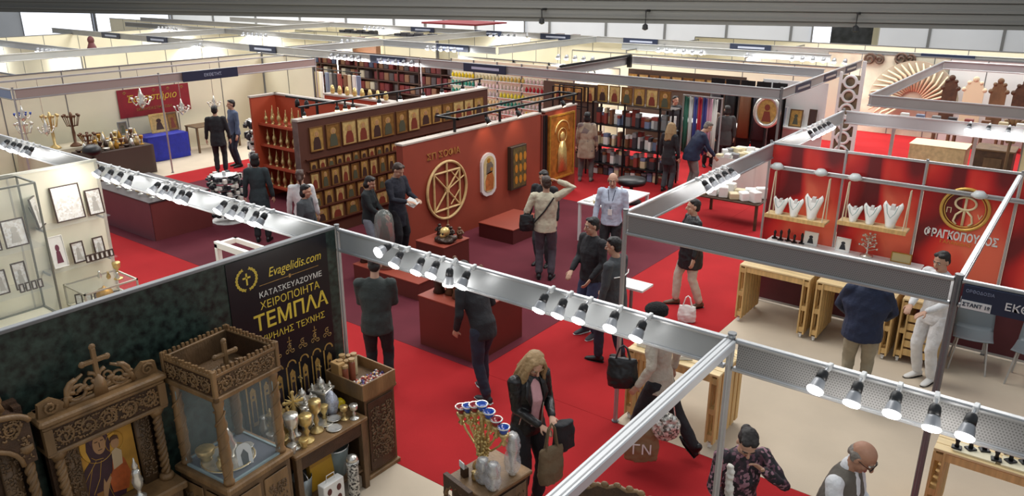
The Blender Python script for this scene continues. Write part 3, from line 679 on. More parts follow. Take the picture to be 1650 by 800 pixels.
for i in range(10):
    vessel(['ewer', 'censer', 'chalice', 'lamp_cup', 'reliquary'][i % 5], '%s small church vessel crowded between the tabernacles and chalices on the silver table' % ORD[i], 'vessel', (-5.56 + .1 * (i % 3) + .02 * (i % 2), 3.56 + .066 * i, .8), [[(.04, 0), (.03, .02), (.05, .06), (.055, .1), (.026, .18), (.036, .2)], [(.04, 0), (.02, .02), (.05, .07), (.055, .11), (.03, .16), (.02, .2), (.006, .25)], chal, [(.03, 0), (.014, .04), (.04, .1), (.044, .14), (.04, .142)], [(.045, 0), (.045, .12), (.05, .13), (.03, .18), (.008, .24)]][i % 5], [silver, gold, silver, brass, silver][(i * 2) % 5], 'small vessels on the silver table')
b = thing('yellow_parcel', 'crumpled bright yellow plastic parcel at the end of the silver table', 'parcel', (-5.42, 4.28, .8))
remeshed(MB().ell((0, 0, .05), (.1, .07, .05)).ell((.05, .02, .07), (.06, .05, .04)), 'wrapping', mat('yellow_plastic', (206, 178, 20), .35), b, .012, 1, .03, .05)
# under the table
t = thing('glass_bucket', 'clear glass bucket with a gold strip box on the shelf of the silver table', 'bucket', (-5.25, 4.1, .2255)); MB().lathe([(.09, 0), (.125, .3), (.12, .3), (.085, .008), (.01, .008)], seg=20, cap=False).build('wall', mat('frosted_glass', (150, 164, 160), .15, alpha=.55), t, True); MB().tube([(.123 * cos(2 * pi * k / 24), .123 * sin(2 * pi * k / 24), .3) for k in range(24)], .007, 5, closed=True).build('rim', silver, t)
t = thing('metal_bucket', 'small silver bucket on the shelf of the silver table at the canopy case end', 'bucket', (-5.22, 3.66, .2255)); MB().lathe([(.08, 0), (.1, .22), (.095, .22), (.075, .01), (.01, .01)], seg=18, cap=False).build('wall', mat('zinc', (140, 146, 146), .35, .7), t, True); MB().tube([(.1 * cos(pi * k / 10), 0, .22 + .06 * sin(pi * k / 10)) for k in range(11)], .005, 5).build('handle', silver, t)
t = thing('filigree_cylinder', 'white filigree cylinder standing in front of the silver table', 'lantern', (-5.02, 4.1, .0)); MB().lathe([(.055, 0), (.055, .42), (.062, .43), (.062, .46)], seg=16).build('body', speckle('filigree', [(60, 60, 62), (214, 214, 210), (150, 150, 148), (232, 232, 228)], 60), t, True); MB().lathe([(.062, .46), (.05, .5), (.02, .52)], seg=14).build('lid', silver, t, True)
t = thing('photo_bag', 'white paper bag printed with small icon pictures leaning at the silver table', 'bag', (-5.03, 3.84, 0), W); MB().box(-.12, .12, -.045, .045, 0, .38, .006).build('body', paper, t)
for a in range(2):
    for c_ in range(3): MB().prism(disc(-.055 + .11 * a, .08 + .11 * c_, .026, .036, 12), -.048, -.045).build('printed_picture', mat('oxblood_print', (92, 40, 38), .5), t)
MB().tube([(-.05, 0, .38), (-.045, 0, .45), (.045, 0, .45), (.05, 0, .38)], .004, 5).build('handle', white, t)
t = thing('gold_box', 'flat gold cardboard strip box under the top of the silver table', 'box', (-5.22, 3.88, .2255), W); MB().box(-.14, .14, -.03, .03, 0, .3, .004).build('body', mat('gold_card', (196, 150, 46), .45), t); MB().box(-.142, .142, -.032, .032, .26, .302, .003).build('lid', mat('gold_card_lid', (176, 130, 40), .45), t)

# --- carved cabinet with the tray box of trinkets
cb = thing('carved_cabinet', 'dark carved wooden cabinet at the red carpet edge beside the silver table', 'cabinet', (-5.4, 4.62, 0), W)
MB().box(-.2, .2, -.24, .24, .04, .9).build('body', walnut, cb)
MB().box(-.22, .22, -.27, .26, .9, .94, .008).build('moulding', walnut_l, cb); MB().box(-.22, .22, -.27, .26, 0, .05, .008).build('skirting', walnut_l, cb)
MB().box(-.17, .17, -.255, -.24, .08, .86, .004).build('door', walnut_d, cb)
c = MB(); carving(c, -.14, .14, .14, .82, -.258, rnd, .009); c.build('carved_relief', walnut, cb, True)
c = MB().at(Matrix.Rotation(pi / 2, 4, 'Z')); c.box(-.2, .2, -.215, -.2, .08, .86, .004); c.build('side_panel', walnut_d, cb)
c = MB().at(Matrix.Rotation(pi / 2, 4, 'Z')); carving(c, -.17, .17, .14, .82, -.218, rnd, .009); c.build('carved_relief', walnut, cb, True)
tr = thing('tray_box', 'open wooden tray box of beads on top of the carved cabinet', 'box', (-5.38, 4.58, .94), W)
MB().box(-.2, .2, -.26, .24, .04, .06).build('bottom', walnut, tr)
for (a, b, c_, d, n_) in ((-.22, .22, -.28, -.26, 'front'), (-.22, .22, .24, .26, 'back'), (-.22, -.2, -.26, .24, 'side'), (.2, .22, -.26, .24, 'side')): MB().box(a, b, c_, d, 0, .17, .004).build(n_, walnut_l, tr)
for i in range(12):
    jx, jy = (-5.52 + (i % 3) * .07, 4.44 + (i // 3) * .09)
    if i >= 8: break
    t = thing('small_jar', '%s lidded glass jar in the back of the wooden tray box' % ORD[i], 'jar', (jx - .05, jy, 1.0), 0, 'jars in the wooden tray box')
    MB().lathe([(.03, 0), (.032, .01), (.032, .15 + .04 * (i % 2)), (.024, .17 + .04 * (i % 2))], seg=10).build('body', [mat('amber_jar', (150, 112, 66), .25), mat('cream_jar', (206, 190, 150), .3), mat('rust_jar', (136, 74, 52), .3)][i % 3], t, True)
    MB().lathe([(.033, 0), (.033, .025)], (0, 0, .17 + .04 * (i % 2)), 10).build('lid', mat('tan_lid', (172, 140, 96), .5), t)
bd = MB()
for i in range(240): bd.cur = i % 4; bd.ell((rnd.uniform(-.1, .1), rnd.uniform(-.19, .19), rnd.uniform(.0, .03)), (.014,) * 3, 6, 4)
tag(bd.build('loose_beads', [mat('violet_bead', (84, 76, 130), .3), mat('white_bead', (220, 214, 200), .3), mat('rose_bead', (176, 84, 72), .3), mat('amber_bead', (206, 150, 84), .3)], loc=(-5.24, 4.58, 1.012)), 'heap of coloured beads filling the front of the wooden tray box', 'beads', kind='stuff')
t = thing('card_box', 'plain tan cardboard box in the tray box corner by the dark banner', 'box', (-5.5, 4.4, 1.0), W); MB().box(-.03, .05, -.06, .06, 0, .22, .003).build('body', mat('tan_card', (172, 132, 80), .7), t); MB().box(-.032, .052, -.062, .062, .2, .225, .003).build('lid', mat('tan_card_lid', (186, 148, 96), .7), t)

# --- small table with candelabrum
t2 = thing('display_stand', 'small dark carved wooden table carrying the candelabrum with red and blue cups', 'table', (-3.46, 4.26, 0), radians(-7))
MB().box(-.2, .2, -.25, .25, .05, .86).build('body', walnut_d, t2); MB().box(-.23, .23, -.28, .28, .86, .9, .008).build('tabletop', walnut_l, t2); MB().box(-.22, .22, -.27, .27, 0, .06, .006).build('skirting', walnut_l, t2)
for k in range(4):
    R = Matrix.Rotation(k * pi / 2, 4, 'Z'); c = MB().at(R); e2 = -.25 if k % 2 == 0 else -.2; hw = .18 if k % 2 == 0 else .22
    c.box(-hw, hw, e2 - .012, e2, .1, .82, .004); carving(c, -hw + .03, hw - .03, .16, .78, e2 - .014, rnd, .009); c.build('carved_panel', walnut, t2, True)
cd = thing('candelabrum', 'gilt seven-branched candelabrum with alternating red and blue glass cups', 'candelabrum', (-3.57, 4.3, .9), radians(-4))
MB().lathe([(.09, 0), (.085, .02), (.04, .05), (.03, .1), (.045, .14), (.02, .18), (.03, .26), (.018, .3), (.022, .46), (.012, .5)], seg=16).build('stem', brass, cd, True)
for i in range(-3, 4):
    x = i * .08; z = .54 - abs(i) * .04
    if i:
        MB().tube([(0, 0, .2 + .03 * (3 - abs(i))), (x * .4, 0, .2 + .03 * (3 - abs(i)) - .01), (x * .8, 0, .28 + .03 * (3 - abs(i))), (x, 0, z - .06)], .01, 6).build('branch', gold, cd, True)
    h = MB().lathe([(.008, -.12), (.03, -.09), (.014, -.07), (.04, -.02), (.045, .0), (.03, .005)], (x, 0, z), 12); h.build('cup_holder', brass, cd, True)
    g = MB().lathe([(.025, 0), (.04, .03), (.052, .06), (.046, .06), (.034, .04), (.004, .036)], (x, 0, z), 14, cap=False).build('glass_cup', glass_r if i in (-3, -1, 2) else glass_b, cd, True)
    MB().tube([(x + .051 * cos(2 * pi * k / 14), .051 * sin(2 * pi * k / 14), z + .06) for k in range(14)], .006, 5, closed=True).build('cup_rim', silver, g)
for k in range(26): pass
orn = MB()
for k in range(150):
    a = rnd.uniform(0, 2 * pi); zz = rnd.uniform(.1, .45); w_ = .04 + .5 * max(0, zz - .15) * rnd.random()
    orn.ell((w_ * cos(a), .05 * sin(a), zz), (.016, .012, .014), 6, 4)
orn.build('leaf_ornament', gold, cd, True)
wrap = mat('clear_bubble_wrap', (226, 226, 230), .12, alpha=.34, bump=.8, bscale=70)
for i, (x, y, h, lab) in enumerate(((-3.3, 4.1, .26, 'bubble-wrapped silver vase at the near corner of the candelabrum table'), (-3.3, 4.36, .4, 'tallest bubble-wrapped vase beside the woman in the leather jacket'), (-3.42, 4.12, .24, 'bubble-wrapped silver cup next to the candelabrum foot'))):
    t = thing('wrapped_vase', lab, 'vase', (x, y, .9)); s_ = h / .26
    MB().lathe([(.03, 0), (.035, .01), (.015, .04), (.03, .1 * s_), (.05, .17 * s_), (.035, .22 * s_), (.045, .25 * s_)], seg=14).build('vase', silver, t, True)
    remeshed(MB().ell((0, 0, h * .3), (.075, .07, h * .3)).ell((.01, 0, h * .72), (.065, .06, h * .32)), 'bubble_wrap', wrap, t, .012, 1, .03, .05)
t = thing('card_stand', 'small dark wooden card holder at the corner of the candelabrum table', 'stand', (-3.6, 4.1, .9), -.3); MB().box(-.03, .03, -.025, .025, 0, .09, .004).build('block', walnut_d, t); MB().box(-.035, .035, -.03, -.02, .09, .15, .002).build('card', paper, t)
vessel('oil_cup', 'pale brass oil cup in front of the candelabrum foot', 'cup', (-3.5, 4.12, .9), [(.03, 0), (.036, .03), (.028, .06), (.034, .07)], brass)
# carved chair backs at the lower picture edge
def carved_back(label, loc, rz, w, h):
    t = thing('carved_chair', label, 'chair', loc, rz); zt = h
    n = 14; poly = [(-w / 2, 1.0)] + [(-w / 2 * cos(pi * k / n), zt - .2 + (.14 + .03 * (k % 2)) * sin(pi * k / n)) for k in range(n + 1)] + [(w / 2, 1.0)]
    MB().prism(poly, -.02, .02).build('backrest', walnut_d, t)
    m_ = MB().tube([(x, 0, z) for x, z in poly[1:-1]], .018, 6)
    for k in range(11): a = pi * (k + .5) / 11; m_.ell((-w / 2 * cos(a), 0, zt - .2 + .17 * sin(a)), (.03, .02, .024), 7, 5)
    m_.build('carved_edge', walnut_l, t, True)
    c = MB(); carving(c, -w * .36, w * .36, zt - .5, zt - .16, -.024, rnd, .009); carving(c, -w * .36, w * .36, zt - .5, zt - .16, .024, rnd, .009); c.build('carved_relief', walnut, t, True)
    for sx in (-1, 1):
        MB().box(sx * (w / 2 - .03) - .03, sx * (w / 2 - .03) + .03, -.03, .03, 0, zt - .2, .004).build('rear_leg', walnut, t)
        MB().box(sx * (w / 2 - .03) - .03, sx * (w / 2 - .03) + .03, -.5, -.44, 0, .68, .004).build('front_leg', walnut, t)
        MB().tube([(sx * (w / 2 - .03), 0, .74), (sx * (w / 2 - .03), -.3, .74), (sx * (w / 2 - .03), -.48, .7)], .028, 8).build('armrest', walnut_l, t, True)
    MB().box(-w / 2, w / 2, -.5, 0, .44, .5, .01).build('seat', walnut, t)
carved_back('carved walnut chair back peeping up at the picture edge beside the aluminium rail', (-2.16, 4.06, 0), radians(20), .62, 1.5)
carved_back('carved dark chair back standing before the candelabrum table', (-3.5, 3.9, 0), radians(-12), .34, .98)
# ------------------------------------------------------------------ pallet wood booth with the red printed wall
def red_print_mat():
    m = bpy.data.materials.new('red_silk_print'); m.use_nodes = True; nt = m.node_tree; b = nt.nodes['Principled BSDF']; L = nt.links.new
    tc = nt.nodes.new('ShaderNodeTexCoord'); mp = nt.nodes.new('ShaderNodeMapping'); mp.inputs['Scale'].default_value = (1.0, 1, .55); mp.inputs['Rotation'].default_value = (0, .5, 0)
    n = nt.nodes.new('ShaderNodeTexNoise'); n.inputs['Scale'].default_value = 1.5; n.inputs['Detail'].default_value = 1; n.inputs['Distortion'].default_value = .8
    r = nt.nodes.new('ShaderNodeValToRGB'); e = r.color_ramp.elements
    e[0].position = .37; e[0].color = srgb(112, 24, 28); e[1].position = .62; e[1].color = srgb(240, 112, 84)
    q = e.new(.43); q.color = srgb(188, 30, 32); q = e.new(.5); q.color = srgb(222, 52, 44)
    L(tc.outputs['Object'], mp.inputs[0]); L(mp.outputs[0], n.inputs['Vector']); L(n.outputs['Fac'], r.inputs[0]); L(r.outputs[0], b.inputs['Base Color'])
    b.inputs['Roughness'].default_value = .45
    return m
redp = red_print_mat(); maroon = mat('maroon_panel', (92, 40, 46), .6, var=.1, scale=3)
YB = 11.3; LZ = 1.1
xs = [-3.77, -2.71, -1.69, -.62, .42, 1.46]
names = ['first red silk printed panel behind the swing shelf nearest the lit side fascia', 'red silk printed panel behind the second swing shelf', 'red silk printed panel bearing the round gold emblem', 'red silk printed panel to the far side of the gold emblem', 'red silk printed panel at the picture edge']
PAN = []
for i in range(5):
    t = thing('exhibition_wall', names[i], 'wall', (xs[i], YB, 0)); PAN.append(t); w = xs[i + 1] - xs[i]
    MB().box(.02, w - .02, -.01, .01, .95, 2.48).build('print', redp, t)
    MB().box(.02, w - .02, -.01, .01, .06, .95).build('lower_panel', maroon, t)
    MB().box(0, w, -.02, .02, 2.48, 2.51).box(0, w, -.02, .02, .03, .06).build('profile', alu, t)
for i, x in enumerate(xs): post('%s slim post of the red printed wall from the lit side fascia' % ORD[i], x, YB - .02, 2.52, 'posts of the red printed wall', .017)
fascia('thin aluminium cross rail along the front of the red printed wall', (-3.73, YB - .06), (1.5, YB - .06), alu, zt=2.19, h=.06)
p = PAN[2]; y0 = -.011
em = MB(); em.tube([(.53 + .275 * cos(2 * pi * k / 40), y0 - .01, 1.94 + .275 * sin(2 * pi * k / 40)) for k in range(40)], .022, 8, closed=True)
em.tube([(.53 + .236 * cos(2 * pi * k / 40), y0 - .008, 1.94 + .236 * sin(2 * pi * k / 40)) for k in range(40)], .008, 6, closed=True)
em.build('emblem_ring', mat('emblem_gold', (222, 178, 92), .35, .5), p, True)
lt = MB(); lt.box(.515, .545, y0 - .016, y0, 1.72, 2.17).box(.48, .58, y0 - .016, y0, 2.15, 2.175)
lt.tube([(.53 + .12 * cos(2 * pi * k / 26), y0 - .012, 2.02 + .085 * sin(2 * pi * k / 26)) for k in range(26)], .016, 6, closed=True)
for sg in (-1, 1): lt.tube([(.53 + sg * .02, y0 - .01, 1.93), (.53 + sg * .09, y0 - .01, 1.86), (.53 + sg * .11, y0 - .01, 1.77), (.53 + sg * .07, y0 - .01, 1.73)], .014, 6)
lt.build('emblem_monogram', mat('emblem_cream', (240, 220, 176), .4), p, True)
text('lettering', 'Π', .1, MATS['emblem_cream'], p, (.35, y0 - .004, 1.9), (pi / 2, 0, 0)); text('lettering', 'V', .1, MATS['emblem_cream'], p, (.71, y0 - .004, 1.86), (pi / 2, 0, 0))
text('lettering', 'ΦΡΑΓΚΟΠΟΥΛΟΣ', .15, white, p, (.54, y0 - .004, 1.56), (pi / 2, 0, 0), squeeze=.68, bold=.005)
text('lettering', 'ΓΑΛΑΝΙΔΗΣ', .06, mat('orange_print', (226, 150, 66), .5), p, (.5, y0 - .004, 1.465), (pi / 2, 0, 0), squeeze=1.1)
# swing shelves with necklace busts
def bust(label, x, y, z, h):
    t = thing('necklace_bust', label, 'bust', (x, y, z), 0, 'white necklace busts on the swing shelves'); s_ = h / .3; w = .12 * (.5 + .5 * s_)
    def fn(u, v):
        a = (u - .5) * 2; zz = v * h * (1 - .2 * (1 - a * a) * v); ww = w * (.42 + .75 * v ** 1.3) if v < .85 else w * (1.03 - 1.6 * (v - .85)); return (a * ww, -.03 - .05 * (1 - a * a) * (.4 + .6 * (1 - v)) + .06 * v, zz)
    m = MB().grid(fn, 8, 10); m.build('front', mat('white_leatherette', (240, 238, 232), .45), t, True, solid=.008)
    MB().prism([(-.05 * s_, 0), (.05 * s_, 0), (.02 * s_, h * .9), (-.02 * s_, h * .9)], -.01, .05).build('back_stand', white, t)
    MB().tube([(-w * .6, -.04, h * .92), (-w * .35, -.075, h * .6), (0, -.085, h * .42), (w * .35, -.075, h * .6), (w * .6, -.04, h * .92)], .005, 5).build('necklace', mat('turquoise_beads', (150, 178, 176), .3, .3), t)
for i, (xa, xb, z) in enumerate(((-3.64, -2.78, 1.52), (-2.62, -1.74, 1.6))):
    t = thing('swing_shelf', ['pine swing shelf on ropes nearest the lit side fascia', 'pine swing shelf on ropes next to the gold emblem'][i], 'shelf', (0, 11.06, 0))
    MB().box(xa, xb, -.12, .12, z - .035, z, .004).build('board', pallet_d, t)
    MB().box(xa, xb, -.128, -.12, z - .05, z + .008).build('front_edge', pallet, t)
    for x in (xa + .05, xb - .05):
        for sy in (-1, 1): MB().tube([(x, sy * .1, z - .04), (x + .01, sy * .02, 2.14)], .009, 6).build('rope', mat('cotton_rope', (222, 206, 176), .8), t)
    for j, f in enumerate((.2, .45, .74)):
        bust('%s white necklace bust on the swing shelf %s' % (['small', 'middle', 'tall'][j], ['nearest the lit side fascia', 'next to the gold emblem'][i]), xa + f * (xb - xa), 11.06, z, (.25, .27, .36)[j] if i == 0 else (.23, .28, .35)[j])
for i, x in enumerate((-3.6, -2.98, -2.52, -1.02, .1)):
    t = thing('clip_lamp', '%s crumpled white clip lamp on the cross rail of the red printed wall' % ORD[i], 'lamp', (x, 11.2, 2.19), 0, 'clip lamps on the red wall rail')
    MB().box(-.03, .03, -.05, .05, 0, .03, .005).build('clip', white, t); MB().lathe([(.05, .02), (.1, -.03), (.085, -.06), (.05, -.075)], (0, -.05, .03), 9).build('shade', mat('frosted_shade', (226, 232, 230), .3, alpha=.8), t, True)
# pallet wood tables
def pallet_table(label, x, y, w, d=.7, h=.9, front=False, rz=0.0):
    t = thing('pallet_table', label, 'table', (x, y, 0), rz)
    tp = MB()
    for k in range(6): tp.box(0, w, k * d / 6 + .004, (k + 1) * d / 6 - .004, h - .025, h, .003)
    tp.build('tabletop', pallet_d, t)
    for x0 in (0, w - .1):
        s_ = MB(); n = 6
        for k in range(n): y1 = k * (d - .09) / (n - 1); s_.box(x0, x0 + .022, y1, y1 + .085, .07, h - .025, .003).box(x0 + .078, x0 + .1, y1, y1 + .085, .07, h - .025, .003)
        for z in (.1, .42, .78): s_.box(x0 + .022, x0 + .078, .01, d - .01, z, z + .07)
        s_.build('side_panel', pallet, t)
        for yy in (.05, d - .05):
            c = MB().box(x0 + .025, x0 + .075, yy - .025, yy + .025, .05, .07).lathe([(.028, -.014), (.028, .014)], (x0 + .05, yy, .029), 12)
            MB().at(Matrix.Translation((x0 + .05, yy, .029)) @ Matrix.Rotation(pi / 2, 4, 'Y')).lathe([(.012, -.016), (.028, -.014), (.028, .014), (.012, .016)], seg=14).box(-.041, -.02, -.02, .02, -.022, .022).build('caster', white, t)
    MB().box(.1, w - .1, .01, .035, h - .105, h - .03).build('front_rail', pallet, t); MB().box(.1, w - .1, d - .035, d - .01, h - .105, h - .03).build('rear_rail', pallet, t)
    if front:
        f = MB()
        for z in (.12, .24, .36, .48, .6): f.box(.1, w - .1, .012, .034, z, z + .09, .003)
        f.build('front_slats', pallet, t)
    return t
pallet_table('pallet wood table along the red printed wall nearest the lit side fascia', -3.7, 10.3, 1.0)
pallet_table('pallet wood table along the red printed wall beside the man in the navy jumper', -2.62, 10.3, 1.0)
pallet_table('pallet wood table with slatted front hidden behind the man in the navy jumper', -1.55, 10.36, .5, .6, front=True)
pallet_table('pallet wood counter on the red carpet side behind the walking woman in the hat', -3.68, 6.98, 1.08)
pallet_table('pallet wood counter with black jewellery stands by the man in the quilted vest', -.58, 6.9, 1.02)
pallet_table('pallet wood counter at the picture edge beyond the man in the quilted vest', .52, 6.9, 1.0)
# goods on a ledge along the red wall and on the pallet tables
lg = thing('wall_ledge', 'narrow white ledge along the foot of the red printed wall holding jewellery', 'shelf', (-3.6, 11.05, 0)); MB().box(0, 2.1, 0, .22, LZ - .02, LZ, .004).build('board', white, lg)
for q in (.05, 1.05, 2.05): MB().box(q - .012, q + .012, .1, .22, LZ - .1, LZ - .02).build('bracket', alu, lg)
def small_box(name, label, cat, x, y, z, w, d, h, m, rz=0.0, tilt=0.0, lid=None, group=None):
    t = thing(name, label, cat, (x, y, z), rz, group)
    MB().box(-w / 2, w / 2, -d / 2, d / 2, 0, h * (.7 if lid else 1), min(w, h, d) * .08).build('body', m, t)
    if lid: MB().box(-w / 2 - .002, w / 2 + .002, -d / 2 - .002, d / 2 + .002, h * .7, h, min(w, h, d) * .08).build('lid', lid, t)
    return t
def ring_stand(label, x, y, z, h, group, m=black):
    t = thing('jewellery_stand', label, 'jewellery stand', (x, y, z), (x * 7) % 1, group)
    MB().box(-.04, .04, -.035, .035, 0, .015, .004).build('base', m, t); MB().lathe([(.02, .015), (.014, h * .5), (.022, h * .8), (.008, h)], seg=10).build('cone', m, t, True)
for i in range(5): ring_stand('%s black jewellery stand at the lit fascia end of the wall ledge' % ORD[i], -3.52 + .1 * i, 11.15 - .03 * (i % 2), LZ, .13 + .03 * (i % 3), 'black jewellery stands by the red wall')
def photo_frame(name, label, cat, loc, rz, w, h, fm, pm, group=None, tilt=-.2, fig=None, b=.012):
    t = thing(name, label, cat, loc, rz, group)
    R = (radians(-8) if tilt else 0, 0, 0)
    f = MB()
    for (x0, x1, z0, z1) in ((-w / 2, w / 2, 0, b), (-w / 2, w / 2, h - b, h), (-w / 2, -w / 2 + b, b, h - b), (w / 2 - b, w / 2, b, h - b)): f.box(x0, x1, -.012, .01, z0, z1, .003)
    f.build('frame', fm, t, rot=R)
    MB().box(-w / 2 + b * .8, w / 2 - b * .8, -.004, .008, b * .8, h - b * .8).build('picture', pm, t, rot=R)
    if fig: MB().prism(disc(0, h * .62, w * .14, h * .11, 12), -.007, -.004).prism([(-w * .22, h * .15), (w * .22, h * .15), (w * .12, h * .52), (-w * .12, h * .52)], -.007, -.004).build('figure', fig, t, rot=R)
    if tilt: MB().prism([(-.01, 0), (.01, 0), (.01, h * .7), (-.01, h * .7)], .012, .018).build('strut', fm, t, rot=(radians(-16), 0, 0), loc=(0, .02, 0))
    return t
dk = mat('dark_print', (40, 42, 50), .5)
photo_frame('framed_card', 'white framed card with a dark ring on the wall ledge nearest the lit side fascia', 'framed card', (-3.0, 11.15, LZ), 0, .2, .2, white, paper, fig=dk)
photo_frame('framed_card', 'white framed card with a dark ring on the wall ledge below the second swing shelf', 'framed card', (-2.55, 11.15, LZ), 0, .2, .2, white, paper, fig=dk)
t = thing('jewellery_tree', 'silver jewellery tree hung with charms on the wall ledge', 'jewellery stand', (-2.22, 11.15, LZ))
m = MB().lathe([(.09, 0), (.085, .02), (.02, .04), (.01, .06), (.01, .3)], seg=12)
for k in range(22): a = k * 2.4; z = .08 + .01 * k; m.tube([(0, 0, z), (.12 * (1 - .02 * k) * cos(a), .1 * (1 - .02 * k) * sin(a), z + .05)], .005, 4).ell((.12 * (1 - .02 * k) * cos(a), .1 * (1 - .02 * k) * sin(a), z + .045), (.018,) * 3, 6, 4)
m.build('branches', silver, t, True)
photo_frame('ring_tray', 'gold card of rings standing at the gold emblem end of the wall ledge', 'tray', (-1.78, 11.15, LZ), 0, .26, .14, goldp, mat('pale_gold_card', (206, 190, 140), .5), fig=None)
for i in range(4): small_box('ring_box', '%s white jewellery box on the counter behind the walking woman' % ORD[i], 'box', -3.55 + .24 * i, 7.15 + .05 * (i % 2), .9, .15, .12, .05, white, .3 * i, lid=paper, group='white boxes on the counter')
for i in range(4): small_box('bracelet_roll', '%s black bracelet roll on the counter behind the walking woman' % ORD[i], 'jewellery stand', -3.3 + .17 * i, 7.38 - .11 * (i % 2), .9, .12, .07, .06, black, .4 * i, lid=blackm, group='black rolls on the counter')
for i in range(5): photo_frame('leaflet_stand', '%s white leaflet stand at the back of the counter behind the walking woman' % ORD[i], 'leaflet stand', (-3.6 + .22 * i, 7.5, .9), .1 * (i - 2), .13, .16, white, paper, 'leaflet stands on the counter', fig=dk)
for i in range(9): ring_stand('%s black ring cone on the counter by the man in the quilted vest' % ORD[i], -.42 + .1 * i, 6.985 + .05 * (i % 3), .9202, .1 + .04 * (i % 3), 'ring cones by the man in the vest')
t = thing('phone', 'black tablet propped on the counter by the man in the quilted vest', 'tablet', (.0, 7.2, .9), .3); MB().box(-.09, .09, -.008, .008, 0, .22, .005).build('body', black, t, rot=(radians(-30), 0, .2)); MB().box(-.08, .08, -.0095, -.008, .012, .208).build('screen', mat('dark_screen', (24, 26, 32), .15), t, rot=(radians(-30), 0, .2)); MB().prism([(-.02, 0), (.02, 0), (.015, .15), (-.015, .15)], .02, .026).build('stand', blackm, t, rot=(radians(25), 0, .2), loc=(0, .06, 0))
for i in range(6): vessel('small_bottle', '%s clear small bottle at the picture edge end of the counter' % ORD[i], 'bottle', (.2 + .1 * i, 7.25 + .06 * (i % 2), .9), [(.022, 0), (.022, .06), (.008, .08), (.008, .1)], mat('pale_glass', (214, 222, 220), .15, alpha=.7), 'small bottles on the counter')
for i in range(3): small_box('display_tray', '%s cream display tray on the counter by the man in the quilted vest' % ORD[i], 'tray', -.28 + .36 * i, 7.02, .9, .32, .16, .02, mat('cream_card', (228, 214, 178), .6), 0, lid=mat('cream_pad', (236, 226, 196), .7), group='cream trays on the counter')
# grey chairs
def chair(label, x, y, rz):
    t = thing('plastic_chair', label, 'chair', (x, y, 0), rz)
    sh = mat('grey_shell_plastic', (112, 120, 124), .45)
    def fn(u, v):
        a = (u - .5) * 2
        if v < .5: q = v / .5; return (a * .225, -.21 + .42 * q, .46 - .02 * sin(pi * q) + .02 * a * a)
        q = (v - .5) / .5; return (a * (.225 - .02 * q), .21 + .02 + .09 * q - .03 * (1 - a * a), .46 + .04 * q ** .5 + .34 * q)
    MB().grid(fn, 10, 16).build('seat_shell', sh, t, True, solid=.012)
    for sx in (-1, 1):
        for sy in (-1, 1): MB().tube([(sx * .16, sy * .15, .45), (sx * .21, sy * .2, 0)], .011, 8).build('leg', alu, t)
    MB().tube([(-.16, -.15, .445), (.16, -.15, .445), (.16, .15, .445), (-.16, .15, .445)], .01, 6, closed=True).build('seat_frame', alu, t)
chair('grey plastic chair under the navy stand sign next to the white-clad seller', -.74, 10.78, .12)
chair('grey plastic chair at the picture edge under the navy stand sign', -.06, 10.72, -.1)
for i in range(3): small_box('white_parcel', '%s crumpled white parcel on the ledge over the perforated fascia by the picture edge' % ORD[i], 'parcel', .3 + .22 * i, 7.6, .9, .2, .16, .12, paper, .5 * i, lid=white, group='white parcels at the picture edge')
c = thing('curtain_roll', 'narrow white and red draped cloth hanging by the silver corner post', 'cloth', (-1.62, 4.78, 0))
remeshed(MB().loft([((0, 0, .02), (.03, 0, 0), (0, .02, 0)), ((.01, 0, .6), (.03, 0, 0), (0, .025, 0)), ((0, 0, 1.1), (.035, 0, 0), (0, .02, 0)), ((-.01, 0, 1.45), (.025, 0, 0), (0, .02, 0))], 12), 'drape', mat('white_lace', (216, 210, 200), .8), c, .01, 1, .05, .04)
remeshed(MB().loft([((-.09, -.02, .02), (.03, 0, 0), (0, .02, 0)), ((-.1, -.02, 1.0), (.03, 0, 0), (0, .02, 0)), ((-.08, -.02, 1.5), (.025, 0, 0), (0, .02, 0))], 10), 'red_reflection_strip', mat('red_reflection', (170, 18, 30), .8), c, .014, 2, .02, .08)  # red strip modelled to stand for the red reflection on the post
# ------------------------------------------------------------------ red icon stand on the plum carpet
XF = -9.6
fw = thing('red_front_wall', 'low terracotta red wall bearing the round wooden emblem and two lit icons', 'wall', (XF, 9.5, 0), W)
MB().box(0, 4.2, 0, .16, .0065, 2.0).build('panel', red_wall, fw)
MB().box(-.01, 4.2, -.01, .18, 2.0, 2.03).build('top_rim', stone, fw)
MB().box(4.2, 4.34, -.02, .18, .0065, 1.98).build('dark_pillar', red_dark, fw)
text('lettering', 'ΣΠ ΣΟΦΙΑ', .17, mat('bronze_letters', (186, 132, 70), .4, .2), fw, (1.05, -.012, 1.68), (pi / 2, 0, 0), .006, squeeze=1.1)
fw2 = thing('red_side_wall', 'dark red wall section carrying the tall golden panel at the end of the red stand', 'wall', (XF, 13.86, 0), W)
MB().box(0, 1.25, 0, .16, .0065, 2.02).build('panel', red_wall, fw2); MB().box(-.05, 1.27, -.01, .18, 2.02, 2.05).build('top_rim', stone, fw2)
for (a, b) in ((-.1, -.04), (.0, .05)): MB().box(a, b, -.03, .0, 0, 1.95).build('black_upright', blackm, fw2)
rg = thing('wooden_emblem', 'large round wooden emblem of a ring crossed by beams on the red wall', 'emblem', (XF - .001, 10.6, .98), W)
wd = mat('pale_emblem_wood', (214, 180, 124), .5, var=.15, scale=10)
MB().tube([(.55 * cos(2 * pi * k / 48), -.03, .55 * sin(2 * pi * k / 48)) for k in range(48)], .028, 8, closed=True).build('ring', wd, rg, True)
b = MB(); q = [(-.36, .36), (.36, .36), (.36, -.36), (-.36, -.36)]
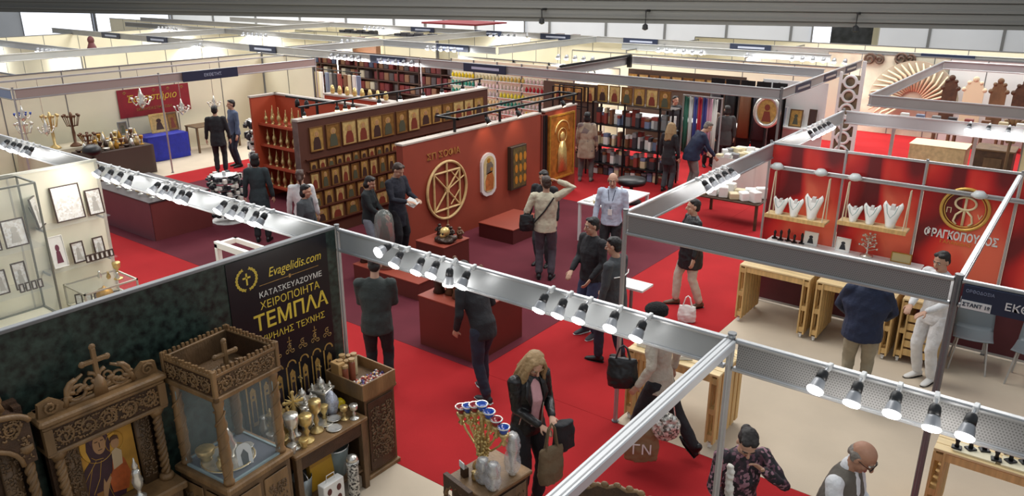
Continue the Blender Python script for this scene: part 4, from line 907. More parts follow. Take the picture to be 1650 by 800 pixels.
for (p0, p1, r) in ((q[0], q[1], .022), (q[1], q[2], .022), (q[2], q[3], .022), (q[3], q[0], .022), ((0, .55), (0, -.55), .022), (q[0], q[2], .018), (q[1], q[3], .018), ((0, 0), (.5, .2), .014), ((.1, .36), (.36, .1), .014), ((.1, -.3), (.36, -.05), .014)):
    b.tube([(p0[0], -.03, p0[1]), (p1[0], -.03, p1[1])], r, 6)
b.build('beams', wd, rg); MB().cyl((0, 0, 0), .05, .05, 12).build('hub', wd, rg, rot=(pi / 2, 0, 0))
MB().tube([(0, -.02, -.55), (0, -.02, -.8)], .01, 6).build('cord', wd, rg)
orange_paint = mat('orange_icon_paint', (178, 104, 50), .5, .1, var=.35, scale=9); grey_paint = mat('grey_icon_paint', (104, 96, 84), .5, var=.3, scale=12)
ai = thing('arched_icon', 'round-topped icon in a broad white frame on the red wall', 'icon', (XF - .001, 11.84, 0), W)
def stadium(w, z0, z1, n=10): r = w / 2; return [(-r, z0 + r * .5), (-r * .8, z0 + .05), (-r * .4, z0), (r * .4, z0), (r * .8, z0 + .05), (r, z0 + r * .5)] + [(r * cos(pi * k / n), z1 - r + r * sin(pi * k / n)) for k in range(n + 1)]
MB().prism(stadium(.46, .6, 1.48), -.05, -.0).build('white_frame', mat('white_gilt_frame', (214, 208, 206), .4), ai)
MB().prism(stadium(.34, .68, 1.42), -.058, -.05).build('painted_panel', mat('pale_icon_ground', (196, 176, 128), .5, var=.15, scale=8), ai)
MB().prism([(-.12, .72), (.12, .72), (.14, .95), (.08, 1.1), (-.06, 1.08), (-.13, .92)], -.063, -.058).build('orange_robe', orange_paint, ai)
MB().prism([(-.1, 1.05), (.1, 1.08), (.12, 1.22), (.05, 1.3), (-.08, 1.28)], -.063, -.058).build('grey_robe', grey_paint, ai)
MB().prism(disc(-.02, 1.33, .05, .05), -.065, -.058).prism(disc(.06, 1.14, .04, .04), -.066, -.058).build('halo', goldp, ai)
si = thing('square_icon', 'thick square-edged icon with gold figures hanging next to the arched icon', 'icon', (XF - .001, 12.78, 0), W)
MB().box(-.27, .27, -.1, 0, .56, 1.48, .006).build('board', mat('dark_icon_board', (58, 46, 34), .5), si)
MB().box(-.2, .24, -.104, -.1, .6, 1.44).build('painted_panel', mat('olive_icon_ground', (96, 84, 48), .5, .2, var=.4, scale=10), si)
f = MB()
for k in range(9): f.prism(disc(-.1 + .15 * (k % 3) , .76 + .24 * (k // 3), .05, .09, 10), -.109, -.104)
f.build('gold_figures', mat('lit_gold_paint', (206, 146, 56), .4, .4), si)
gi = thing('golden_panel', 'tall golden repousse panel leaning at the far end of the red stand', 'icon', (XF - .001, 14.45, 0), W)
MB().box(-.5, .5, -.06, 0, .45, 1.92, .01).build('board', mat('copper_gold_sheet', (178, 112, 46), .4, .4, var=.35, scale=7), gi)
f = MB(); f.box(-.5, -.46, -.075, -.06, .45, 1.92).box(.46, .5, -.075, -.06, .45, 1.92).box(-.46, .46, -.075, -.06, .45, .49).box(-.46, .46, -.075, -.06, 1.88, 1.92); f.build('frame', goldp, gi)
f = MB().tube([(.28 * cos(pi * k / 14), -.06, 1.5 + .26 * sin(pi * k / 14)) for k in range(15)], .02, 6); f.prism([(-.18, .6), (.2, .6), (.16, 1.1), (.08, 1.3), (-.08, 1.3), (-.16, 1.1)], -.085, -.06); f.ell((0, -.07, 1.4), (.09, .03, .11), 12, 7); f.tube([(.17 * cos(2 * pi * k / 20), -.065, 1.42 + .17 * sin(2 * pi * k / 20)) for k in range(20)], .012, 5, closed=True)
f.build('repousse_figure', gold, gi, True)
# lamps over the red wall
def wall_lamp(label, y, z=2.22):
    t = thing('wall_spotlight', label, 'spotlight', (XF + .05, y, z), W)
    MB().box(-.02, .02, -.02, .02, -.02, .05, .004).build('bracket', blackm, t)
    MB().at(Matrix.Rotation(radians(-35), 4, 'X')).lathe([(.03, -.02), (.045, -.05), (.05, -.16)], (0, 0, 0), 12).build('housing', black, t, True)
    MB().at(Matrix.Rotation(radians(-35), 4, 'X')).lathe([(.045, -.161), (.02, -.165)], (0, 0, 0), 12).build('lens', lamp_warm, t)
    d = bpy.data.lights.new('wall_beam', 'SPOT'); d.energy = 12; d.spot_size = radians(75); d.spot_blend = .8; d.color = (1, .78, .52); d.shadow_soft_size = .05
    l = bpy.data.objects.new('wall_beam', d); COL.objects.link(l); l.parent = t; l.location = (0, -.28, .0); l.rotation_euler = (radians(28), 0, 0)
tk = thing('lighting_track', 'black lighting track frame standing over the red wall with the arched icon', 'track', (XF + .05, 0, 0))
m = MB().box(-.02, .02, 10.9, 15.05, 2.26, 2.3)
m.box(-.5, .02, 10.9, 10.94, 2.26, 2.3).box(-.5, .02, 15.01, 15.05, 2.26, 2.3).box(-.54, -.5, 10.9, 15.05, 2.26, 2.3)
m.build('rail', blackm, tk)
for y in (10.92, 12.3, 13.7, 15.03): MB().box(-.1, -.06, y - .02, y + .02, 2.03, 2.26).build('upright', blackm, tk)
for i, y in enumerate((11.75, 12.75, 14.4)): wall_lamp(['black spotlight over the arched icon', 'black spotlight over the square-edged icon', 'black spotlight over the tall golden panel'][i], y)
# icon wall
XI = -11.6
iw = thing('icon_wall', 'brown red wall covered in rows of gilt icons', 'wall', (XI, 8.85, 0), W)
MB().box(0, 5.5, .0, .14, .0065, 2.3).build('panel', mat('brown_red_wall', (86, 48, 34), .6, var=.1, scale=2), iw)
MB().box(-.01, 5.51, -.02, .16, 2.3, 2.34).build('top_rim', stone, iw)
MB().box(-.02, 0, -.0, .14, .0065, 2.3).build('end_face', mat('grey_mirror_face', (110, 90, 86), .4, .2, var=.3, scale=5), iw)
sh = MB()
for z in (1.585, 1.36, .965, .625, .3): sh.box(.1, 5.4, -.05, 0, z - .02, z)
sh.build('ledges', mat('ledge_brown', (84, 44, 30), .5), iw)
gr = [mat('icon_gold_a', (186, 150, 84), .4, .35, var=.25, scale=12), mat('icon_gold_b', (204, 178, 116), .42, .3, var=.22, scale=16), mat('icon_gold_c', (138, 100, 50), .45, .3, var=.3, scale=12)]
fg = [mat('icon_robe_dark', (64, 42, 36), .5), mat('icon_robe_red', (120, 52, 36), .5), mat('icon_robe_green', (78, 80, 62), .5)]
frame_m = mat('icon_frame_wood', (110, 74, 40), .45)
def icon_proto(w, h, k, m0=None):
    t = thing('icon', 'x', 'icon', (0, 0, -50))
    f = MB()
    for (x0, x1, z0, z1) in ((-w / 2, w / 2, 0, .014), (-w / 2, w / 2, h - .014, h), (-w / 2, -w / 2 + .014, .014, h - .014), (w / 2 - .014, w / 2, .014, h - .014)): f.box(x0, x1, -.03, 0, z0, z1)
    f.build('frame', frame_m, t)
    MB().box(-w / 2 + .01, w / 2 - .01, -.022, 0, .01, h - .01).build('panel', m0 or gr[k % 3], t)
    c = (w * .0, h * .7)
    MB().prism(disc(0, h * .7, w * .2, w * .2, 14), -.025, -.022).build('halo', gold, t)
    s_ = MB().prism([(-w * .28, h * .08), (w * .28, h * .08), (w * .25, h * .4), (w * .14, h * .58), (-w * .14, h * .58), (-w * .25, h * .4)], -.027, -.022); s_.build('robe', fg[k % 3], t)
    MB().prism(disc(0, h * .7, w * .1, w * .13, 12), -.029, -.022).build('face', flesh, t)
    return t, kids(t)
BIG = [icon_proto(.34, .46, k) for k in range(3)]
UNUSED = [b for b, _ in BIG]
def place(protos, i, label, loc, rz, group, scale=None):
    p, ch = protos[i % len(protos)]
    if p in UNUSED: UNUSED.remove(p); p.location = loc; p.rotation_euler = (0, 0, rz); p['label'] = label; o = p; o.scale = scale or (1, 1, 1)
    else: o = copy_tree(p, label, loc, rz, ch=ch, scale=scale)
    o['group'] = group
    return o
ys = [9.24, 9.64, 10.04, 10.4, 10.77, 11.08, 11.48, 11.84, 12.2, 12.56, 12.92, 13.28, 13.64, 14.0]
for i, y in enumerate(ys): place(BIG, i * 2 + i // 3, '%s large gilt icon of the top row on the brown red icon wall' % ORD[i], (XI - .001, y, 1.7 + (.0 if i < 8 else .05)), W, 'large icons of the top row', (1.0 + .06 * ((i * 7) % 3 - 1), 1, 1.0 if i < 8 else .85))
SM = [icon_proto(.17, .2, k) for k in range(3)]; UNUSED += [b for b, _ in SM]
rows = [(1.365, .17, 20, 9.12, .21, 'small'), (.97, .36, 17, 9.12, .25, 'medium'), (.63, .3, 15, 9.14, .28, 'medium')]
nm = ['small upper row on the icon wall', 'middle row on the icon wall', 'lower row on the icon wall', 'lowest row on the icon wall']
for r, (z, h, n, y0, st, kd) in enumerate(rows):
    for i in range(n):
        sc_ = (st * .8 / .17, 1, h / .2 * (.94 + .06 * (i % 2)))
        place(SM, i + r, '%s icon from the censer bay in the %s' % (ORD[i], nm[r]), (XI - .001, y0 + st * i, z), W, nm[r], sc_)
for i in range(10): place(SM, i, '%s icon from the censer bay in the %s' % (ORD[i], nm[3]), (XI - .001, 9.2 + .4 * i, .305), W, nm[3], (1.95, 1, 1.45))
# alcove shelves with brass censers
al = thing('censer_shelf', 'orange red shelf bay filled with brass censers beside the icon wall', 'shelf', (-14.95, 10.2, 0))
MB().box(0, 3.05, .64, .7, .0065, 2.28).box(-.03, .03, 0, .7, .0065, 2.28).build('back_panel', red_orange, al)
MB().box(-.05, 3.08, .62, .72, 2.28, 2.32).box(-.05, .05, -.02, .72, 2.28, 2.32).build('top_rim', stone, al)
for k, z in enumerate((1.72, 1.25, .77, .32)):
    MB().box(.03, 3.05, .12, .64, z - .05, z).build('shelf', red_orange, al)
cz = MB().lathe([(.035, 0), (.03, .01), (.012, .025), (.03, .05), (.04, .08), (.03, .11), (.012, .13), (.02, .15), (.008, .18), (.003, .22)], seg=8).build('censer', brass, None, True); cd0 = cz.data
bpy.data.objects.remove(cz)
for k, z in enumerate((1.72, 1.25, .77, .32)):
    for i in range(12):
        o = bpy.data.objects.new('censer', cd0); COL.objects.link(o); o.location = (-14.72 + .115 * i, 10.4 + .1 * (i % 2), z); o.scale = (1.2, 1.2, 1.3 + .25 * ((i * 5 + k) % 3))
        tag(o, '%s brass censer on the %s shelf of the orange red bay' % (ORD[i], ['top', 'second', 'third', 'bottom'][k]), 'censer', 'brass censers in the orange red bay')
tk = thing('lighting_track', 'short black lighting track with two dark heads over the censer bay', 'track', (-13.0, 10.15, 0))
MB().box(-.6, .9, -.02, .02, 2.42, 2.46).box(.35, .39, -.02, .02, 2.05, 2.42).build('rail', blackm, tk)
for x in (-.25, .05): MB().lathe([(.03, 0), (.05, -.06), (.05, -.16)], (x, 0, 2.41), 10).build('head', black, tk, True)
def bare_lamp(label, x, y, z, warm=True, drop=.1):
    t = thing('track_lamp', label, 'lamp', (x, y, z), 0, 'small lamps over the red stand')
    MB().box(-.012, .012, -.012, .012, 0, drop).build('arm', blackm, t); MB().lathe([(.02, .03), (.04, 0), (.045, -.05)], seg=10).build('housing', black, t, True)
    MB().ell((0, 0, -.06), (.045, .045, .03), 10, 6).build('bulb', lamp_warm if warm else lamp_far, t)
for i, (x, y) in enumerate([(-11.72, q) for q in (9.1, 9.9, 10.1, 10.3, 11.0, 11.6, 12.3, 12.9, 13.6, 14.2)]):
    bare_lamp('%s glowing lamp along the top of the icon wall from the censer bay' % ORD[i], x, y, 2.42, i < 4)
tkk = thing('lighting_track', 'long black lighting track along the top of the icon wall', 'track', (XI - .12, 0, 0))
MB().box(-.02, .02, 9.0, 14.3, 2.52, 2.55).build('rail', blackm, tkk)
for y in (9.05, 11.5, 14.2): MB().box(-.015, .015, y, y + .03, 2.34, 2.52).build('upright', blackm, tkk)
# plinths and sculptures
def plinth(label, x0, x1, y0, y1, h, m=red_dark, cat='plinth'):
    t = thing('plinth', label, cat, (x0, y0, 0)); MB().box(.01, x1 - x0 - .01, .01, y1 - y0 - .01, .0065, h - .02).build('body', m, t); MB().box(0, x1 - x0, 0, y1 - y0, h - .02, h, .004).build('top', red_wall, t); return t
plinth('large dark red plinth behind the man in black trousers', -6.87, -5.87, 6.95, 8.0, .74)
plinth('low dark red bench box standing against the red wall', -9.2, -8.35, 11.05, 12.2, .3, mat('oxblood_laminate', (84, 30, 28), .5))
plinth('dark red plinth below the round wooden emblem carrying the gilt skull', -8.75, -8.1, 8.85, 9.5, .62)
plinth('long low dark red base behind the spotlights', -9.4, -7.9, 8.02, 8.45, .3)
def figurine(label, x, y, z, h, m, group=None, w=1.0):
    t = thing('figurine', label, 'figurine', (x, y, z), (x * 3) % 2, group); k = h / .4
    MB().lathe([(.07 * w, 0), (.08 * w, .02 * k), (.06 * w, .08 * k), (.075 * w, .2 * k), (.06 * w, .27 * k), (.025, .31 * k)], seg=12).build('robe', m, t, True); MB().ell((0, 0, .35 * k), (.033, .036, .045 * k), 10, 7).build('head', m, t, True)
    MB().tube([(.06 * w, 0, .25 * k), (.07 * w, -.05, .17 * k), (.01, -.075, .19 * k)], .016, 6).tube([(-.06 * w, 0, .25 * k), (-.07 * w, -.05, .17 * k), (-.01, -.075, .2 * k)], .016, 6).build('arms', m, t, True)
bz = [mat('dark_bronze', (62, 46, 38), .4, .4, var=.2, scale=12), mat('brown_bronze', (104, 70, 48), .45, .3, var=.2, scale=12), mat('terracotta_clay', (150, 96, 62), .6, var=.2, scale=12)]
for i in range(9): figurine('%s bronze figurine in the group on the large plinth behind the man in black trousers' % ORD[i], -6.7 + .17 * (i % 5), 7.2 + .28 * (i // 5) + .05 * (i % 2), .74, .34 + .05 * (i % 3), bz[i % 3 if i % 3 < 2 else 1], 'bronze figurines on the large plinth', 1.1)
for i in range(3): figurine('%s clay figurine at the foot of the red wall end' % ORD[i], -9.3 + .24 * i, 8.2, .3, .36 - .05 * i, bz[2 if i else 0], 'clay figurines by the wall end')
t = thing('glass_dome', 'tall grey glass dome over a dark statue at the end of the red wall', 'statue', (-8.85, 8.26, .3)); MB().lathe([(.16, 0), (.16, .75), (.14, .88), (.08, .96), (.01, .98)], seg=20).build('dome', mat('smoky_glass', (150, 156, 150), .08, alpha=.4), t, True); MB().lathe([(.1, .01), (.07, .2), (.09, .5), (.06, .68), (.03, .72), (.05, .8), (.02, .86)], seg=12).build('statue', bz[0], t, True); MB().cyl((0, 0, 0), .18, .02, 20).build('base', red_dark, t)
t = thing('gilt_skull', 'gilt skull on a dark rocky base under the round wooden emblem', 'sculpture', (-8.3, 9.1, .62)); remeshed(MB().ell((0, 0, .04), (.2, .16, .06)).ell((.12, .06, .07), (.08, .08, .05)), 'rock_base', bz[0], t, .02, 1, .05, .08); remeshed(MB().ell((0, 0, .17), (.08, .095, .085)).ell((0, -.05, .12), (.055, .06, .05)), 'skull', gold, t, .012, 2); MB().ell((-.03, -.09, .16), (.018, .014, .02)).ell((.03, -.09, .16), (.018, .014, .02)).build('eye_socket', black, t)
for i in range(4): figurine('%s small dark figure beside the gilt skull' % ORD[i], -8.62 + .13 * i, 9.32 + .07 * (i % 2), .62, .2, bz[i % 2], 'dark figures beside the gilt skull', .7)
# maroon counter on the far end of the plum carpet
t = thing('maroon_counter', 'plain maroon counter beyond the cream icon booth fascia', 'counter', (-16.2, 7.08, 0)); MB().box(0, 2.25, 0, 1.25, .0065, .75).build('front_panel', mat('plum_laminate', (108, 66, 74), .5, var=.05, scale=2), t); MB().box(2.25, 2.27, .02, 1.23, .0065, .75).build('side_panel', mat('brown_maroon', (112, 52, 50), .5, var=.06, scale=2), t); MB().box(-.02, 2.29, -.02, 1.27, .75, .78, .005).build('top', mat('dark_top', (60, 50, 52), .4), t)
for i in range(14): vessel('goblet', '%s silver goblet in the row on the maroon counter' % ORD[i], 'goblet', (-15.9 + .14 * i, 7.3 + .1 * (i % 3), .78), [(r * .9, z * .8) for r, z in chal], [silver, brass, mat('dark_pewter', (90, 88, 88), .35, .7)][i % 3], 'goblets on the maroon counter')
# ------------------------------------------------------------------ cream icon booth (left of the dark banner)
XW = -10.46
wb = thing('booth_wall', 'bright cream booth wall hung with framed silver icons on glass shelves', 'wall', (XW, .4, 0), W)
MB().box(0, 4.28, -.015, .02, 0, 2.5).build('panel', cream2, wb)
m = MB().box(0, 4.3, -.02, .024, 2.5, 2.53)
for k in range(5): m.box(k * 1.07 - .01, k * 1.07 + .01, -.018, .022, 0, 2.5)
m.box(4.26, 4.3, -.02, .024, 0, 2.5); m.build('profile', mat('pale_profile', (206, 204, 188), .4, .3), wb)
dwood = mat('dark_frame_wood', (70, 50, 40), .45); sil_relief = speckle('silver_relief', [(240, 237, 228), (232, 227, 216), (244, 242, 236), (222, 215, 202)], 45, .35, .15)
white_p = mat('white_mount', (240, 236, 226), .5)
for (z, ya, yb, lab) in ((1.82, 3.75, 4.64, 'upper glass shelf on the cream wall under the large silver frame'), (1.24, 3.72, 4.64, 'lower glass shelf on the cream wall holding small frames')):
    t = thing('glass_shelf', lab, 'shelf', (XW + .02, 0, z)); MB().box(0, .24, ya, yb, -.012, 0).build('pane', glass, t)
    for y in (ya + .06, yb - .08): MB().box(0, .2, y, y + .012, -.04, -.012).build('bracket', alu, t)
def fr(lab, x, y, z, w, h, rz=W, fig=None, pm=None, group='framed icons in the cream booth'): return photo_frame('framed_icon', lab, 'framed icon', (x, y, z), rz, w, h, dwood, pm or sil_relief, group, fig=fig, b=.016)
gfig = mat('pale_silver_figure', (196, 190, 178), .35, .3)
fr('large dark-framed silver icon with rows of small saints on the upper glass shelf', XW + .1, 4.22, 1.82, .36, .46, fig=None)
fr('narrow dark-framed icon on the upper shelf by the corner of the cream wall', XW + .1, 4.55, 1.82, .2, .34, fig=gfig)
fr('slanted dark-framed icon on the upper shelf by the glass showcase', XW + .1, 3.86, 1.82, .26, .4, rz=W + .9, fig=gfig)
cards = mat('figure_card', (222, 214, 206), .5)
fr('dark-framed icon standing midway on the lower glass shelf', XW + .12, 4.22, 1.24, .16, .28, fig=gfig)
fr('dark-framed icon at the corner end of the lower glass shelf', XW + .1, 4.5, 1.24, .14, .27, fig=gfig)
t = photo_frame('printed_card', 'tall white card with a red and blue robed saint on the lower glass shelf', 'card', (XW + .12, 3.98, 1.24), W, .18, .42, white_p, white_p, fig=mat('violet_robe_print', (112, 56, 70), .5))
for i in range(6): fr('%s small dark-framed icon along the front of the lower glass shelf' % ORD[i], XW + .21, 4.28 + .062 * i, 1.24, .06, .1, group='small icons on the lower shelf')
# tall glass showcase
vc = thing('glass_showcase', 'tall glass showcase with thin dark edges at the picture edge in the cream booth', 'showcase', (-10.4, 2.55, 0))
e_ = MB()
for (x, y) in ((.0, 0), (.5, 0), (.0, 1.15), (.5, 1.15)): e_.box(x - .01, x + .01, y - .01, y + .01, 0, 2.5)
for z in (.78, 2.5): e_.box(0, .5, -.01, .01, z - .01, z + .01).box(0, .5, 1.14, 1.16, z - .01, z + .01).box(-.01, .01, 0, 1.15, z - .01, z + .01).box(.49, .51, 0, 1.15, z - .01, z + .01)
e_.build('edge_profile', mat('dark_grey_edge', (120, 122, 112), .4, .3), vc)
MB().box(.0, .5, 0, 1.15, .0065, .77).build('cabinet_base', cream2, vc)
MB().box(.497, .503, .01, 1.14, .79, 2.49).build('front_glass', glass, vc); MB().box(.01, .49, 1.147, 1.153, .79, 2.49).build('side_glass', glass, vc)
for z in (1.18, 1.72): MB().box(.02, .48, .02, 1.13, z - .01, z).build('inner_shelf', glass, vc)
for k, (y, z, w, h, lab) in enumerate(((3.15, 1.72, .28, .34, 'first silver icon on the upper shelf of the glass showcase'), (3.46, 1.72, .26, .34, 'second silver icon on the upper shelf of the glass showcase'), (3.2, 1.18, .14, .3, 'narrow icon on the lower shelf of the glass showcase'), (3.42, 1.18, .16, .34, 'taller icon on the lower shelf of the glass showcase'))):
    fr(lab, -10.12, y, z, w, h, fig=gfig)
for i in range(4): fr('%s tiny dark-framed icon at the front of the lower showcase shelf' % ORD[i], -10.0, 3.36 + .07 * i, 1.18, .06, .11, group='tiny icons in the showcase')
t = thing('leaflet_pile', 'fan of white printed leaflets on the ledge of the glass showcase', 'leaflets', (-9.86, 0, 0))
MB().box(-.04, .3, 2.5, 3.68, .74, .78).build('ledge', cream2, t)
for k in range(8): MB().at(Matrix.Translation((.12, 2.62 + .14 * k, .782 + .002 * k)) @ Matrix.Rotation(.3 * ((k * 5) % 3 - 1), 4, 'Z')).box(-.1, .1, -.07, .07, 0, .006).build('leaflet', [paper, speckle('leaflet_print', [(236, 232, 224), (206, 186, 140), (240, 238, 232), (170, 120, 100)], 14)][k % 2], t)
# low glass counter
gc = thing('glass_counter', 'low glass counter of silver goods at the front of the cream booth', 'counter', (-10.35, 3.95, 0))
MB().box(0, .58, 0, .7, .0065, .72).build('base', cream2, gc)
e_ = MB()
for (x, y) in ((0.01, 0.01), (.57, 0.01), (.01, .69), (.57, .69)): e_.box(x - .01, x + .01, y - .01, y + .01, .72, 1.0)
for z in (.725, 1.0): e_.box(0, .58, 0, .02, z - .01, z + .01).box(0, .58, .68, .7, z - .01, z + .01).box(0, .02, 0, .7, z - .01, z + .01).box(.56, .58, 0, .7, z - .01, z + .01)
e_.build('edge_profile', mat('pale_edge', (190, 186, 170), .4, .3), gc)
MB().box(.02, .56, .02, .68, .995, 1.005).build('glass_top', glass, gc); MB().box(.567, .573, .02, .68, .74, .99).build('glass_front', glass, gc); MB().box(.02, .56, .007, .013, .74, .99).build('glass_side', glass, gc)
vessel('crown', 'gilt bishop crown inside the low glass counter of the cream booth', 'crown', (-10.0, 4.3, .735), [(.08, 0), (.1, .05), (.11, .12), (.08, .18), (.03, .2), (.01, .23)], goldp)
for i in range(5): fr('%s small icon leaning inside the low glass counter' % ORD[i], -10.2 + .07 * i, 4.05 + .09 * i, .735, .09, .14, rz=W - .4, group='small icons in the low glass counter')
vessel('chalice', 'gilt chalice on top of the low glass counter of the cream booth', 'chalice', (-9.98, 4.5, 1.006), chal, gold)
for i in range(3): vessel('cruet', '%s small silver cruet on top of the low glass counter' % ORD[i], 'cruet', (-10.2 + .12 * i, 4.36 + .06 * i, 1.006), [(.02, 0), (.03, .03), (.012, .08), (.016, .1)], [silver, brass, silver][i], 'cruets on the low glass counter')
t = thing('white_frame_stand', 'empty white frame stand behind the top of the dark banner wall', 'stand', (-8.75, 5.25, 0), 0)
MB().box(-.03, .03, -.03, .03, .0065, 1.55).box(.6, .66, -.03, .03, .0065, 1.55).build('legs', white_p, t); MB().box(-.03, .66, -.03, .03, 1.5, 1.58).box(-.03, .66, .25, .29, 1.5, 1.56).box(-.03, .03, .03, .29, 1.5, 1.56).box(.6, .66, .03, .29, 1.5, 1.56).build('top_frame', white_p, t)
# ------------------------------------------------------------------ booth with the crimson banner
XC = -21.3
partition('long cream back wall behind the crimson banner and blue-draped table', (XC, 4.6), (XC, 15.1), 2.5, cream, step=1.5)
partition('cream side wall of the crimson banner booth by the two standing men', (XC + .02, 15.15), (-18.9, 15.15), 2.5, cream)
partition('cream cross wall at the picture edge in the crimson banner booth', (XC - 5, 8.05), (XC - .05, 8.05), 2.5, cream)
fascia('pinkish fascia over the booth with the crimson banner', (-18.8, 7.0), (-18.8, 15.2), mat('pinkish_fascia', (168, 152, 146), .5, .2))
fascia('bluish fascia at the picture edge beside the crimson banner booth', (-23.5, 6.95), (-18.84, 6.95), mat('bluish_fascia', (142, 164, 200), .5, .2))
post('grey corner post of the crimson banner booth near the picture edge', -18.8, 6.98); post('slim post at the aisle side of the crimson banner booth', -18.8, 10.3); post('corner post beyond the two standing men', -18.8, 15.18)
s = thing('stand_sign', 'navy stand sign over the crimson banner booth', 'sign', (-18.76, 10.9, 2.25), W); MB().box(0, 1.6, -.03, -.012, 0, .25).build('board', navy, s); text('lettering', 'ΕΚΘΕΤΗΣ', .11, mat('pale_sign_print', (170, 178, 200), .5), s, (.85, -.034, .12), (pi / 2, 0, 0))
cr = thing('crimson_banner', 'wide crimson banner with gold lettering on the cream wall', 'banner', (XC + .03, 10.4, 0), W)
MB().box(0, 2.1, -.01, 0, 1.12, 1.88).build('cloth', mat('crimson_banner_cloth', (140, 26, 40), .6, var=.15, scale=4), cr)
text('lettering', 'Ἐργαστήριο', .26, gold_print, cr, (.95, -.012, 1.6), (pi / 2, 0, 0), shear=.3); text('lettering', 'ΕΚΚΛΗΣΙΑΣΤΙΚΑ ΕΙΔΗ', .1, gold_print2, cr, (1.0, -.012, 1.3), (pi / 2, 0, 0))
m = MB()
for k in range(5): m.tube(spiral(.2 + .42 * k, 1.78, .05, 0, 1.3, -.011, 8), .008, 4)
m.build('gold_ornament', gold_print2, cr)
def table(label, x0, x1, y0, y1, h, m, cloth=None):
    t = thing('table', label, 'table', (x0, y0, 0)); w, d = x1 - x0, y1 - y0
    MB().box(0, w, 0, d, h - .03, h, .005).build('tabletop', m, t)
    for x in (.04, w - .04):
        for y in (.04, d - .04): MB().box(x - .025, x + .025, y - .025, y + .025, .0065, h - .03).build('leg', m, t)
    if cloth:
        def fn(u, v):
            a = u * 4; k = int(min(a, 3.999)); f = a - k; c = [(0, 0), (w, 0), (w, d), (0, d), (0, 0)]; x = c[k][0] + (c[k + 1][0] - c[k][0]) * f; y = c[k][1] + (c[k + 1][1] - c[k][1]) * f
            cx, cy = x - w / 2, y - d / 2; q = 1 + .03 * (1 - v) * (1 + sin(u * 60)) + .01; return (w / 2 + cx * q, d / 2 + cy * q, .015 + (h - .005) * v)
        MB().grid(fn, 80, 4).box(-.005, w + .005, -.005, d + .005, h, h + .008).build('tablecloth', cloth, t, True)
    return t
table('table hung with a royal blue cloth under the gilt framed icon', -20.9, -20.25, 10.5, 11.7, .68, white, mat('royal_blue_cloth', (22, 34, 150), .6, var=.2, scale=6, bump=.3, bscale=12))
table('long table of church metalware along the cream wall beside the blue cloth', -20.95, -20.2, 7.6, 10.35, .75, walnut_d, mat('cream_cloth', (200, 190, 166), .8))
table('table of dark metalware towards the aisle in the crimson banner booth', -19.9, -19.2, 8.4, 10.1, .72, walnut_d, mat('dark_brown_cloth', (74, 58, 50), .8))
table('small table beside the two men in the crimson banner booth', -20.9, -20.3, 12.0, 13.4, .75, walnut, None)
photo_frame('gilt_icon', 'square gilt framed icon with an oval saint above the blue cloth', 'icon', (-20.75, 11.2, .69), W, .52, .52, gold, gr[1], fig=fg[0], b=.06)
photo_frame('gilt_icon', 'brown framed icon next to the square gilt icon above the blue cloth', 'icon', (-20.75, 11.6, .69), W, .32, .5, walnut, gr[2], fig=fg[1], b=.04)
photo_frame('gilt_icon', 'small grey framed icon on the metalware table beside the blue cloth', 'icon', (-20.8, 10.2, .76), W, .26, .36, alu_d, grey_paint, fig=fg[2], b=.03)
def chandelier(label, x, y, z, s_=1.0, m=silver, top=2.5, blue=False):
    t = thing('chandelier', label, 'chandelier', (x, y, z))
    MB().tube([(0, 0, .3 * s_), (0, 0, top - z)], .008, 5).build('chain', m, t)
    MB().lathe([(.004, -.2 * s_), (.05 * s_, -.14 * s_), (.1 * s_, -.05 * s_), (.04 * s_, .02 * s_), (.07 * s_, .12 * s_), (.03 * s_, .2 * s_), (.01 * s_, .3 * s_)], seg=12).build('body', m, t, True)
    b = MB(); c = MB()
    for k in range(8):
        a = k * pi / 4; b.tube([(.05 * s_ * cos(a), .05 * s_ * sin(a), -.05 * s_), (.15 * s_ * cos(a), .15 * s_ * sin(a), -.1 * s_), (.22 * s_ * cos(a), .22 * s_ * sin(a), .02 * s_)], .008 * s_ + .003, 5)
        c.lathe([(.015 * s_, 0), (.035 * s_, .05 * s_), (.03 * s_, .06 * s_)], (.22 * s_ * cos(a), .22 * s_ * sin(a), .02 * s_), 8)
    b.build('arms', m, t, True); c.build('cups', glass_b if blue else m, t, True)
    return t
chandelier('silver chandelier hanging in front of the crimson banner', -20.2, 10.5, 1.7, 1.1)
chandelier('silver chandelier hanging over the gilt framed icons', -20.2, 11.6, 1.35, .9)
chandelier('small silver chandelier hanging near the two standing men', -20.2, 12.6, 1.35, .8)
chandelier('royal blue glass hanging lamp near the picture edge in the crimson banner booth', -20.2, 7.6, 1.7, .8, silver, blue=True)
chandelier('white hanging lamp below the blue one near the picture edge', -20.2, 8.05, 1.3, .8)
t = thing('hanging_rail', 'thin metal rail overhead from which the silver chandeliers hang', 'rail', (-20.2, 6.97, 2.5)); MB().box(-.02, .02, 0, 8.17, -.01, .03).build('bar', alu, t)
def candle_tree(label, x, y, z, h, m=brass):
    t = thing('candlestick', label, 'candlestick', (x, y, z)); MB().lathe([(.14, 0), (.12, .04), (.03, .1), (.04, h * .4), (.025, h * .5), (.03, h * .8), (.05, h * .85), (.02, h)], seg=12).build('stem', m, t, True)
    b = MB()
    for k in range(7): a = k * .9; b.tube([(0, 0, h * .6), (.12 * cos(a), .12 * sin(a), h * .6), (.18 * cos(a), .18 * sin(a), h * .85)], .012, 5).lathe([(.01, 0), (.04, .04), (.035, .07)], (.18 * cos(a), .18 * sin(a), h * .85), 8)
    b.build('branches', m, t, True)
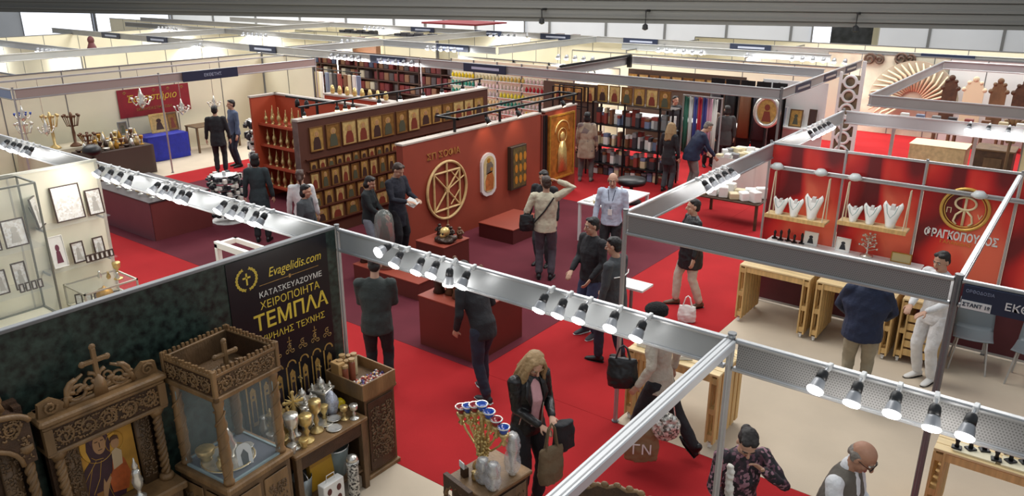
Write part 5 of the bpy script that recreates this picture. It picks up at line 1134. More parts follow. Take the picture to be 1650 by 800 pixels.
candle_tree('tall brass branched candlestick by the cream wall seam', -20.5, 8.3, .76, .9); candle_tree('dark branched candlestick beside the brass one', -20.4, 8.75, .76, .85, bz[1]); candle_tree('silver branched candlestick near the picture edge of the crimson booth', -20.65, 7.75, .76, .75, silver)
candle_tree('bronze branched candlestick on the aisle table', -19.6, 8.7, .73, .45, bz[1])
rr = random.Random(3)
for i in range(26):
    y = 8.95 + (i % 13) * .105; x = -20.45 + .2 * (i // 13); k = i % 4
    vessel(['chalice', 'censer', 'bowl', 'ewer'][k], '%s metal vessel in the %s row on the table beside the blue cloth' % (ORD[i % 13], ['back', 'front'][i // 13]), 'vessel', (x, y, .76), [[(a, b) for a, b in chal], [(.04, 0), (.06, .06), (.05, .12), (.02, .2), (.005, .24)], [(.03, 0), (.07, .05), (.066, .055)], [(.04, 0), (.05, .08), (.02, .15), (.03, .2)]][k], [brass, silver, goldp, bz[1], silver][(i * 7) % 5], 'metal vessels beside the blue cloth')
for i in range(24):
    y = 8.5 + (i % 12) * .13; x = -19.7 + .28 * (i // 12); k = (i * 3) % 4
    vessel(['bowl', 'chalice', 'ewer', 'censer'][k], '%s dark vessel in the %s row on the aisle table of the crimson booth' % (ORD[i % 12], ['back', 'front'][i // 12]), 'vessel', (x, y, .73), [[(.05, 0), (.09, .06), (.085, .065)], [(a, b) for a, b in chal], [(.05, 0), (.06, .1), (.02, .18), (.03, .22)], [(.04, 0), (.06, .06), (.05, .12), (.02, .2)]][k], [bz[0], brass, bz[1], silver, goldp][(i * 3) % 5], 'dark vessels on the aisle table')
t = thing('black_ball_lamp', 'round black object at the top of the lit fascia of the cream booth', 'lamp', (-18.6, 8.3, .0)); MB().cyl((0, 0, .0065), .22, .03, 16).tube([(0, 0, .03), (0, 0, .85)], .03, 8).build('stand', blackm, t); MB().ell((0, 0, .95), (.22, .22, .15), 14, 9).build('ball', black, t, True)
# rotating rack and metal stand in the aisle
for (lab, x, y) in (('black and white rack of hanging charms beside the censer bay', -15.6, 10.75), ('white display rack of trinkets behind the cream booth fascia', -14.0, 8.75)):
    t = thing('charm_rack', lab, 'rack', (x, y, 0)); m = MB().tube([(0, 0, .02), (0, 0, 1.75)], .03, 8).cyl((0, 0, .0065), .3, .03, 14); m.build('pole', white, t)
    for k in range(6): MB().lathe([(.03, 0), (.2, .005), (.2, .015), (.03, .02)], (0, 0, .42 + .24 * k), 14).build('ring', alu, t)
    c = MB(); rc = random.Random(k)
    for k in range(260): a = k * 2.4; r_ = rc.uniform(.16, .29); z_ = .2 + .25 * (k % 6) + rc.uniform(0, .08); w_ = rc.uniform(.015, .035); c.mi_(rc.choice((0, 0, 1, 1, 2))).box(r_ * cos(a) - w_, r_ * cos(a) + w_, r_ * sin(a) - w_, r_ * sin(a) + w_, z_, z_ + rc.uniform(.06, .16), .006)
    if x > -15: t.scale = (1.2, 1.2, .6)
    tag(c.build('charms', [MATS['white_mount'], MATS['dark_print'], mat('grey_charm', (120, 116, 118), .5)], t), kind='stuff')
# ------------------------------------------------------------------ booths at the end of the red stand
YR = 16.75
rk = thing('black_rack', 'black metal rack of packaged goods with icons standing along its top', 'rack', (-10.15, YR, 0))
m = MB()
for x in (0, .9, 1.85, 2.18):
    for y in (0, .4):
        if x == .9 and y: continue
        m.box(x - .02, x + .02, y - .02, y + .02, .0065, 1.86)
m.build('uprights', blackm, rk)
for z in (.32, .78, 1.31, 1.84): MB().box(-.02, 2.2, -.02, .42, z - .03, z, .004).build('shelf', mat('dark_board', (62, 50, 42), .6) if z > 1.8 else blackm, rk)
rr = random.Random(11)
pk = [mat('pack_%s' % n, c, .5) for n, c in (('white', (222, 220, 214)), ('red', (140, 62, 54)), ('blue', (112, 124, 150)), ('brown', (118, 78, 52)), ('grey', (130, 130, 130)), ('cream', (206, 190, 154)), ('dark', (58, 56, 60)))]
cnt = {}
for si, (z, nm_) in enumerate(((.32, 'bottom'), (.78, 'second'), (1.31, 'third'))):
    x = .06; k = 0
    while x < 2.08 and k < 20:
        w = rr.choice((.08, .11, .14)); h = rr.uniform(.24, .42); d = .16
        small_box('carton', '%s carton on the %s shelf of the black rack' % (ORD[k], nm_), 'carton', -10.15 + x + w / 2, YR + .14 + .08 * (k % 2), z, w - .01, d, h, rr.choice(pk), 0, lid=rr.choice(pk), group='cartons on the %s shelf of the black rack' % nm_)
        x += w; k += 1
for i in range(14): small_box('carton', '%s carton on the floor under the black rack' % ORD[i], 'carton', -10.08 + .155 * i, YR + .2, .007, .13, .25, .2 + .03 * (i % 3), pk[(i * 3) % 7], 0, lid=pk[(i * 5 + 1) % 7], group='cartons under the black rack')
for i in range(6): place(BIG, i, '%s gilt icon standing along the top of the black rack' % ORD[i], (-9.95 + .34 * i, YR + .12, 1.842), 0, 'icons on the black rack', (.88, 1, .9))
for i in range(4): place(BIG, i + 1, '%s gilt icon on the dark panel behind the visitor in the long coat' % ORD[i], (-11.4 + .32 * i, YR + .32, 1.76), 0, 'icons beside the black rack', (.8, 1, .85))
partition('dark panel behind the woman in the long coat at the end of the rack', (-11.9, YR + .34), (-10.2, YR + .34), 2.2, mat('dark_brown_panel', (86, 66, 54), .6), seam=False)
gk = thing('display_rack', 'empty black metal display rack beside the tall golden panel', 'rack', (-11.1, 16.35, 0)); m = MB()
for x in (0, .85): m.box(x - .015, x + .015, -.015, .015, .0065, 2.2).box(x - .015, x + .015, .285, .315, .0065, 2.2)
for z in (.6, 1.2, 1.7, 2.2): m.box(0, .85, -.012, .012, z - .012, z + .012).box(0, .85, .288, .312, z - .012, z + .012)
m.build('bars', blackm, gk)
# white tables with pamphlets in front
table('white round-edged table of leaflets behind the man in the pale blue shirt', -7.55, -6.75, 12.0, 13.4, .78, white)
for i in range(10): small_box('leaflet_stack', '%s stack of white leaflets on the table behind the man in the pale blue shirt' % ORD[i], 'leaflets', -7.4 + .2 * (i % 3), 12.2 + .28 * (i // 3), .78, .15, .2, .03 + .02 * (i % 3), [paper, MATS['leaflet_print'], white][i % 3], .2 * i, group='leaflet stacks on the white table')
for i in range(2): vessel('spray_bottle', '%s clear spray bottle on the leaflet table' % ORD[i], 'bottle', (-7.0, 12.3 + .4 * i, .78), [(.05, 0), (.05, .14), (.02, .18), (.02, .24)], mat('clear_plastic', (216, 222, 224), .15, alpha=.6), 'spray bottles')
t = thing('black_stool', 'round black padded stool in front of the black rack', 'stool', (-8.0, 14.95, 0)); MB().lathe([(.3, .44), (.33, .5), (.31, .56), (.05, .58)], seg=20).build('seat', black, t, True); MB().tube([(0, 0, .05), (0, 0, .44)], .04, 8).cyl((0, 0, .0065), .24, .04, 16).build('pedestal', blackm, t)
t = thing('thin_ledge', 'thin white table edge behind the pale post', 'table', (-4.75, 8.9, 0)); MB().box(-.3, .25, -.02, .3, .72, .75).build('tabletop', white, t); MB().tube([(0, .14, .02), (0, .14, .72)], .025, 8).cyl((0, .14, .0065), .2, .03, 14).build('pedestal', alu_d, t)
# yarn wall
yw = thing('skein_wall', 'cream rack wall of coloured thread skeins behind the red stand', 'rack', (-17.0, 19.2, 0)); MB().box(0, 4.7, .0, .04, .0065, 2.3).build('panel', cream, yw)
m = MB()
for k in range(6): m.box(k * .94 - .015, k * .94 + .015, -.03, 0, .0065, 2.3)
m.build('profile', alu_d, yw)
ycol = [(226, 206, 204), (214, 190, 140), (216, 190, 32), (214, 200, 190), (40, 130, 110), (206, 196, 150), (170, 30, 44), (196, 188, 186), (200, 172, 90), (44, 140, 120), (214, 206, 60), (206, 180, 176)]
skd = {}
def skein(c):
    if c not in skd:
        m = MB().ell((0, 0, 0), (.045, .05, .07), 8, 6).lathe([(.02, 0), (.02, .03)], (0, 0, .06), 6); o = m.build('thread_skein', mat('thread_%d_%d_%d' % c, c, .8), None, True); skd[c] = o.data; bpy.data.objects.remove(o)
    return skd[c]
for r in range(7):
    for i in range(33):
        c = ycol[(i // 7 * 3 + r * 5 + (r // 3)) % 12]; o = bpy.data.objects.new('thread_skein', skein(c)); COL.objects.link(o); o.location = (-16.9 + .14 * i, 19.15, .55 + .25 * r)
        tag(o, '%s thread skein in the %s row of the cream skein wall' % (ORD[i], ORD[6 - r]), 'skein', 'thread skeins in the %s row' % ORD[6 - r])
for r in range(6):
    for k in range(5): MB().box(-.0, .9, -.12, 0, 0, .012).build('ledge', white, yw, loc=(k * .94 + .02, 0, .46 + .25 * r + .01))
# book shelves
bs = thing('bookcase', 'tall dark bookcase wall of book rows behind the orange red bay', 'bookcase', (-25.0, 19.6, 0)); MB().box(0, 8.2, .3, .34, 0, 2.15).build('back_panel', mat('bookcase_brown', (74, 50, 42), .6), bs)
for z in (.5, .9, 1.28, 1.68, 2.12): MB().box(0, 8.2, 0, .3, z - .03, z).build('shelf', MATS['bookcase_brown'], bs)
m = MB()
for k in range(9): m.box(k * 1.02, k * 1.02 + .03, 0, .3, 0, 2.12)
m.build('uprights', MATS['bookcase_brown'], bs)
bcol = [mat('book_%d' % i, c, .55) for i, c in enumerate(((110, 36, 34), (150, 120, 84), (180, 170, 150), (70, 60, 62), (120, 84, 60), (96, 30, 36), (60, 70, 96)))]
bd_ = []
for i, m_ in enumerate(bcol):
    mb = MB().box(-.11, .11, 0, .18, 0, .27, .006).box(-.1, .1, -.012, 0, .015, .255); mb.box(-.07, .07, -.016, -.012, .08, .2); o = mb.build('book', m_, None); bd_.append(o.data); bpy.data.objects.remove(o)
for zi, z in enumerate((.9, 1.28, 1.68)):
    for i in range(32):
        if (i * 7 + zi) % 9 == 0: continue
        o = bpy.data.objects.new('book', bd_[((i // 4) * 3 + i + zi * 2) % 7 if i < 16 else (0, 5, 4, 3)[(i + zi) % 4]]); COL.objects.link(o); o.location = (-24.8 + .252 * i, 19.68, z)
        tag(o, '%s face-out book on the %s shelf of the tall dark bookcase' % (ORD[i], ['third', 'second', 'top'][zi]), 'book', 'books on the %s shelf of the dark bookcase' % ['third', 'second', 'top'][zi])
table('long table of dark goods in front of the bookcase behind the red stand', -22.5, -16.2, 16.9, 17.6, .8, walnut_d, mat('black_cloth', (48, 44, 46), .8))
for i in range(20): small_box('gift_box', '%s dark box on the long table before the bookcase' % ORD[i], 'box', -22.3 + .3 * i, 17.15 + .15 * (i % 2), .81, .18, .14, .12 + .06 * (i % 3), pk[(i * 5) % 7], .2 * i, lid=pk[(i * 3 + 2) % 7], group='boxes before the bookcase')
for i in range(4):
    t = thing('coat_rack', '%s dark hanging display beyond the censer bay' % ORD[i], 'display rack', (-20.6 + .85 * i, 15.9, 0), 0, 'dark hanging displays'); m = MB().box(-.02, .02, -.02, .02, .0065, 2.1).box(-.4, .4, -.015, .015, 2.07, 2.1).box(-.25, .25, -.2, .2, .0065, .03); m.build('frame', blackm, t)
    for k in range(4): MB().box(-.36 + .19 * k, -.21 + .19 * k, -.03, .03, 1.2, 2.0, .01).build('hanging_sheet', pk[(k * 2 + i) % 7], t)
t = thing('orange_display', 'bright orange red low wall with gilt goods behind the censer bay', 'wall', (-15.0, 12.3, 0)); MB().box(0, 2.3, 0, .2, 0, 2.1).build('panel', red_orange, t); MB().box(-.02, 2.32, -.02, .22, 2.1, 2.14).build('top_rim', stone, t)
for i in range(8): vessel('censer', '%s gilt vessel on top of the low orange red wall' % ORD[i], 'vessel', (-14.8 + .26 * i, 12.4, 2.14), [(.04, 0), (.06, .06), (.05, .12), (.02, .2)], gold, 'gilt vessels on the low orange red wall')
# ------------------------------------------------------------------ the jumble of the booth at the end of the right-hand aisle
table('counter of small white boxes with the man in navy leaning over it', -6.95, -5.95, 16.9, 18.4, .85, white, mat('white_cloth', (220, 216, 206), .8))
for i in range(20): small_box('trinket_box', '%s pale trinket box on the counter by the man in navy' % ORD[i], 'box', -6.85 + .2 * (i % 5), 17.0 + .3 * (i // 5), .86, .13, .18, .05 + .03 * (i % 3), [MATS['cream_card'], white, MATS['pack_grey'], MATS['pack_cream']][i % 4], .1 * i, group='trinket boxes by the man in navy')
table('low table of pale parcels under the lit side fascia', -6.4, -5.0, 14.6, 15.6, .55, walnut_d)
for i in range(12): small_box('parcel', '%s pale parcel on the low table under the lit side fascia' % ORD[i], 'parcel', -6.25 + .22 * (i % 6), 14.8 + .35 * (i // 6), .55, .18, .22, .12 + .05 * (i % 3), [MATS['pack_cream'], paper, MATS['pack_white']][i % 3], .2 * i, group='pale parcels under the lit fascia')
cl = thing('vestment_rail', 'rail of coloured vestments and stoles at the end of the black rack', 'clothes rail', (-8.0, 17.4, 0)); MB().box(-.05, .95, -.015, .015, 2.1, 2.13).box(-.05, -.02, -.015, .015, .0065, 2.1).box(.92, .95, -.015, .015, .0065, 2.1).build('rail', alu, cl)
for i, c in enumerate(((52, 110, 90), (220, 220, 214), (70, 80, 150), (190, 40, 60), (60, 60, 130), (206, 150, 170), (226, 222, 214))):
    def fn(u, v, i=i): return (.05 + .12 * i + .1 * (u - .5), .03 * sin(u * 9 + i), .75 + .02 * sin(u * 6) + 1.34 * v)
    MB().grid(fn, 6, 2).build('vestment', mat('vestment_%d' % i, c, .7), cl, True, solid=.02)
t = thing('white_shelf', 'white wall shelf with religious prints at the corner of the far right booth', 'shelf', (-7.4, 20.6, 0)); MB().box(0, 1.7, 0, .35, 1.0, 1.04).box(0, 1.7, .33, .36, 0, 2.2).build('board', white, t)
for i, (w, h, m_) in enumerate(((.3, .5, gr[1]), (.36, .5, mat('pale_blue_icon', (176, 190, 206), .5)), (.34, .46, gr[0]), (.2, .5, fg[0]))): photo_frame('icon_print', '%s framed print on the white wall shelf of the far right booth' % ORD[i], 'framed print', (-7.2 + .42 * i, 20.7, 1.045), 0, w, h, [white, white, walnut, walnut_d][i], m_, 'prints on the white wall shelf', fig=fg[i % 3], b=.03)
t = thing('round_icon', 'oval icon in a glittering silver frame near the man in navy', 'icon', (-6.75, 19.6, 0)); MB().tube([(.3 * cos(2 * pi * k / 24), 0, 1.55 + .36 * sin(2 * pi * k / 24)) for k in range(24)], .06, 7, closed=True).build('frame', silver, t, True); MB().prism(disc(0, 1.55, .28, .34), 0, .03).build('picture', gr[0], t); MB().prism(disc(0, 1.66, .07, .08), -.01, 0).prism([(-.12, 1.3), (.12, 1.3), (.07, 1.56), (-.07, 1.56)], -.01, 0).build('figure', fg[1], t); MB().box(-.02, .02, 0, .03, .0065, 1.22).box(-.2, .2, -.1, .15, .0065, .03).build('stand', blackm, t)
for i in range(5): t = thing('hanging_garment', '%s dark hanging garment along the back of the far right booth' % ORD[i], 'garment', (-8.4 + .42 * i, 20.2, 0), 0, 'dark hanging garments'); MB().loft([((0, 0, .7), (.17, 0, 0), (0, .08, 0)), ((0, 0, 1.5), (.16, 0, 0), (0, .08, 0)), ((0, 0, 1.9), (.15, 0, 0), (0, .06, 0)), ((0, 0, 2.0), (.04, 0, 0), (0, .03, 0))], 12).build('cloth', [MATS['pack_dark'], black, MATS['pack_brown']][i % 3], t, True); MB().tube([(0, 0, 1.98), (0, 0, 2.2)], .008, 5).box(-.02, .02, -.02, .02, 2.19, 2.22).box(-.19, .19, .08, .1, .0065, 2.2).build('hanger', blackm, t)
# ------------------------------------------------------------------ lattice, fan ornament and goods of the far right booths
lp = thing('lattice_column', 'white openwork lattice column with round holes', 'column', (-4.95, 20.0, 0)); m = MB().box(-.26, -.2, -.03, .03, .0065, 2.62).box(.22, .3, -.03, .03, .0065, 2.9)
for k in range(7):
    z = .7 + .34 * k
    if z > 2.7: continue
    m.tube([(.14 * cos(2 * pi * q / 16), 0, z + .14 * sin(2 * pi * q / 16)) for q in range(16)], .035, 6, closed=True)
    m.box(-.2, -.13, -.02, .02, z - .04, z + .04).box(.13, .22, -.02, .02, z - .04, z + .04)
m.build('lattice', white, lp); MB().box(-.2, .22, .04, .06, .4, 2.55).build('backing', mat('blue_gold_backing', (120, 104, 80), .6, var=.5, scale=4), lp)
fo = thing('fan_ornament', 'large fan of cream curved ribs on the far right booth wall', 'ornament', (-4.75, 26.7, -.1)); m = MB()
for k in range(22):
    a = pi * (1.15 - k / 21 * 1.1); m.tube([(.35 * cos(a), 0, 1.2 + .35 * sin(a)), (.85 * cos(a + .12), -.03, 1.2 + .85 * sin(a + .12)), (1.25 * cos(a + .3), 0, 1.2 + 1.2 * sin(a + .3))], [.03, .045, .02], 6)
m.build('ribs', mat('cream_ribs', (214, 200, 168), .5), fo, True); MB().prism([(1.28 * cos(pi * k / 16), 1.2 + 1.26 * sin(pi * k / 16)) for k in range(17)], .03, .06).build('backing', mat('greige_backing', (176, 166, 146), .6), fo)
partition('beige printed wall with swirling dark ornament in the far right booth', (-7.5, 27.05), (3.0, 27.05), 2.45, mat('greige_print', (200, 192, 172), .6, var=.18, scale=2.2))
partition('white wall behind the ornate throne backs beyond the grey fascia', (-3.9, 26.95), (3, 26.95), 2.44, white)
for i, (sx, sz) in enumerate(((-6.2, 2.3), (-5.3, 2.36))):
    t = thing('scroll_ornament', '%s dark scroll ornament above the fan of cream ribs' % ORD[i], 'ornament', (sx, 26.98, 0)); MB().tube(spiral(0, sz, .2, 0, 1.6, 0, 16), .04, 6).tube(spiral(.28, sz, .16, 2, 1.5, 0, 14, -1), .035, 6).build('scroll', MATS['dark_brown_panel'], t, True)
partition('yellowish cream panels behind the pale back fascia at the picture edge', (-1.2, 19.95), (3, 19.95), 1.9, mat('yellow_cream', (222, 212, 170), .6), step=.5)
fascia('grey fascia with fringe of small goods beyond the pale back fascia', (-3.84, 17.3), (2.4, 17.3), fascia_g)
fascia('grey side fascia leading away beyond the lattice column', (-3.88, 25.6), (-3.88, 17.34), fascia_w)
fascia('pale short fascia at the picture edge of the far right booths', (-3.9, 25.66), (3, 25.66), fascia_w)
t = thing('cloth_covered_table', 'table draped in cream patterned cloth behind the pale back fascia', 'table', (-3.55, 20.7, 0)); MB().box(0, 1.2, 0, .8, .0065, .95).build('drape', mat('cream_brocade', (202, 186, 140), .7, var=.2, scale=9), t); MB().box(-.02, 1.22, -.02, .82, .95, .97, .005).build('top', mat('pale_brocade', (214, 204, 170), .7), t)
t = thing('brown_stall', 'dark brown carved stall behind the pale back fascia', 'stall', (-2.1, 20.1, 0)); MB().box(0, .75, 0, .7, .0065, 1.1).build('body', walnut_d, t); MB().box(.2, .55, -.02, 0, .2, .95).build('panel', walnut, t); MB().box(-.03, .78, -.03, .73, 1.1, 1.14, .006).build('top', walnut, t)
for i in range(9): small_box('goods_box', '%s small box of the fringe along the grey fascia beyond the lattice' % ORD[i], 'box', -3.3 + .3 * i, 18.12, 1.97, .16, .12, .1, pk[(i * 2) % 7], 0, group='fringe of boxes')
t = thing('wall_shelf', 'high white shelf carrying the fringe of small boxes under the grey fascia', 'shelf', (-3.5, 18.0, 0)); MB().box(0, 3.2, 0, .25, 1.94, 1.97).build('board', white, t)
for q in (0, 1.55, 3.1): MB().box(q, q + .06, .1, .16, .0065, 1.94).build('leg', alu, t)
for (x, z, r, lab) in ((-1.4, 1.75, .28, 'round brown rosette with golden centre on a stem'),):
    t = thing('rosette', lab, 'ornament', (x, 19.2, 0)); m = MB()
    for k in range(14): a = 2 * pi * k / 14; m.ell((r * .72 * cos(a), 0, z + r * .72 * sin(a)), (.09, .03, .045), 7, 5, Matrix.Rotation(-a, 3, 'Y'))
    m.build('petals', walnut_l, t, True); MB().ell((0, -.02, z), (.1, .05, .1), 10, 6).build('centre', gold, t, True); MB().tube([(0, 0, .02), (0, 0, z - .2)], .03, 8).cyl((0, 0, .0065), .2, .02, 12).build('stem', walnut, t)
for i in range(5):
    t = thing('ornate_chair', '%s dark ornate throne back on a white ground beyond the grey fascia' % ORD[i], 'chair', (-3.7 + .62 * i, 26.4, 0), 0, 'ornate throne backs'); w = .2 + .06 * (i % 2)
    bk = MB().prism([(-w, .6), (w, .6), (w, 1.6)] + [(w * cos(pi * q / 12), 1.6 + (.3 + .05 * (q % 2)) * sin(pi * q / 12)) for q in range(1, 12)] + [(-w, 1.6)], -.03, .03)
    for (fx, fz, fr_) in ((-w, 1.66, .07), (w, 1.66, .07), (0, 1.96, .09), (-w * .6, 1.86, .06), (w * .6, 1.86, .06)): bk.ell((fx, -.01, fz), (fr_, .04, fr_), 9, 6)
    bk.build('backrest', [walnut_d, MATS['cream_ribs'], walnut][i % 3], t); MB().box(-w, w, -.4, 0, .42, .5).build('seat', walnut, t)
    for sx in (-1, 1):
        for yy in (-.38, -.02): MB().box(sx * w - .025, sx * w + .025, yy - .02, yy + .02, .0065, .6).build('leg', walnut, t)
# ------------------------------------------------------------------ rows of far booths
G = 'fascias of the far booth rows'
fascia('long grey fascia crossing the hall behind the red stand and the black rack', (-16.3, 17.05), (-5.62, 17.05), fascia_g)
fascia('long grey fascia continuing past the bookcase towards the far picture edge', (-40, 17.05), (-16.36, 17.05), fascia_g)
fascia('grey side fascia with dark vent slots over the man in navy', (-5.85, 24.6), (-5.6, 17.1), fascia_g)
post('grey post at the corner over the man in navy', -5.6, 17.05, r=.03, m=alu_d); post('slim post behind the skein wall corner', -16.3, 17.05); post('slim post before the bookcase', -20.0, 17.05)
fascia('far grey fascia behind the skein wall with navy signs', (-20.3, 27.9), (-2.0, 27.9), fascia_g); fascia('far grey fascia in the middle of the hall', (-42, 27.9), (-20.36, 27.9), fascia_g)
fascia('white lit inner fascia over the far booth right of the skein wall', (-14.4, 25.6), (-7.0, 25.6), fascia_w); fascia('white lit inner fascia near the lattice column', (-11.9, 21.5), (-6.0, 21.5), fascia_w)
for i, (x, y0, y1) in enumerate(((-11.7, 17.4, 21.4), (-16.8, 21.4, 27.8), (-22.5, 17.2, 27.8), (-27.5, 8, 17), (-33, 17.2, 27.8))): fascia('%s fascia of the far booths leading away from the camera' % ORD[i], (x, y1), (x, y0), [fascia_g, fascia_w][i % 2])
for i, (y, x0, x1) in enumerate(((12.5, -42, -27.6), (21.6, -42, -22.6), (21.4, -22.4, -16.9), (24.6, -46, -33.1))): fascia('%s fascia of the far booths crossing towards the picture edge' % ORD[i], (x0, y), (x1, y), [fascia_w, fascia_g][i % 2])
black_track = thing('lighting_track', 'black lighting track slanting beyond the skein wall', 'track', (-11.6, 17.4, 0)); MB().box(-.03, .03, 0, 3.8, 2.52, 2.58).box(-.06, .06, 3.7, 3.8, 2.2, 2.56).build('rail', blackm, black_track)
wl = [((-18.5, 21.3), (-12.0, 21.3), 2.1, 'cream wall with black wreath hooks above the skein wall'), ((-16, 24.8), (-6.2, 24.8), 2.2, 'cream wall under the far navy signs'), ((-30, 17.3), (-24.6, 17.3), 2.3, 'cream wall behind the crimson booth fascia'), ((-42, 12.7), (-28, 12.7), 2.3, 'cream wall near the far picture edge'), ((-40, 21.8), (-26, 21.8), 2.35, 'long cream wall in the far rows'), ((-36, 28.1), (-14, 28.1), 2.3, 'long cream wall of the farthest row'), ((-14, 31), (6, 31), 2.4, 'cream wall of the farthest row towards the windows'), ((-32, 24.8), (-22.8, 24.8), 2.3, 'cream wall between two far rows'), ((-50, 24.8), (-34, 24.8), 2.3, 'cream wall of the far corner row')]
for a, b, h, lab in wl: partition(lab, a, b, h, cream, step=1.6)
for i, (x, y0, y1) in enumerate(((-24.5, 17.4, 21.7), (-28, 12.8, 17.2), (-30.5, 17.4, 24.7), (-26, 21.9, 28), (-33.5, 21.9, 28), (-18.6, 21.4, 27.7), (-13.8, 24.9, 30.9), (-9.5, 25, 30.9), (-38, 12.8, 21.7))): partition('%s cream dividing wall of the far rows leading away from the camera' % ORD[i], (x, y0), (x, y1), 2.3, [cream, cream2][i % 2], step=1.6)
def wreath(label, x, y, z):
    t = thing('wreath', label, 'wreath', (x, y, z)); MB().tube([(.14 * cos(2 * pi * k / 18), 0, .14 * sin(2 * pi * k / 18)) for k in range(18)], .025, 6, closed=True).build('ring', black, t, True); MB().ell((0, -.02, .2), (.05, .03, .05), 8, 5).build('bow', black, t)
for i, x in enumerate((-16.05, -14.6, -13.0)): wreath('%s black wreath on the cream wall above the skein wall' % ORD[i], x, 21.27, 1.9)
t = thing('dark_poster', 'dark panel with pale drapery standing tall by the far wall', 'poster', (-9.3, 33.5, 0)); MB().box(0, 1.6, 0, .1, 0, 4.1).build('panel', mat('dark_slate_print', (66, 70, 76), .5, var=.5, scale=3), t); MB().box(1.6, 1.8, -.1, .1, 0, 4.1).build('side_post', cream, t)
def far_sign(label, x, y, rz=0, w=1.5, z=2.26): s = thing('stand_sign', label, 'sign', (x, y, z), rz, 'navy stand signs of the far rows'); MB().box(0, w, -.03, -.01, 0, .23).build('board', navy, s); MB().box(.2 * w, .85 * w, -.034, -.03, .08, .15).build('lettering_strip', MATS['pale_sign_print'], s)
sl = [('over the skein wall', -14.6, 17.02, 0), ('left of the skein wall along the long grey fascia', -18.4, 17.02, 0), ('above the bookcase', -24.6, 17.02, 0), ('further along the long grey fascia near the picture edge', -31.5, 17.02, 0), ('at the far end of the long grey fascia', -35.2, 17.02, 0), ('nearest the lattice column on the far grey fascia', -4.9, 27.87, 0), ('second from the lattice column on the far grey fascia', -11.2, 27.87, 0), ('third from the lattice column on the far grey fascia', -15.6, 27.87, 0), ('fourth from the lattice column on the far grey fascia', -19.6, 27.87, 0), ('on the far fascia before the crimson far roof', -23.2, 27.87, 0), ('farthest along the far fascia', -27.2, 27.87, 0), ('on the crossing fascia left of the skein wall', -19.6, 21.37, 0)]
for lab, x, y, rz in sl: far_sign('navy stand sign ' + lab, x, y, rz)
for i, y in enumerate((18.6, 21.0, 23.2)):
    t = thing('vent_sign', '%s dark slotted sign on the side fascia over the man in navy' % ORD[i], 'sign', (-5.64, y, 2.3), pi / 2); MB().box(-.55, .55, -.035, -.015, -.02, .17).build('board', navy, t); MB().box(-.4, .45, -.04, -.035, .05, .1).build('lettering_strip', alu, t)
    t.location.x = -5.6 - .25 * (y - 17.05) / 7.5
# far spotlight clusters: each lamp its own object
fl = MB().lathe([(.03, .1), (.06, .06), (.075, -.05)], seg=8).mi_(1).lathe([(.07, -.055), (.03, -.075)], seg=8).build('spotlight', [lamp_body, lamp_far], None, True); FL = fl.data; bpy.data.objects.remove(fl)
cl_ = [(-20.2, 17.1, 5, 'above the bookcase end'), (-17.9, 17.1, 5, 'left of the skein wall'), (-12.8, 25.5, 6, 'under the sign beyond the wreath wall'), (-9.6, 25.5, 1, 'alone in the white lit inner fascia'), (-8.1, 25.4, 6, 'beneath the far sign near the windows'), (-28.5, 16.8, 5, 'over the crimson booth wall'), (-31, 21.3, 6, 'in the far middle rows'), (-24.5, 21.3, 6, 'in the far rows behind the bookcase'), (-38, 21.3, 6, 'in the far rows by the picture edge'), (-36, 12.3, 6, 'over the bright wall near the picture edge'), (-30, 12.3, 6, 'over the bright wall beside the blue fascia'), (-19.8, 21.2, 5, 'behind the crossing fascia'), (-22, 27.6, 5, 'along the farthest fascia'), (-30, 27.6, 5, 'along the farthest fascia past the crimson roof'), (-14.2, 21.3, 5, 'over the wreath wall')]
for (x, y, n_, lab) in cl_:
    for i in range(n_):
        o = bpy.data.objects.new('spotlight', FL); COL.objects.link(o); o.location = (x + .32 * i, y - .12, 2.34); o.rotation_euler = (radians(-25), 0, 0)
        tag(o, '%s lamp of the far spotlight cluster %s' % (ORD[i], lab), 'spotlight', 'far spotlight cluster ' + lab)
        MBb = None
    d = bpy.data.lights.new('far_glow', 'AREA'); d.shape = 'RECTANGLE'; d.size = 1.6; d.size_y = .2; d.energy = 70
    l = bpy.data.objects.new('far_glow', d); COL.objects.link(l); l.location = (x + .7, y - .25, 2.3); l.rotation_euler = (radians(20), 0, 0)
# things seen over the far partitions
t = thing('crimson_roof', 'dark crimson canopy roof far down the hall', 'canopy', (-27.2, 28.6, 0)); MB().box(0, 3.4, 0, 2.4, 2.6, 2.68).build('cloth', mat('crimson_canopy', (122, 28, 36), .7), t)
for x in (.1, 3.3): MB().box(x - .05, x + .05, .1, .2, 0, 2.6).build('leg', alu, t)
t = thing('maroon_figure', 'maroon robed display mannequin above the far booth walls', 'mannequin', (-30.3, 14.2, 0)); MB().loft([((0, 0, .7), (.5, 0, 0), (0, .35, 0)), ((0, 0, 1.8), (.34, 0, 0), (0, .22, 0)), ((0, 0, 2.25), (.22, 0, 0), (0, .16, 0)), ((0, 0, 2.5), (.08, 0, 0), (0, .08, 0))], 12).build('robe', mat('maroon_robe', (92, 44, 46), .7), t, True); MB().ell((0, 0, 2.55), (.12, .12, .15), 10, 7).build('head', MATS['maroon_robe'], t, True); MB().cyl((0, 0, 0), .2, .7, 12).build('stand', blackm, t)
for i, (x, y) in enumerate(((-25.8, 21.9), (-25.4, 24.9), (-20.4, 28.3), (-29, 24.9), (-35, 28.2))):
    t = thing('box_pile', '%s dark crate row on top of a far booth wall' % ORD[i], 'crates', (x, y, 0), 0, 'crates over far walls'); m = MB()
    for k in range(6): m.box(k * .4, k * .4 + .34, .05, .3, 2.3 if i != 4 else 2.3, 2.42 + .05 * (k % 2))
    m.box(0, 2.4, .05, .3, 0, 2.3); m.build('crates', [MATS['pack_brown'], MATS['pack_dark']][i % 2], t)
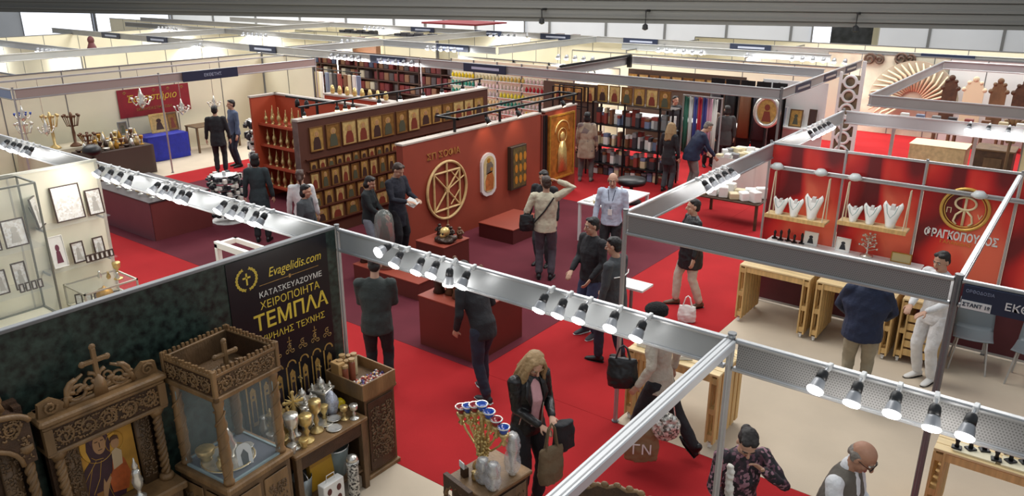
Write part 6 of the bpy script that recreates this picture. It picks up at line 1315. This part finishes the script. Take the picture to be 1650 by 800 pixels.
table('counter of goods by the far lamp on the white lit inner fascia', -12.4, -7.7, 20.5, 21.1, .9, white)
for i in range(9): place(BIG, i, '%s gilt icon in the row beyond the long grey fascia' % ORD[i], (-11.5 + .36 * i, 21.25, 1.62), 0, 'icons beyond the long grey fascia', (.9, 1, .85))
partition('dark board behind the icons beyond the long grey fascia', (-11.7, 21.3), (-8.0, 21.3), 2.15, MATS['dark_brown_panel'], seam=False)
# ------------------------------------------------------------------ people
def ik(a, b, l1, l2, pole):
    a, b = Vector(a), Vector(b); d = b - a; L = min(d.length, (l1 + l2) * .995); d.normalize()
    x = (l1 * l1 - l2 * l2 + L * L) / (2 * L); hgt = sqrt(max(l1 * l1 - x * x, 1e-6))
    p = Vector(pole); p = p - d * p.dot(d)
    if p.length < 1e-4: p = d.orthogonal()
    p.normalize()
    return a + d * x + p * hgt, a + d * L
HAIRC = {'brown': (58, 40, 30), 'dark': (28, 22, 20), 'black': (16, 14, 15), 'blond': (152, 124, 86), 'grey': (120, 112, 104), 'chestnut': (70, 44, 32)}
def hand(mb, w, d, n, side, k=1.0, curl=.5):
    """palm, four bent fingers of unequal length and a thumb off the side of the palm"""
    d = Vector(d).normalized(); n = Vector(n); n = (n - d * n.dot(d)).normalized(); s = d.cross(n).normalized() * side
    w = Vector(w)
    mb.loft([(w - d * .015 * k, s * .024 * k, n * .017 * k), (w + d * .03 * k, s * .036 * k, n * .016 * k), (w + d * .075 * k, s * .042 * k, n * .015 * k), (w + d * .095 * k, s * .04 * k, n * .012 * k)], 10)
    for i, (o, L) in enumerate(((-.031, .062), (-.0105, .074), (.0105, .07), (.031, .055))):
        p = w + d * .088 * k + s * o * k; pts = [p]; a = 0
        for j in range(3):
            a += curl * (.5 + .12 * i) * (.9 if j else .6)
            p = p + (d * cos(a) + n * sin(a)) * L * k * (.44, .32, .24)[j]; pts.append(p)
        mb.capsule(pts, [.0098 * k, .0092 * k, .0085 * k, .0072 * k], 7)
    p = w + d * .025 * k - s * .03 * k; q = p + (d * .55 - s * .75 + n * .3).normalized() * .036 * k; r_ = q + (d * .9 - s * .1 + n * .45).normalized() * .03 * k
    mb.capsule([p, q, r_], [.0125 * k, .011 * k, .009 * k], 7)
def person(label, x, y, face=0, h=1.75, fem=False, top=None, hem=.86, legs=None, shoe=None, hair=('short', 'dark'), skin=None, lean=0, side=0, head=(0, 0), rh=None, lh=None, rel=None, lel=None,
           rf=(.1, .0, 0), lf=(-.1, .0, 0), rpitch=0, lpitch=0, vox=.012, inner=None, fat=1.0, coat=0.0, vest=None, z=0.0, sleeve=True, detail=False, collar=None, rhd=None, lhd=None, curl=.55, extra=None):
    d = Vector((x, y, 0)).normalized(); c = -d; r = Vector((d.y, -d.x, 0)); f = c * cos(radians(face)) + r * sin(radians(face))
    t = thing('person', label, 'person', (x, y, z + .006), math.atan2(f.y, f.x) - pi / 2)
    k = h / 1.75; K = lambda *p: Vector(p) * k
    skin = skin or skin_m; top = top or MATS['dark_print']; legs = legs or black; shoe = shoe or black
    piv = K(0, 0, .95); Rt = Matrix.Rotation(radians(-lean), 3, 'X') @ Matrix.Rotation(radians(side), 3, 'Y')
    U = lambda *p: piv + Rt @ (K(*p) - piv)
    sw = .165 if fem else .19
    hip = {1: K(.09, 0, .92), -1: K(-.09, 0, .92)}; sh = {1: U(sw, -.005, 1.42), -1: U(-sw, -.005, 1.42)}
    rfv = rf; lfv = lf; feet = {1: rfv, -1: lfv}
    arms = {}
    for s_, tgt, el in ((1, rh, rel), (-1, lh, lel)):
        tg = U(*tgt) if tgt else U(s_ * (sw + .1), .06, .84)
        pole = Vector(el) if el else Vector((s_ * .5, -.8, -.3))
        e_, w_ = ik(sh[s_], tg, .29 * k, .255 * k, pole); arms[s_] = (sh[s_], e_, w_)
    lg = {}
    for s_ in (1, -1):
        fx, fy, fz = feet[s_]; kn, an = ik(hip[s_], K(fx, fy, .085 + fz), .44 * k, .42 * k, (s_ * .08, 1, 0)); lg[s_] = (hip[s_], kn, an)
    # ---- body: one continuous surface
    b = MB(); X = Rt @ Vector((1, 0, 0)) * k; Yv = Rt @ Vector((0, 1, 0)) * k
    def ring(zz, hw, hd, yy=0.0): return (U(0, yy, zz), X * hw, Yv * hd)
    cw = (.135 if fem else .155) * (.6 + .4 * fat)
    b.loft([ring(.86, .13, .095), ring(.95, .15, .105), ring(1.08, .12, .09), ring(1.25, cw, .1, .01), ring(1.38, cw * 1.05, .085), ring(1.45, .1, .06)], 16)
    for s_ in (1, -1):
        a0, a1, a2 = arms[s_]; b.capsule([a0 * .9 + U(0, 0, 1.4) * .1, a0, a0.lerp(a1, .5), a1, a1.lerp(a2, .4), a2], [.04 * k, .042 * k, .042 * k, .036 * k, .034 * k, .024 * k], 10)
        dirv = (a2 - a1).normalized(); hd = (rhd if s_ == 1 else lhd) or None
        hd = Vector(hd) if hd else dirv
        nn = Vector((-s_ * .8, .35, .1)) if abs(hd.z) > .6 else Vector((0, -.2, -1)) if True else None
        hand(b, a2 + hd * .012 * k, hd, nn, s_, k * (.92 if fem else 1.0), curl)
        l0, l1, l2 = lg[s_]; b.capsule([l0, l0.lerp(l1, .5), l1, l1.lerp(l2, .35), l2], [.085 * k, .075 * k, .05 * k, .052 * k, .035 * k], 10)
        fx = Vector((0, 1, 0)); b.capsule([l2 + Vector((0, -.03 * k, -.04 * k)), l2 + Vector((0, .09 * k, -.058 * k))], [.024 * k, .015 * k], 8)
    nb = U(0, -.005, 1.42); hc0 = U(0, .025, 1.6) + Vector((0, .02, 0)) * (lean / 40)
    hp, hy = head; Rh = Rt @ Matrix.Rotation(radians(hy), 3, 'Z') @ Matrix.Rotation(radians(-hp), 3, 'X')
    Hd = lambda *p: hc0 + Vector((0, 0, -.07 * k)) + Rh @ (K(*p) + Vector((0, 0, .085 * k)))
    b.capsule([nb, nb.lerp(Hd(0, -.015, -.05), .6), Hd(0, -.01, -.04)], [.062 * k, .052 * k, .05 * k], 10)
    b.ell(Hd(0, -.012, .03), (.075 * k, .094 * k, .088 * k), 16, 11, Rh); b.ell(Hd(0, .02, -.045), (.058 * k, .066 * k, .072 * k), 14, 9, Rh); b.ell(Hd(0, .055, -.095), (.028 * k, .028 * k, .022 * k), 10, 6, Rh)
    b.capsule([Hd(0, .084, .012), Hd(0, .1, -.012), Hd(0, .106, -.03)], [.01 * k, .013 * k, .016 * k], 8); b.ell(Hd(0, .074, .03), (.05 * k, .016 * k, .01 * k), 10, 5, Rh)
    for s_ in (1, -1): b.ell(Hd(s_ * .077, -.008, -.005), (.012 * k, .02 * k, .033 * k), 8, 6, Rh); b.ell(Hd(s_ * .035, .058, -.03), (.024 * k, .02 * k, .02 * k), 8, 5, Rh)
    remeshed(b, 'body', skin, t, vox * .75, 2)
    # ---- face
    if detail:
        e_ = MB(); i_ = MB(); br = MB()
        for s_ in (1, -1):
            e_.ell(Hd(s_ * .031, .076, .01), (.0125 * k, .01 * k, .008 * k), 10, 6, Rh); i_.ell(Hd(s_ * .031, .084, .009), (.006 * k, .004 * k, .0065 * k), 8, 5, Rh)
            br.capsule([Hd(s_ * .014, .09, .029), Hd(s_ * .032, .089, .035), Hd(s_ * .05, .076, .029)], [.004 * k, .005 * k, .003 * k], 6)
        ey = e_.build('eyes', eye_w, t, True); i_.build('iris', black, ey, True); br.build('eyebrows', mat('hair_' + hair[1], HAIRC[hair[1]], .6), t, True)
        m = MB(); m.ell(Hd(0, .083, -.062), (.022 * k, .01 * k, .005 * k), 10, 5, Rh); m.ell(Hd(0, .083, -.07), (.018 * k, .01 * k, .006 * k), 10, 5, Rh); m.build('mouth', lip_m, t, True)
    # ---- hair
    hm = mat('hair_' + hair[1], HAIRC[hair[1]], .5, var=.3, scale=30, bump=.4, bscale=120); st = hair[0]; hb = MB()
    if st != 'none':
        if st == 'bald':
            for s_ in (1, -1): hb.ell(Hd(s_ * .066, -.03, .0), (.018 * k, .05 * k, .045 * k), 10, 7, Rh)
            hb.ell(Hd(0, -.075, -.005), (.06 * k, .035 * k, .05 * k), 12, 8, Rh)
        else:
            hb.ell(Hd(0, -.026, .042), (.08 * k, .095 * k, .085 * k), 16, 11, Rh); hb.ell(Hd(0, -.055, -.01), (.074 * k, .06 * k, .072 * k), 12, 8, Rh)
            for s_ in (1, -1): hb.ell(Hd(s_ * .03, .022, .092), (.042 * k, .045 * k, .026 * k), 10, 6, Rh)
        if st == 'long':
            rq = random.Random(int(abs(x * 100)))
            for q in range(46):
                a = pi * (.06 + .88 * q / 45) * (1 if q % 2 else 1); ca, sa = cos(a) * 1.0, -sin(a)
                top_ = Hd(.07 * ca, -.02 + .075 * sa, .07); md = Hd(.092 * ca, -.015 + .09 * sa, -.04); md2 = Hd(.11 * ca, -.005 + .1 * sa, -.15)
                en = Hd((.12 + rq.uniform(-.02, .02)) * ca, .0 + (.1) * sa + rq.uniform(-.01, .03) + (.05 if abs(ca) > .7 else 0), -.27 - rq.uniform(0, .08))
                hb.capsule([top_, md, md2 + Vector((rq.uniform(-.012, .012), rq.uniform(-.012, .012), 0)), en], [.02 * k, .021 * k, .019 * k, .009 * k], 7)
            for s_ in (1, -1):
                for q in range(9):
                    f_ = .05 - .011 * q
                    hb.capsule([Hd(s_ * .055, f_ * .9, .085), Hd(s_ * .088, f_ + .012, .01), Hd(s_ * (.1 + rq.uniform(-.01, .01)), f_ + .035, -.1), Hd(s_ * (.115 + rq.uniform(-.015, .015)), f_ + .05, -.2), Hd(s_ * (.1 + rq.uniform(-.02, .02)), f_ + .06, -.3 - rq.uniform(0, .06))], [.016 * k, .019 * k, .02 * k, .019 * k, .009 * k], 7)
        if st == 'bob': hb.ell(Hd(0, -.04, -.05), (.09 * k, .075 * k, .09 * k), 14, 9, Rh)
        if st == 'bun': hb.ell(Hd(0, -.118, -.03), (.046 * k,) * 3, 12, 8, Rh)
        if st == 'ponytail': hb.capsule([Hd(0, -.1, .02), Hd(.01, -.14, -.03), Hd(.02, -.13, -.15)], [.035 * k, .035 * k, .015 * k], 9)
        if st == 'hat': 
            hm = mat('black_fur_hat', (18, 17, 18), .9, bump=.6, bscale=90); hb = MB(); hb.ell(Hd(0, -.02, .075), (.115 * k, .125 * k, .075 * k), 16, 10, Rh); hb.ell(Hd(0, -.02, .035), (.11 * k, .12 * k, .04 * k), 16, 8, Rh)
        remeshed(hb, 'hat' if st == 'hat' else 'hair', hm, t, vox * .75, 2, .012, .02)
    # ---- clothing
    g = MB(); fw_ = .5 + .5 * fat
    if hem < .9:
        hx = lambda zz: 1 + (.95 - zz) * .25 * (1 if coat else .5)
        n = max(2, int((.95 - hem) / .12) + 1)
        for_r = [(K(0, 0, hem + (.95 - hem) * i / n), Vector((.175 * k * hx(hem + (.95 - hem) * i / n) * fw_, 0, 0)), Vector((0, .135 * k * hx(hem + (.95 - hem) * i / n) * fat, 0))) for i in range(n)]
    else: for_r = []
    rings = for_r + [ring(.97, .168 * fw_, .128 * fat), ring(1.08, (.142 if fem else .16) * fw_, .118 * fat, .01), ring(1.25, (cw + .022) * fw_, .128 * (.6 + .4 * fat) + (.012 if fem else 0), .012), ring(1.37, cw + .026, .105), ring(1.42, cw + .004, .09), ring(1.45, .12, .078), ring(1.48, .07, .062)]
    g.loft(rings, 20)
    for s_ in (1, -1):
        a0, a1, a2 = arms[s_]
        if vest and not sleeve: pass
        elif sleeve: g.capsule([a0 * .88 + U(0, 0, 1.39) * .12, a0, a0.lerp(a1, .5), a1, a1.lerp(a2, .5), a1.lerp(a2, .93)], [.064 * k, .068 * k, .06 * k, .052 * k, .047 * k, .04 * k], 12)
        if sleeve: g.ell(a0 + U(0, 0, 1.40) - U(0, 0, 1.41), (.064 * k, .066 * k, .064 * k), 12, 8)
    remeshed(g, 'vest' if vest else 'jacket', top, t, vox, 4, .022, .09)
    if vest:
        g = MB()
        for s_ in (1, -1):
            a0, a1, a2 = arms[s_]; g.capsule([a0 * .95 + U(0, 0, 1.39) * .05, a0, a0.lerp(a1, .5), a1, a1.lerp(a2, .5), a1.lerp(a2, .93)], [.06 * k, .065 * k, .058 * k, .05 * k, .044 * k, .037 * k], 12); g.ell(a0, (.066 * k, .068 * k, .066 * k), 12, 8)
        g.capsule([U(0, .0, 1.44), U(0, .01, 1.5)], [.06 * k, .058 * k], 12)
        g.loft([ring(1.08, .05, .02, .118 * fat), ring(1.25, .055, .02, .128), ring(1.4, .045, .02, .085), ring(1.46, .03, .03, .05)], 10)
        remeshed(g, 'shirt', vest, t, vox, 3, .018, .08)
    if inner:
        g = MB().loft([ring(max(hem, .93) + .02, .045, .02, .122 * fat), ring(1.08, .05, .02, .122 * fat), ring(1.25, .06, .022, .13 + (.02 if fem else 0)), ring(1.38, .055, .02, .098), ring(1.45, .045, .03, .05)], 12)
        remeshed(g, 'shirt', inner, t, vox, 2)
    if collar: MB().tube([U(.065 * cos(a), .055 * sin(a) * 1.0, 1.475 + .012 * cos(a * 2)) for a in [2 * pi * i / 16 for i in range(16)]], .016 * k, 7, closed=True).build('collar', collar, t, True)
    g = MB()
    g.loft([(K(0, 0, .84), Vector((.14 * k, 0, 0)), Vector((0, .11 * k, 0))), (K(0, 0, .93), Vector((.165 * k * fw_, 0, 0)), Vector((0, .122 * k * fat, 0))), (K(0, 0, 1.0), Vector((.155 * k * fw_, 0, 0)), Vector((0, .112 * k * fat, 0)))], 18)
    for s_ in (1, -1):
        l0, l1, l2 = lg[s_]; e0 = l1.lerp(l2, .9); g.capsule([l0 + Vector((0, 0, -.02)), l0.lerp(l1, .5), l1, l1.lerp(l2, .5), e0], [.098 * k, .09 * k, .071 * k, .066 * k, .062 * k], 14)
    remeshed(g, 'trousers', legs, t, vox, 3, .022, .09)
    for s_, pt in ((1, rpitch), (-1, lpitch)):
        l0, l1, l2 = lg[s_]; R = Matrix.Rotation(radians(-pt), 3, 'X') @ Matrix.Rotation(radians(-s_ * 9), 3, 'Z'); q = lambda a, b_, c_: l2 + R @ K(a, b_, c_)
        A_ = R @ Vector((1, 0, 0)) * k; B_ = R @ Vector((0, 0, 1)) * k
        sm = MB().loft([(q(0, -.075, -.045), A_ * .022, B_ * .03), (q(0, -.06, -.04), A_ * .036, B_ * .042), (q(0, .0, -.035), A_ * .04, B_ * .046), (q(0, .08, -.052), A_ * .045, B_ * .032), (q(0, .15, -.062), A_ * .04, B_ * .022), (q(0, .185, -.066), A_ * .02, B_ * .012)], 12)
        sm.capsule([q(0, -.01, -.03), q(0, -.005, .04)], [.042 * k, .045 * k], 10)
        so = remeshed(sm, 'shoe', shoe, t, .009, 1)
        MB().loft([(q(0, -.08, -.079), A_ * .03, B_ * .006), (q(0, .0, -.079), A_ * .04, B_ * .006), (q(0, .1, -.079), A_ * .047, B_ * .006), (q(0, .19, -.076), A_ * .022, B_ * .005)], 12).build('sole', white if detail == 2 else blackm, so)
    if extra: extra(t, U, Hd, arms, k, X, Yv, Rh)
    return t
def cloth(name, c, **k): return mat(name, c, k.pop('rough', .8), var=.12, scale=9, bump=k.pop('bump', .25), bscale=k.pop('bscale', 60), **k)
leather = mat('black_leather', (24, 23, 25), .38, var=.2, scale=8, bump=.4, bscale=30); blk = cloth('black_cotton', (32, 32, 36)); blk2 = cloth('charcoal_cloth', (62, 66, 70)); jeans = cloth('blue_denim', (58, 70, 100)); djeans = cloth('dark_denim', (36, 42, 58))
gtr = cloth('slate_trousers', (82, 76, 84)); navyc = cloth('navy_wool', (30, 40, 66)); pinkk = cloth('pale_pink_knit', (206, 156, 160)); creamj = cloth('cream_jacket', (196, 188, 164)); lblue = cloth('pale_blue_shirt', (184, 194, 212)); khaki = cloth('beige_trousers', (202, 194, 176)); stonec = cloth('stone_trousers', (150, 142, 122)); whitec = cloth('white_overall', (222, 222, 222)); tan_coat = cloth('tan_coat', (150, 132, 110))
# woman in the leather jacket
def zip_(t, U, Hd, arms, k, X, Y, Rh):
    MB().tube([U(-.07, .135, .92), U(-.075, .135, 1.1), U(-.08, .14, 1.25), U(-.07, .11, 1.38)], .006, 6).build('zip', silver, t); MB().tube([U(.16, .1, 1.0), U(.15, .12, 1.1)], .005, 5).build('pocket_zip', silver, t)
    lp = MB(); 
    for s_ in (1, -1): lp.loft([(U(s_ * .075, .14, 1.2), X * .012, Y * .012), (U(s_ * .1, .135, 1.3), X * .035, Y * .014), (U(s_ * .085, .1, 1.4), X * .03, Y * .016), (U(s_ * .06, .04, 1.47), X * .015, Y * .02)], 8)
    remeshed(lp, 'lapels', leather, t, .01, 1)
person('blonde woman in a black leather jacket looking down by the candelabrum table', -3.68, 5.09, 34, 1.7, True, leather, .84, blk, black, ('long', 'blond'), head=(34, -8), rh=(.05, .27, 1.06), lh=(-.1, .25, 1.1), vox=.0085, inner=pinkk, detail=True, rf=(.1, .02, 0), lf=(-.09, .06, 0), extra=zip_, lean=4)
def tote(name, label, x, y, z, w, d, h, m, rz=0.0, handle=.25, hm=None, mark=None):
    t = thing(name, label, 'bag', (x, y, z), rz); remeshed(MB().loft([((0, 0, 0), (w * .5, 0, 0), (0, d * .5, 0)), ((0, 0, h * .4), (w * .54, 0, 0), (0, d * .6, 0)), ((0, 0, h * .8), (w * .5, 0, 0), (0, d * .4, 0)), ((0, 0, h), (w * .46, 0, 0), (0, d * .18, 0))], 16), 'body', m, t, .012, 1, .03, .08)
    for s_ in (-1, 1): MB().tube([(-w * .25, s_ * d * .12, h * .95), (-w * .12, s_ * d * .06, h + handle * .8), (0, 0, h + handle), (w * .12, s_ * d * .06, h + handle * .8), (w * .25, s_ * d * .12, h * .95)], .009, 6).build('handle', hm or m, t)
    return t
tote('tote_bag', 'olive fabric tote bag hanging from the hands of the blonde woman', -3.3, 4.93, .5, .26, .12, .36, cloth('olive_canvas', (112, 94, 70)), 1.22, .24)
c = thing('folded_coat', 'black coat draped over the forearm of the blonde woman', 'coat', (-3.28, 5.1, .74), 1.2); remeshed(MB().loft([((0, 0, 0), (.13, 0, 0), (0, .03, 0)), ((0, 0, .2), (.12, 0, 0), (0, .045, 0)), ((-.01, 0, .3), (.1, 0, 0), (0, .06, 0))], 14), 'cloth', blk, c, .014, 2, .04, .08)
# man in black trousers by the plinth
person('man in black trousers and jacket leaning towards the bronze figurines', -5.27, 6.4, -140, 1.74, False, blk, .8, djeans, mat('dark_trainers', (44, 44, 48), .6), lean=24, head=(16, 0), rf=(.1, .12, 0), lf=(-.08, -.14, 0), detail=2, rh=(.2, .32, 1.1), lh=(-.22, .25, .98))
person('man in a dark green jacket behind the post at the dark banner', -6.38, 5.75, 170, 1.74, False, cloth('dark_green_jacket', (50, 56, 54)), .8, blk, black, lean=4, head=(15, 0), fat=1.2, lh=(-.1, .3, 1.05), rh=(.12, .3, 1.05))
def belt_bag(t, U, Hd, arms, k, X, Y, Rh): MB().tube([U(.14, .12, 1.42), U(.0, .15, 1.2), U(-.16, .14, .98)], .012, 6).tube([U(.14, -.09, 1.42), U(0, -.135, 1.2), U(-.18, -.1, .98)], .013, 6).build('shoulder_strap', black, t)
person('woman in a dark teal jacket next to the tall man in a navy coat', -9.7, 8.72, 70, 1.62, True, cloth('dark_teal_jacket', (30, 36, 38)), .84, cloth('pale_denim', (132, 138, 148)), black, ('bob', 'dark'), head=(25, 0), rh=(.1, .3, 1.0), lh=(-.05, .3, 1.0))
tote('red_bag', 'small red bag between the woman in teal and the man in navy', -9.38, 8.84, .55, .16, .09, .26, mat('red_leather', (176, 26, 32), .4), 1.0, .12)
person('tall man in a navy coat reading papers in front of the icon wall', -9.5, 9.2, 50, 1.8, False, cloth('navy_coat', (28, 30, 42)), .62, blk, black, ('short', 'brown'), head=(32, 0), rh=(.12, .32, 1.12), lh=(-.1, .34, 1.12), coat=1)
t = thing('papers', 'white papers in the hands of the man in the navy coat', 'papers', (-9.16, 9.22, 1.12), -.3); MB().box(-.12, .12, -.085, .085, 0, .006).box(-.1, .13, -.08, .08, .006, .01).build('sheets', paper, t, rot=(.5, .2, .3))
person('man in a cream jacket seen from behind with one hand on his head', -6.89, 10.0, 172, 1.78, False, creamj, .84, gtr, black, ('short', 'brown'), rh=(.19, .02, 1.66), rel=(1, .1, .1), lh=(-.3, .1, .95), vox=.009, extra=belt_bag, head=(8, 20), fat=1.1)
t = tote('shoulder_bag', 'black shoulder bag on the hip of the man in the cream jacket', -7.12, 9.79, .86, .24, .09, .28, mat('bag_black', (24, 24, 26), .5), .6, .02)
person('man in dark clothes half hidden by the man in the cream jacket', -7.3, 10.55, -30, 1.72, False, blk, .7, blk2, black, ('short', 'dark'), head=(15, 10))
def lanyard(t, U, Hd, arms, k, X, Y, Rh): MB().tube([U(-.06, .07, 1.46), U(-.03, .13, 1.3), U(0, .145, 1.15), U(.03, .13, 1.3), U(.06, .07, 1.46)], .006, 5).build('lanyard', navy, t); MB().at(Matrix.Translation(U(0, .15, 1.1))).box(-.035, .035, -.004, .006, -.05, .05).build('badge', white, t)
person('balding man in glasses and a pale blue shirt facing the camera', -6.2, 10.95, -12, 1.76, False, lblue, .86, blk, black, ('bald', 'brown'), vox=.01, detail=True, head=(10, 8), extra=lanyard, collar=lblue, rh=(.27, .1, .9), lh=(-.26, .08, .88), fat=1.1)
person('dark-haired man in a black jacket and jeans looking towards the red wall', -5.15, 8.62, -48, 1.76, False, blk, .85, jeans, mat('trainers', (60, 60, 66), .6), ('short', 'black'), vox=.01, detail=2, head=(6, -14), rh=(.12, .26, 1.0), lh=(-.2, .2, .95), fat=1.15)
def stripe(t, U, Hd, arms, k, X, Y, Rh): MB().tube([U(.19, -.09, 1.27), U(.1, -.132, 1.265), U(0, -.14, 1.26), U(-.1, -.132, 1.265), U(-.19, -.09, 1.27)], .007, 6).build('reflective_stripe', white, t)
person('man in a charcoal jacket with a pale back stripe beside the pale post', -4.5, 8.1, -118, 1.74, False, blk2, .78, djeans, black, ('short', 'black'), vox=.01, detail=True, head=(10, 12), extra=stripe, fat=1.25, rf=(.1, -.1, 0), lf=(-.1, .14, 0), rh=(.2, .2, .95))
t = person('person in a black puffer jacket and beige trousers holding a cup', -4.5, 10.4, -70, 1.72, False, mat('black_puffer', (26, 27, 30), .5, bump=.9, bscale=9), .66, khaki, mat('brown_shoe', (96, 70, 50), .6), ('short', 'dark'), fat=1.3, coat=.5, rh=(.15, .32, 1.12), rf=(.1, .16, 0), lf=(-.1, -.16, 0))
t = thing('paper_cup', 'pale paper cup held by the person in the black puffer jacket', 'cup', (-4.83, 10.32, 1.08)); MB().lathe([(.03, 0), (.042, .11), (.045, .115)], seg=14).build('cup', mat('kraft_cup', (206, 190, 160), .6), t, True); MB().lathe([(.046, .113), (.04, .13), (.01, .132)], seg=14).build('lid', white, t, True)
tote('white_bag', 'white paper bag standing on the red carpet behind the black fur hat', -4.25, 9.85, .0065, .26, .1, .26, paper, .3, .15)
# walking woman in the hat
lace = cloth('beige_lace_jacket', (186, 176, 160), bscale=30, bump=.6)
person('walking woman in a black fur hat and pale lace jacket crossing the red carpet', -3.06, 6.56, -112, 1.72, True, lace, .8, blk, mat('black_boot', (20, 20, 22), .4), ('hat', 'black'), vox=.009, lean=6, rf=(.1, -.42, .06), rpitch=-40, lf=(-.08, .26, 0), rh=(.3, -.02, .92), lh=(-.3, .12, .95))
tote('black_backpack', 'black leather bag on the side of the walking woman in the hat', -3.34, 6.26, .86, .3, .14, .32, mat('bag_black2', (28, 28, 30), .4), .4, .14)
b = tote('paper_bag', 'tan paper carrier bag with white marks held by the walking woman', -3.05, 6.2, .14, .34, .13, .4, mat('kraft_paper', (142, 112, 80), .7), .55, .12)
text('printed_mark', 'ΓΝ', .16, white, b, (0, -.1, .17), (pi / 2, 0, 0))
t = thing('silver_bag', 'crinkled silver floral bag hanging from the arm of the walking woman', 'bag', (-2.82, 6.26, .42), .5); remeshed(MB().ell((0, 0, .16), (.14, .09, .16)), 'body', speckle('silver_floral', [(210, 206, 198), (150, 146, 138), (236, 232, 226), (96, 92, 86), (190, 184, 172)], 55, .35, .3), t, .012, 1, .05, .05); MB().tube([(-.08, 0, .28), (-.05, 0, .45), (.05, 0, .45), (.08, 0, .28)], .008, 6).build('handle', silver, t)
# pallet booth
person('man in a navy jumper and stone trousers with his back turned in the pallet booth', -1.7, 8.97, 178, 1.76, False, navyc, .84, stonec, mat('tan_shoe', (120, 90, 66), .6), ('short', 'grey'), fat=1.55, vox=.01, rh=(.2, .26, 1.0), rel=(1, -.4, -.3), lh=(-.2, .26, 1.0), lel=(-1, -.4, -.3))
person('seller dressed all in white behind the far side of the pallet wood booth', -1.12, 10.05, -35, 1.74, False, whitec, .8, whitec, mat('white_shoe', (226, 224, 220), .5), ('short', 'dark'), vox=.01, detail=True, rh=(.14, .28, 1.05), lh=(-.1, .3, 1.05), lean=3, head=(12, 0), z=0)
floral = speckle('flowered_blouse', [(28, 24, 30), (52, 34, 44), (150, 110, 122), (34, 28, 36), (96, 60, 74), (24, 22, 26)], 42, .7)
person('woman in a dark flowered blouse with tied-back hair next to the silver corner post', -1.68, 5.14, 22, 1.66, True, floral, .82, blk, black, ('bun', 'dark'), vox=.0085, detail=True, head=(36, -10), lh=(-.1, .2, 1.42), lel=(-.7, .2, -.7), rh=(.16, .24, 1.0), lean=4)
def specs(t, U, Hd, arms, k, X, Y, Rh):
    m = MB()
    for s_ in (1, -1): m.tube([Hd(s_ * .033 + .024 * cos(2 * pi * q / 14), .099, .006 + .017 * sin(2 * pi * q / 14)) for q in range(14)], .0028, 5, closed=True).tube([Hd(s_ * .056, .097, .01), Hd(s_ * .082, .04, .012), Hd(s_ * .084, -.01, .008)], .003, 5)
    m.tube([Hd(-.01, .1, .01), Hd(.01, .1, .01)], .003, 5).build('glasses', mat('brown_glasses', (48, 30, 26), .3), t)
person('bald man in glasses and a grey quilted vest over a white shirt', -1.0, 5.27, 72, 1.74, False, cloth('grey_quilted_vest', (92, 86, 78), bump=.5, bscale=14), .82, blk2, black, ('bald', 'grey'), skin=skin_t, vox=.008, detail=True, head=(28, 0), vest=cloth('white_shirt', (214, 214, 216)), sleeve=False, fat=1.3, rh=(.16, .3, 1.05), lh=(-.16, .3, 1.05), lean=6, extra=specs)
# far visitors
coatp = speckle('printed_coat', [(160, 144, 122), (150, 134, 114), (168, 152, 130), (120, 104, 98), (158, 142, 120)], 7, .8)
person('dark-haired visitor in a long printed tan coat looking at the black rack', -9.85, 16.0, 175, 1.72, True, coatp, .6, cloth('grey_leggings', (88, 84, 82)), mat('grey_boot', (120, 112, 104), .6), ('bob', 'black'), coat=1, rf=(.14, 0, 0), lf=(-.14, 0, 0), fat=1.3, vox=.014)
person('blonde visitor in dark clothes beside the man in navy at the far counter', -7.8, 16.3, 150, 1.64, True, blk, .7, blk2, black, ('long', 'blond'), vox=.014, head=(15, 0))
person('broad man in navy bending over the far counter of pale boxes', -7.32, 16.5, 112, 1.76, False, navyc, .8, cloth('grey_trousers', (120, 116, 112)), black, ('short', 'grey'), fat=1.45, lean=24, vox=.014, rh=(.25, .42, 1.1), lh=(-.2, .42, 1.1), head=(10, 0))
person('man in a black jacket standing with his back turned by the cream wall', -17.75, 11.05, 172, 1.74, False, blk, .72, blk, black, ('short', 'black'), vox=.015, fat=1.15, coat=.5)
person('man in a slate blue jacket facing the man in black by the cream wall', -18.05, 11.75, -70, 1.78, False, cloth('slate_jacket', (82, 96, 122)), .84, djeans, black, ('short', 'dark'), vox=.015)
person('person in a long dark teal coat in front of the censer bay', -12.3, 8.35, 168, 1.72, True, cloth('deep_teal_coat', (42, 54, 58)), .55, blk, black, ('bob', 'black'), coat=1, vox=.014)
person('dark-haired woman passing below the icon wall corner', -10.15, 7.75, 60, 1.6, True, blk2, .8, blk, black, ('bob', 'black'), vox=.013, head=(10, 0))
person('visitor with white scarf behind the dark-haired woman by the icon wall', -10.75, 8.15, 170, 1.68, True, whitec, .8, blk, black, ('ponytail', 'chestnut'), vox=.014)
person('person in a dark navy jacket seen over the icon wall', -13.6, 16.2, 20, 1.78, False, cloth('dark_navy_jacket', (44, 50, 66)), .8, blk, black, ('short', 'dark'), vox=.015, fat=1.2)
for i, (x, y, f, c_, lab) in enumerate(((-8.1, 19.3, 20, (120, 104, 92), 'visitor in a tan jacket in the crowd behind the far counter'), (-7.55, 19.0, -160, (64, 62, 62), 'visitor in a dark grey coat in the crowd behind the far counter'), (-9.3, 19.6, 40, (40, 40, 44), 'visitor in black beyond the vestment rail'), (-8.9, 22.6, 10, (30, 32, 38), 'dark figure of a seller beyond the long grey fascia'), (-8.2, 22.9, -20, (36, 40, 56), 'seller in navy beyond the long grey fascia'), (-7.2, 22.7, 30, (34, 34, 38), 'seller in black near the side fascia beyond the long grey fascia'))):
    person(lab, x, y, f, 1.7 + .02 * i, i % 2 == 1, cloth('crowd_%d' % i, c_), .7, blk, black, ('short' if i % 2 == 0 else 'bob', 'dark'), vox=.017)
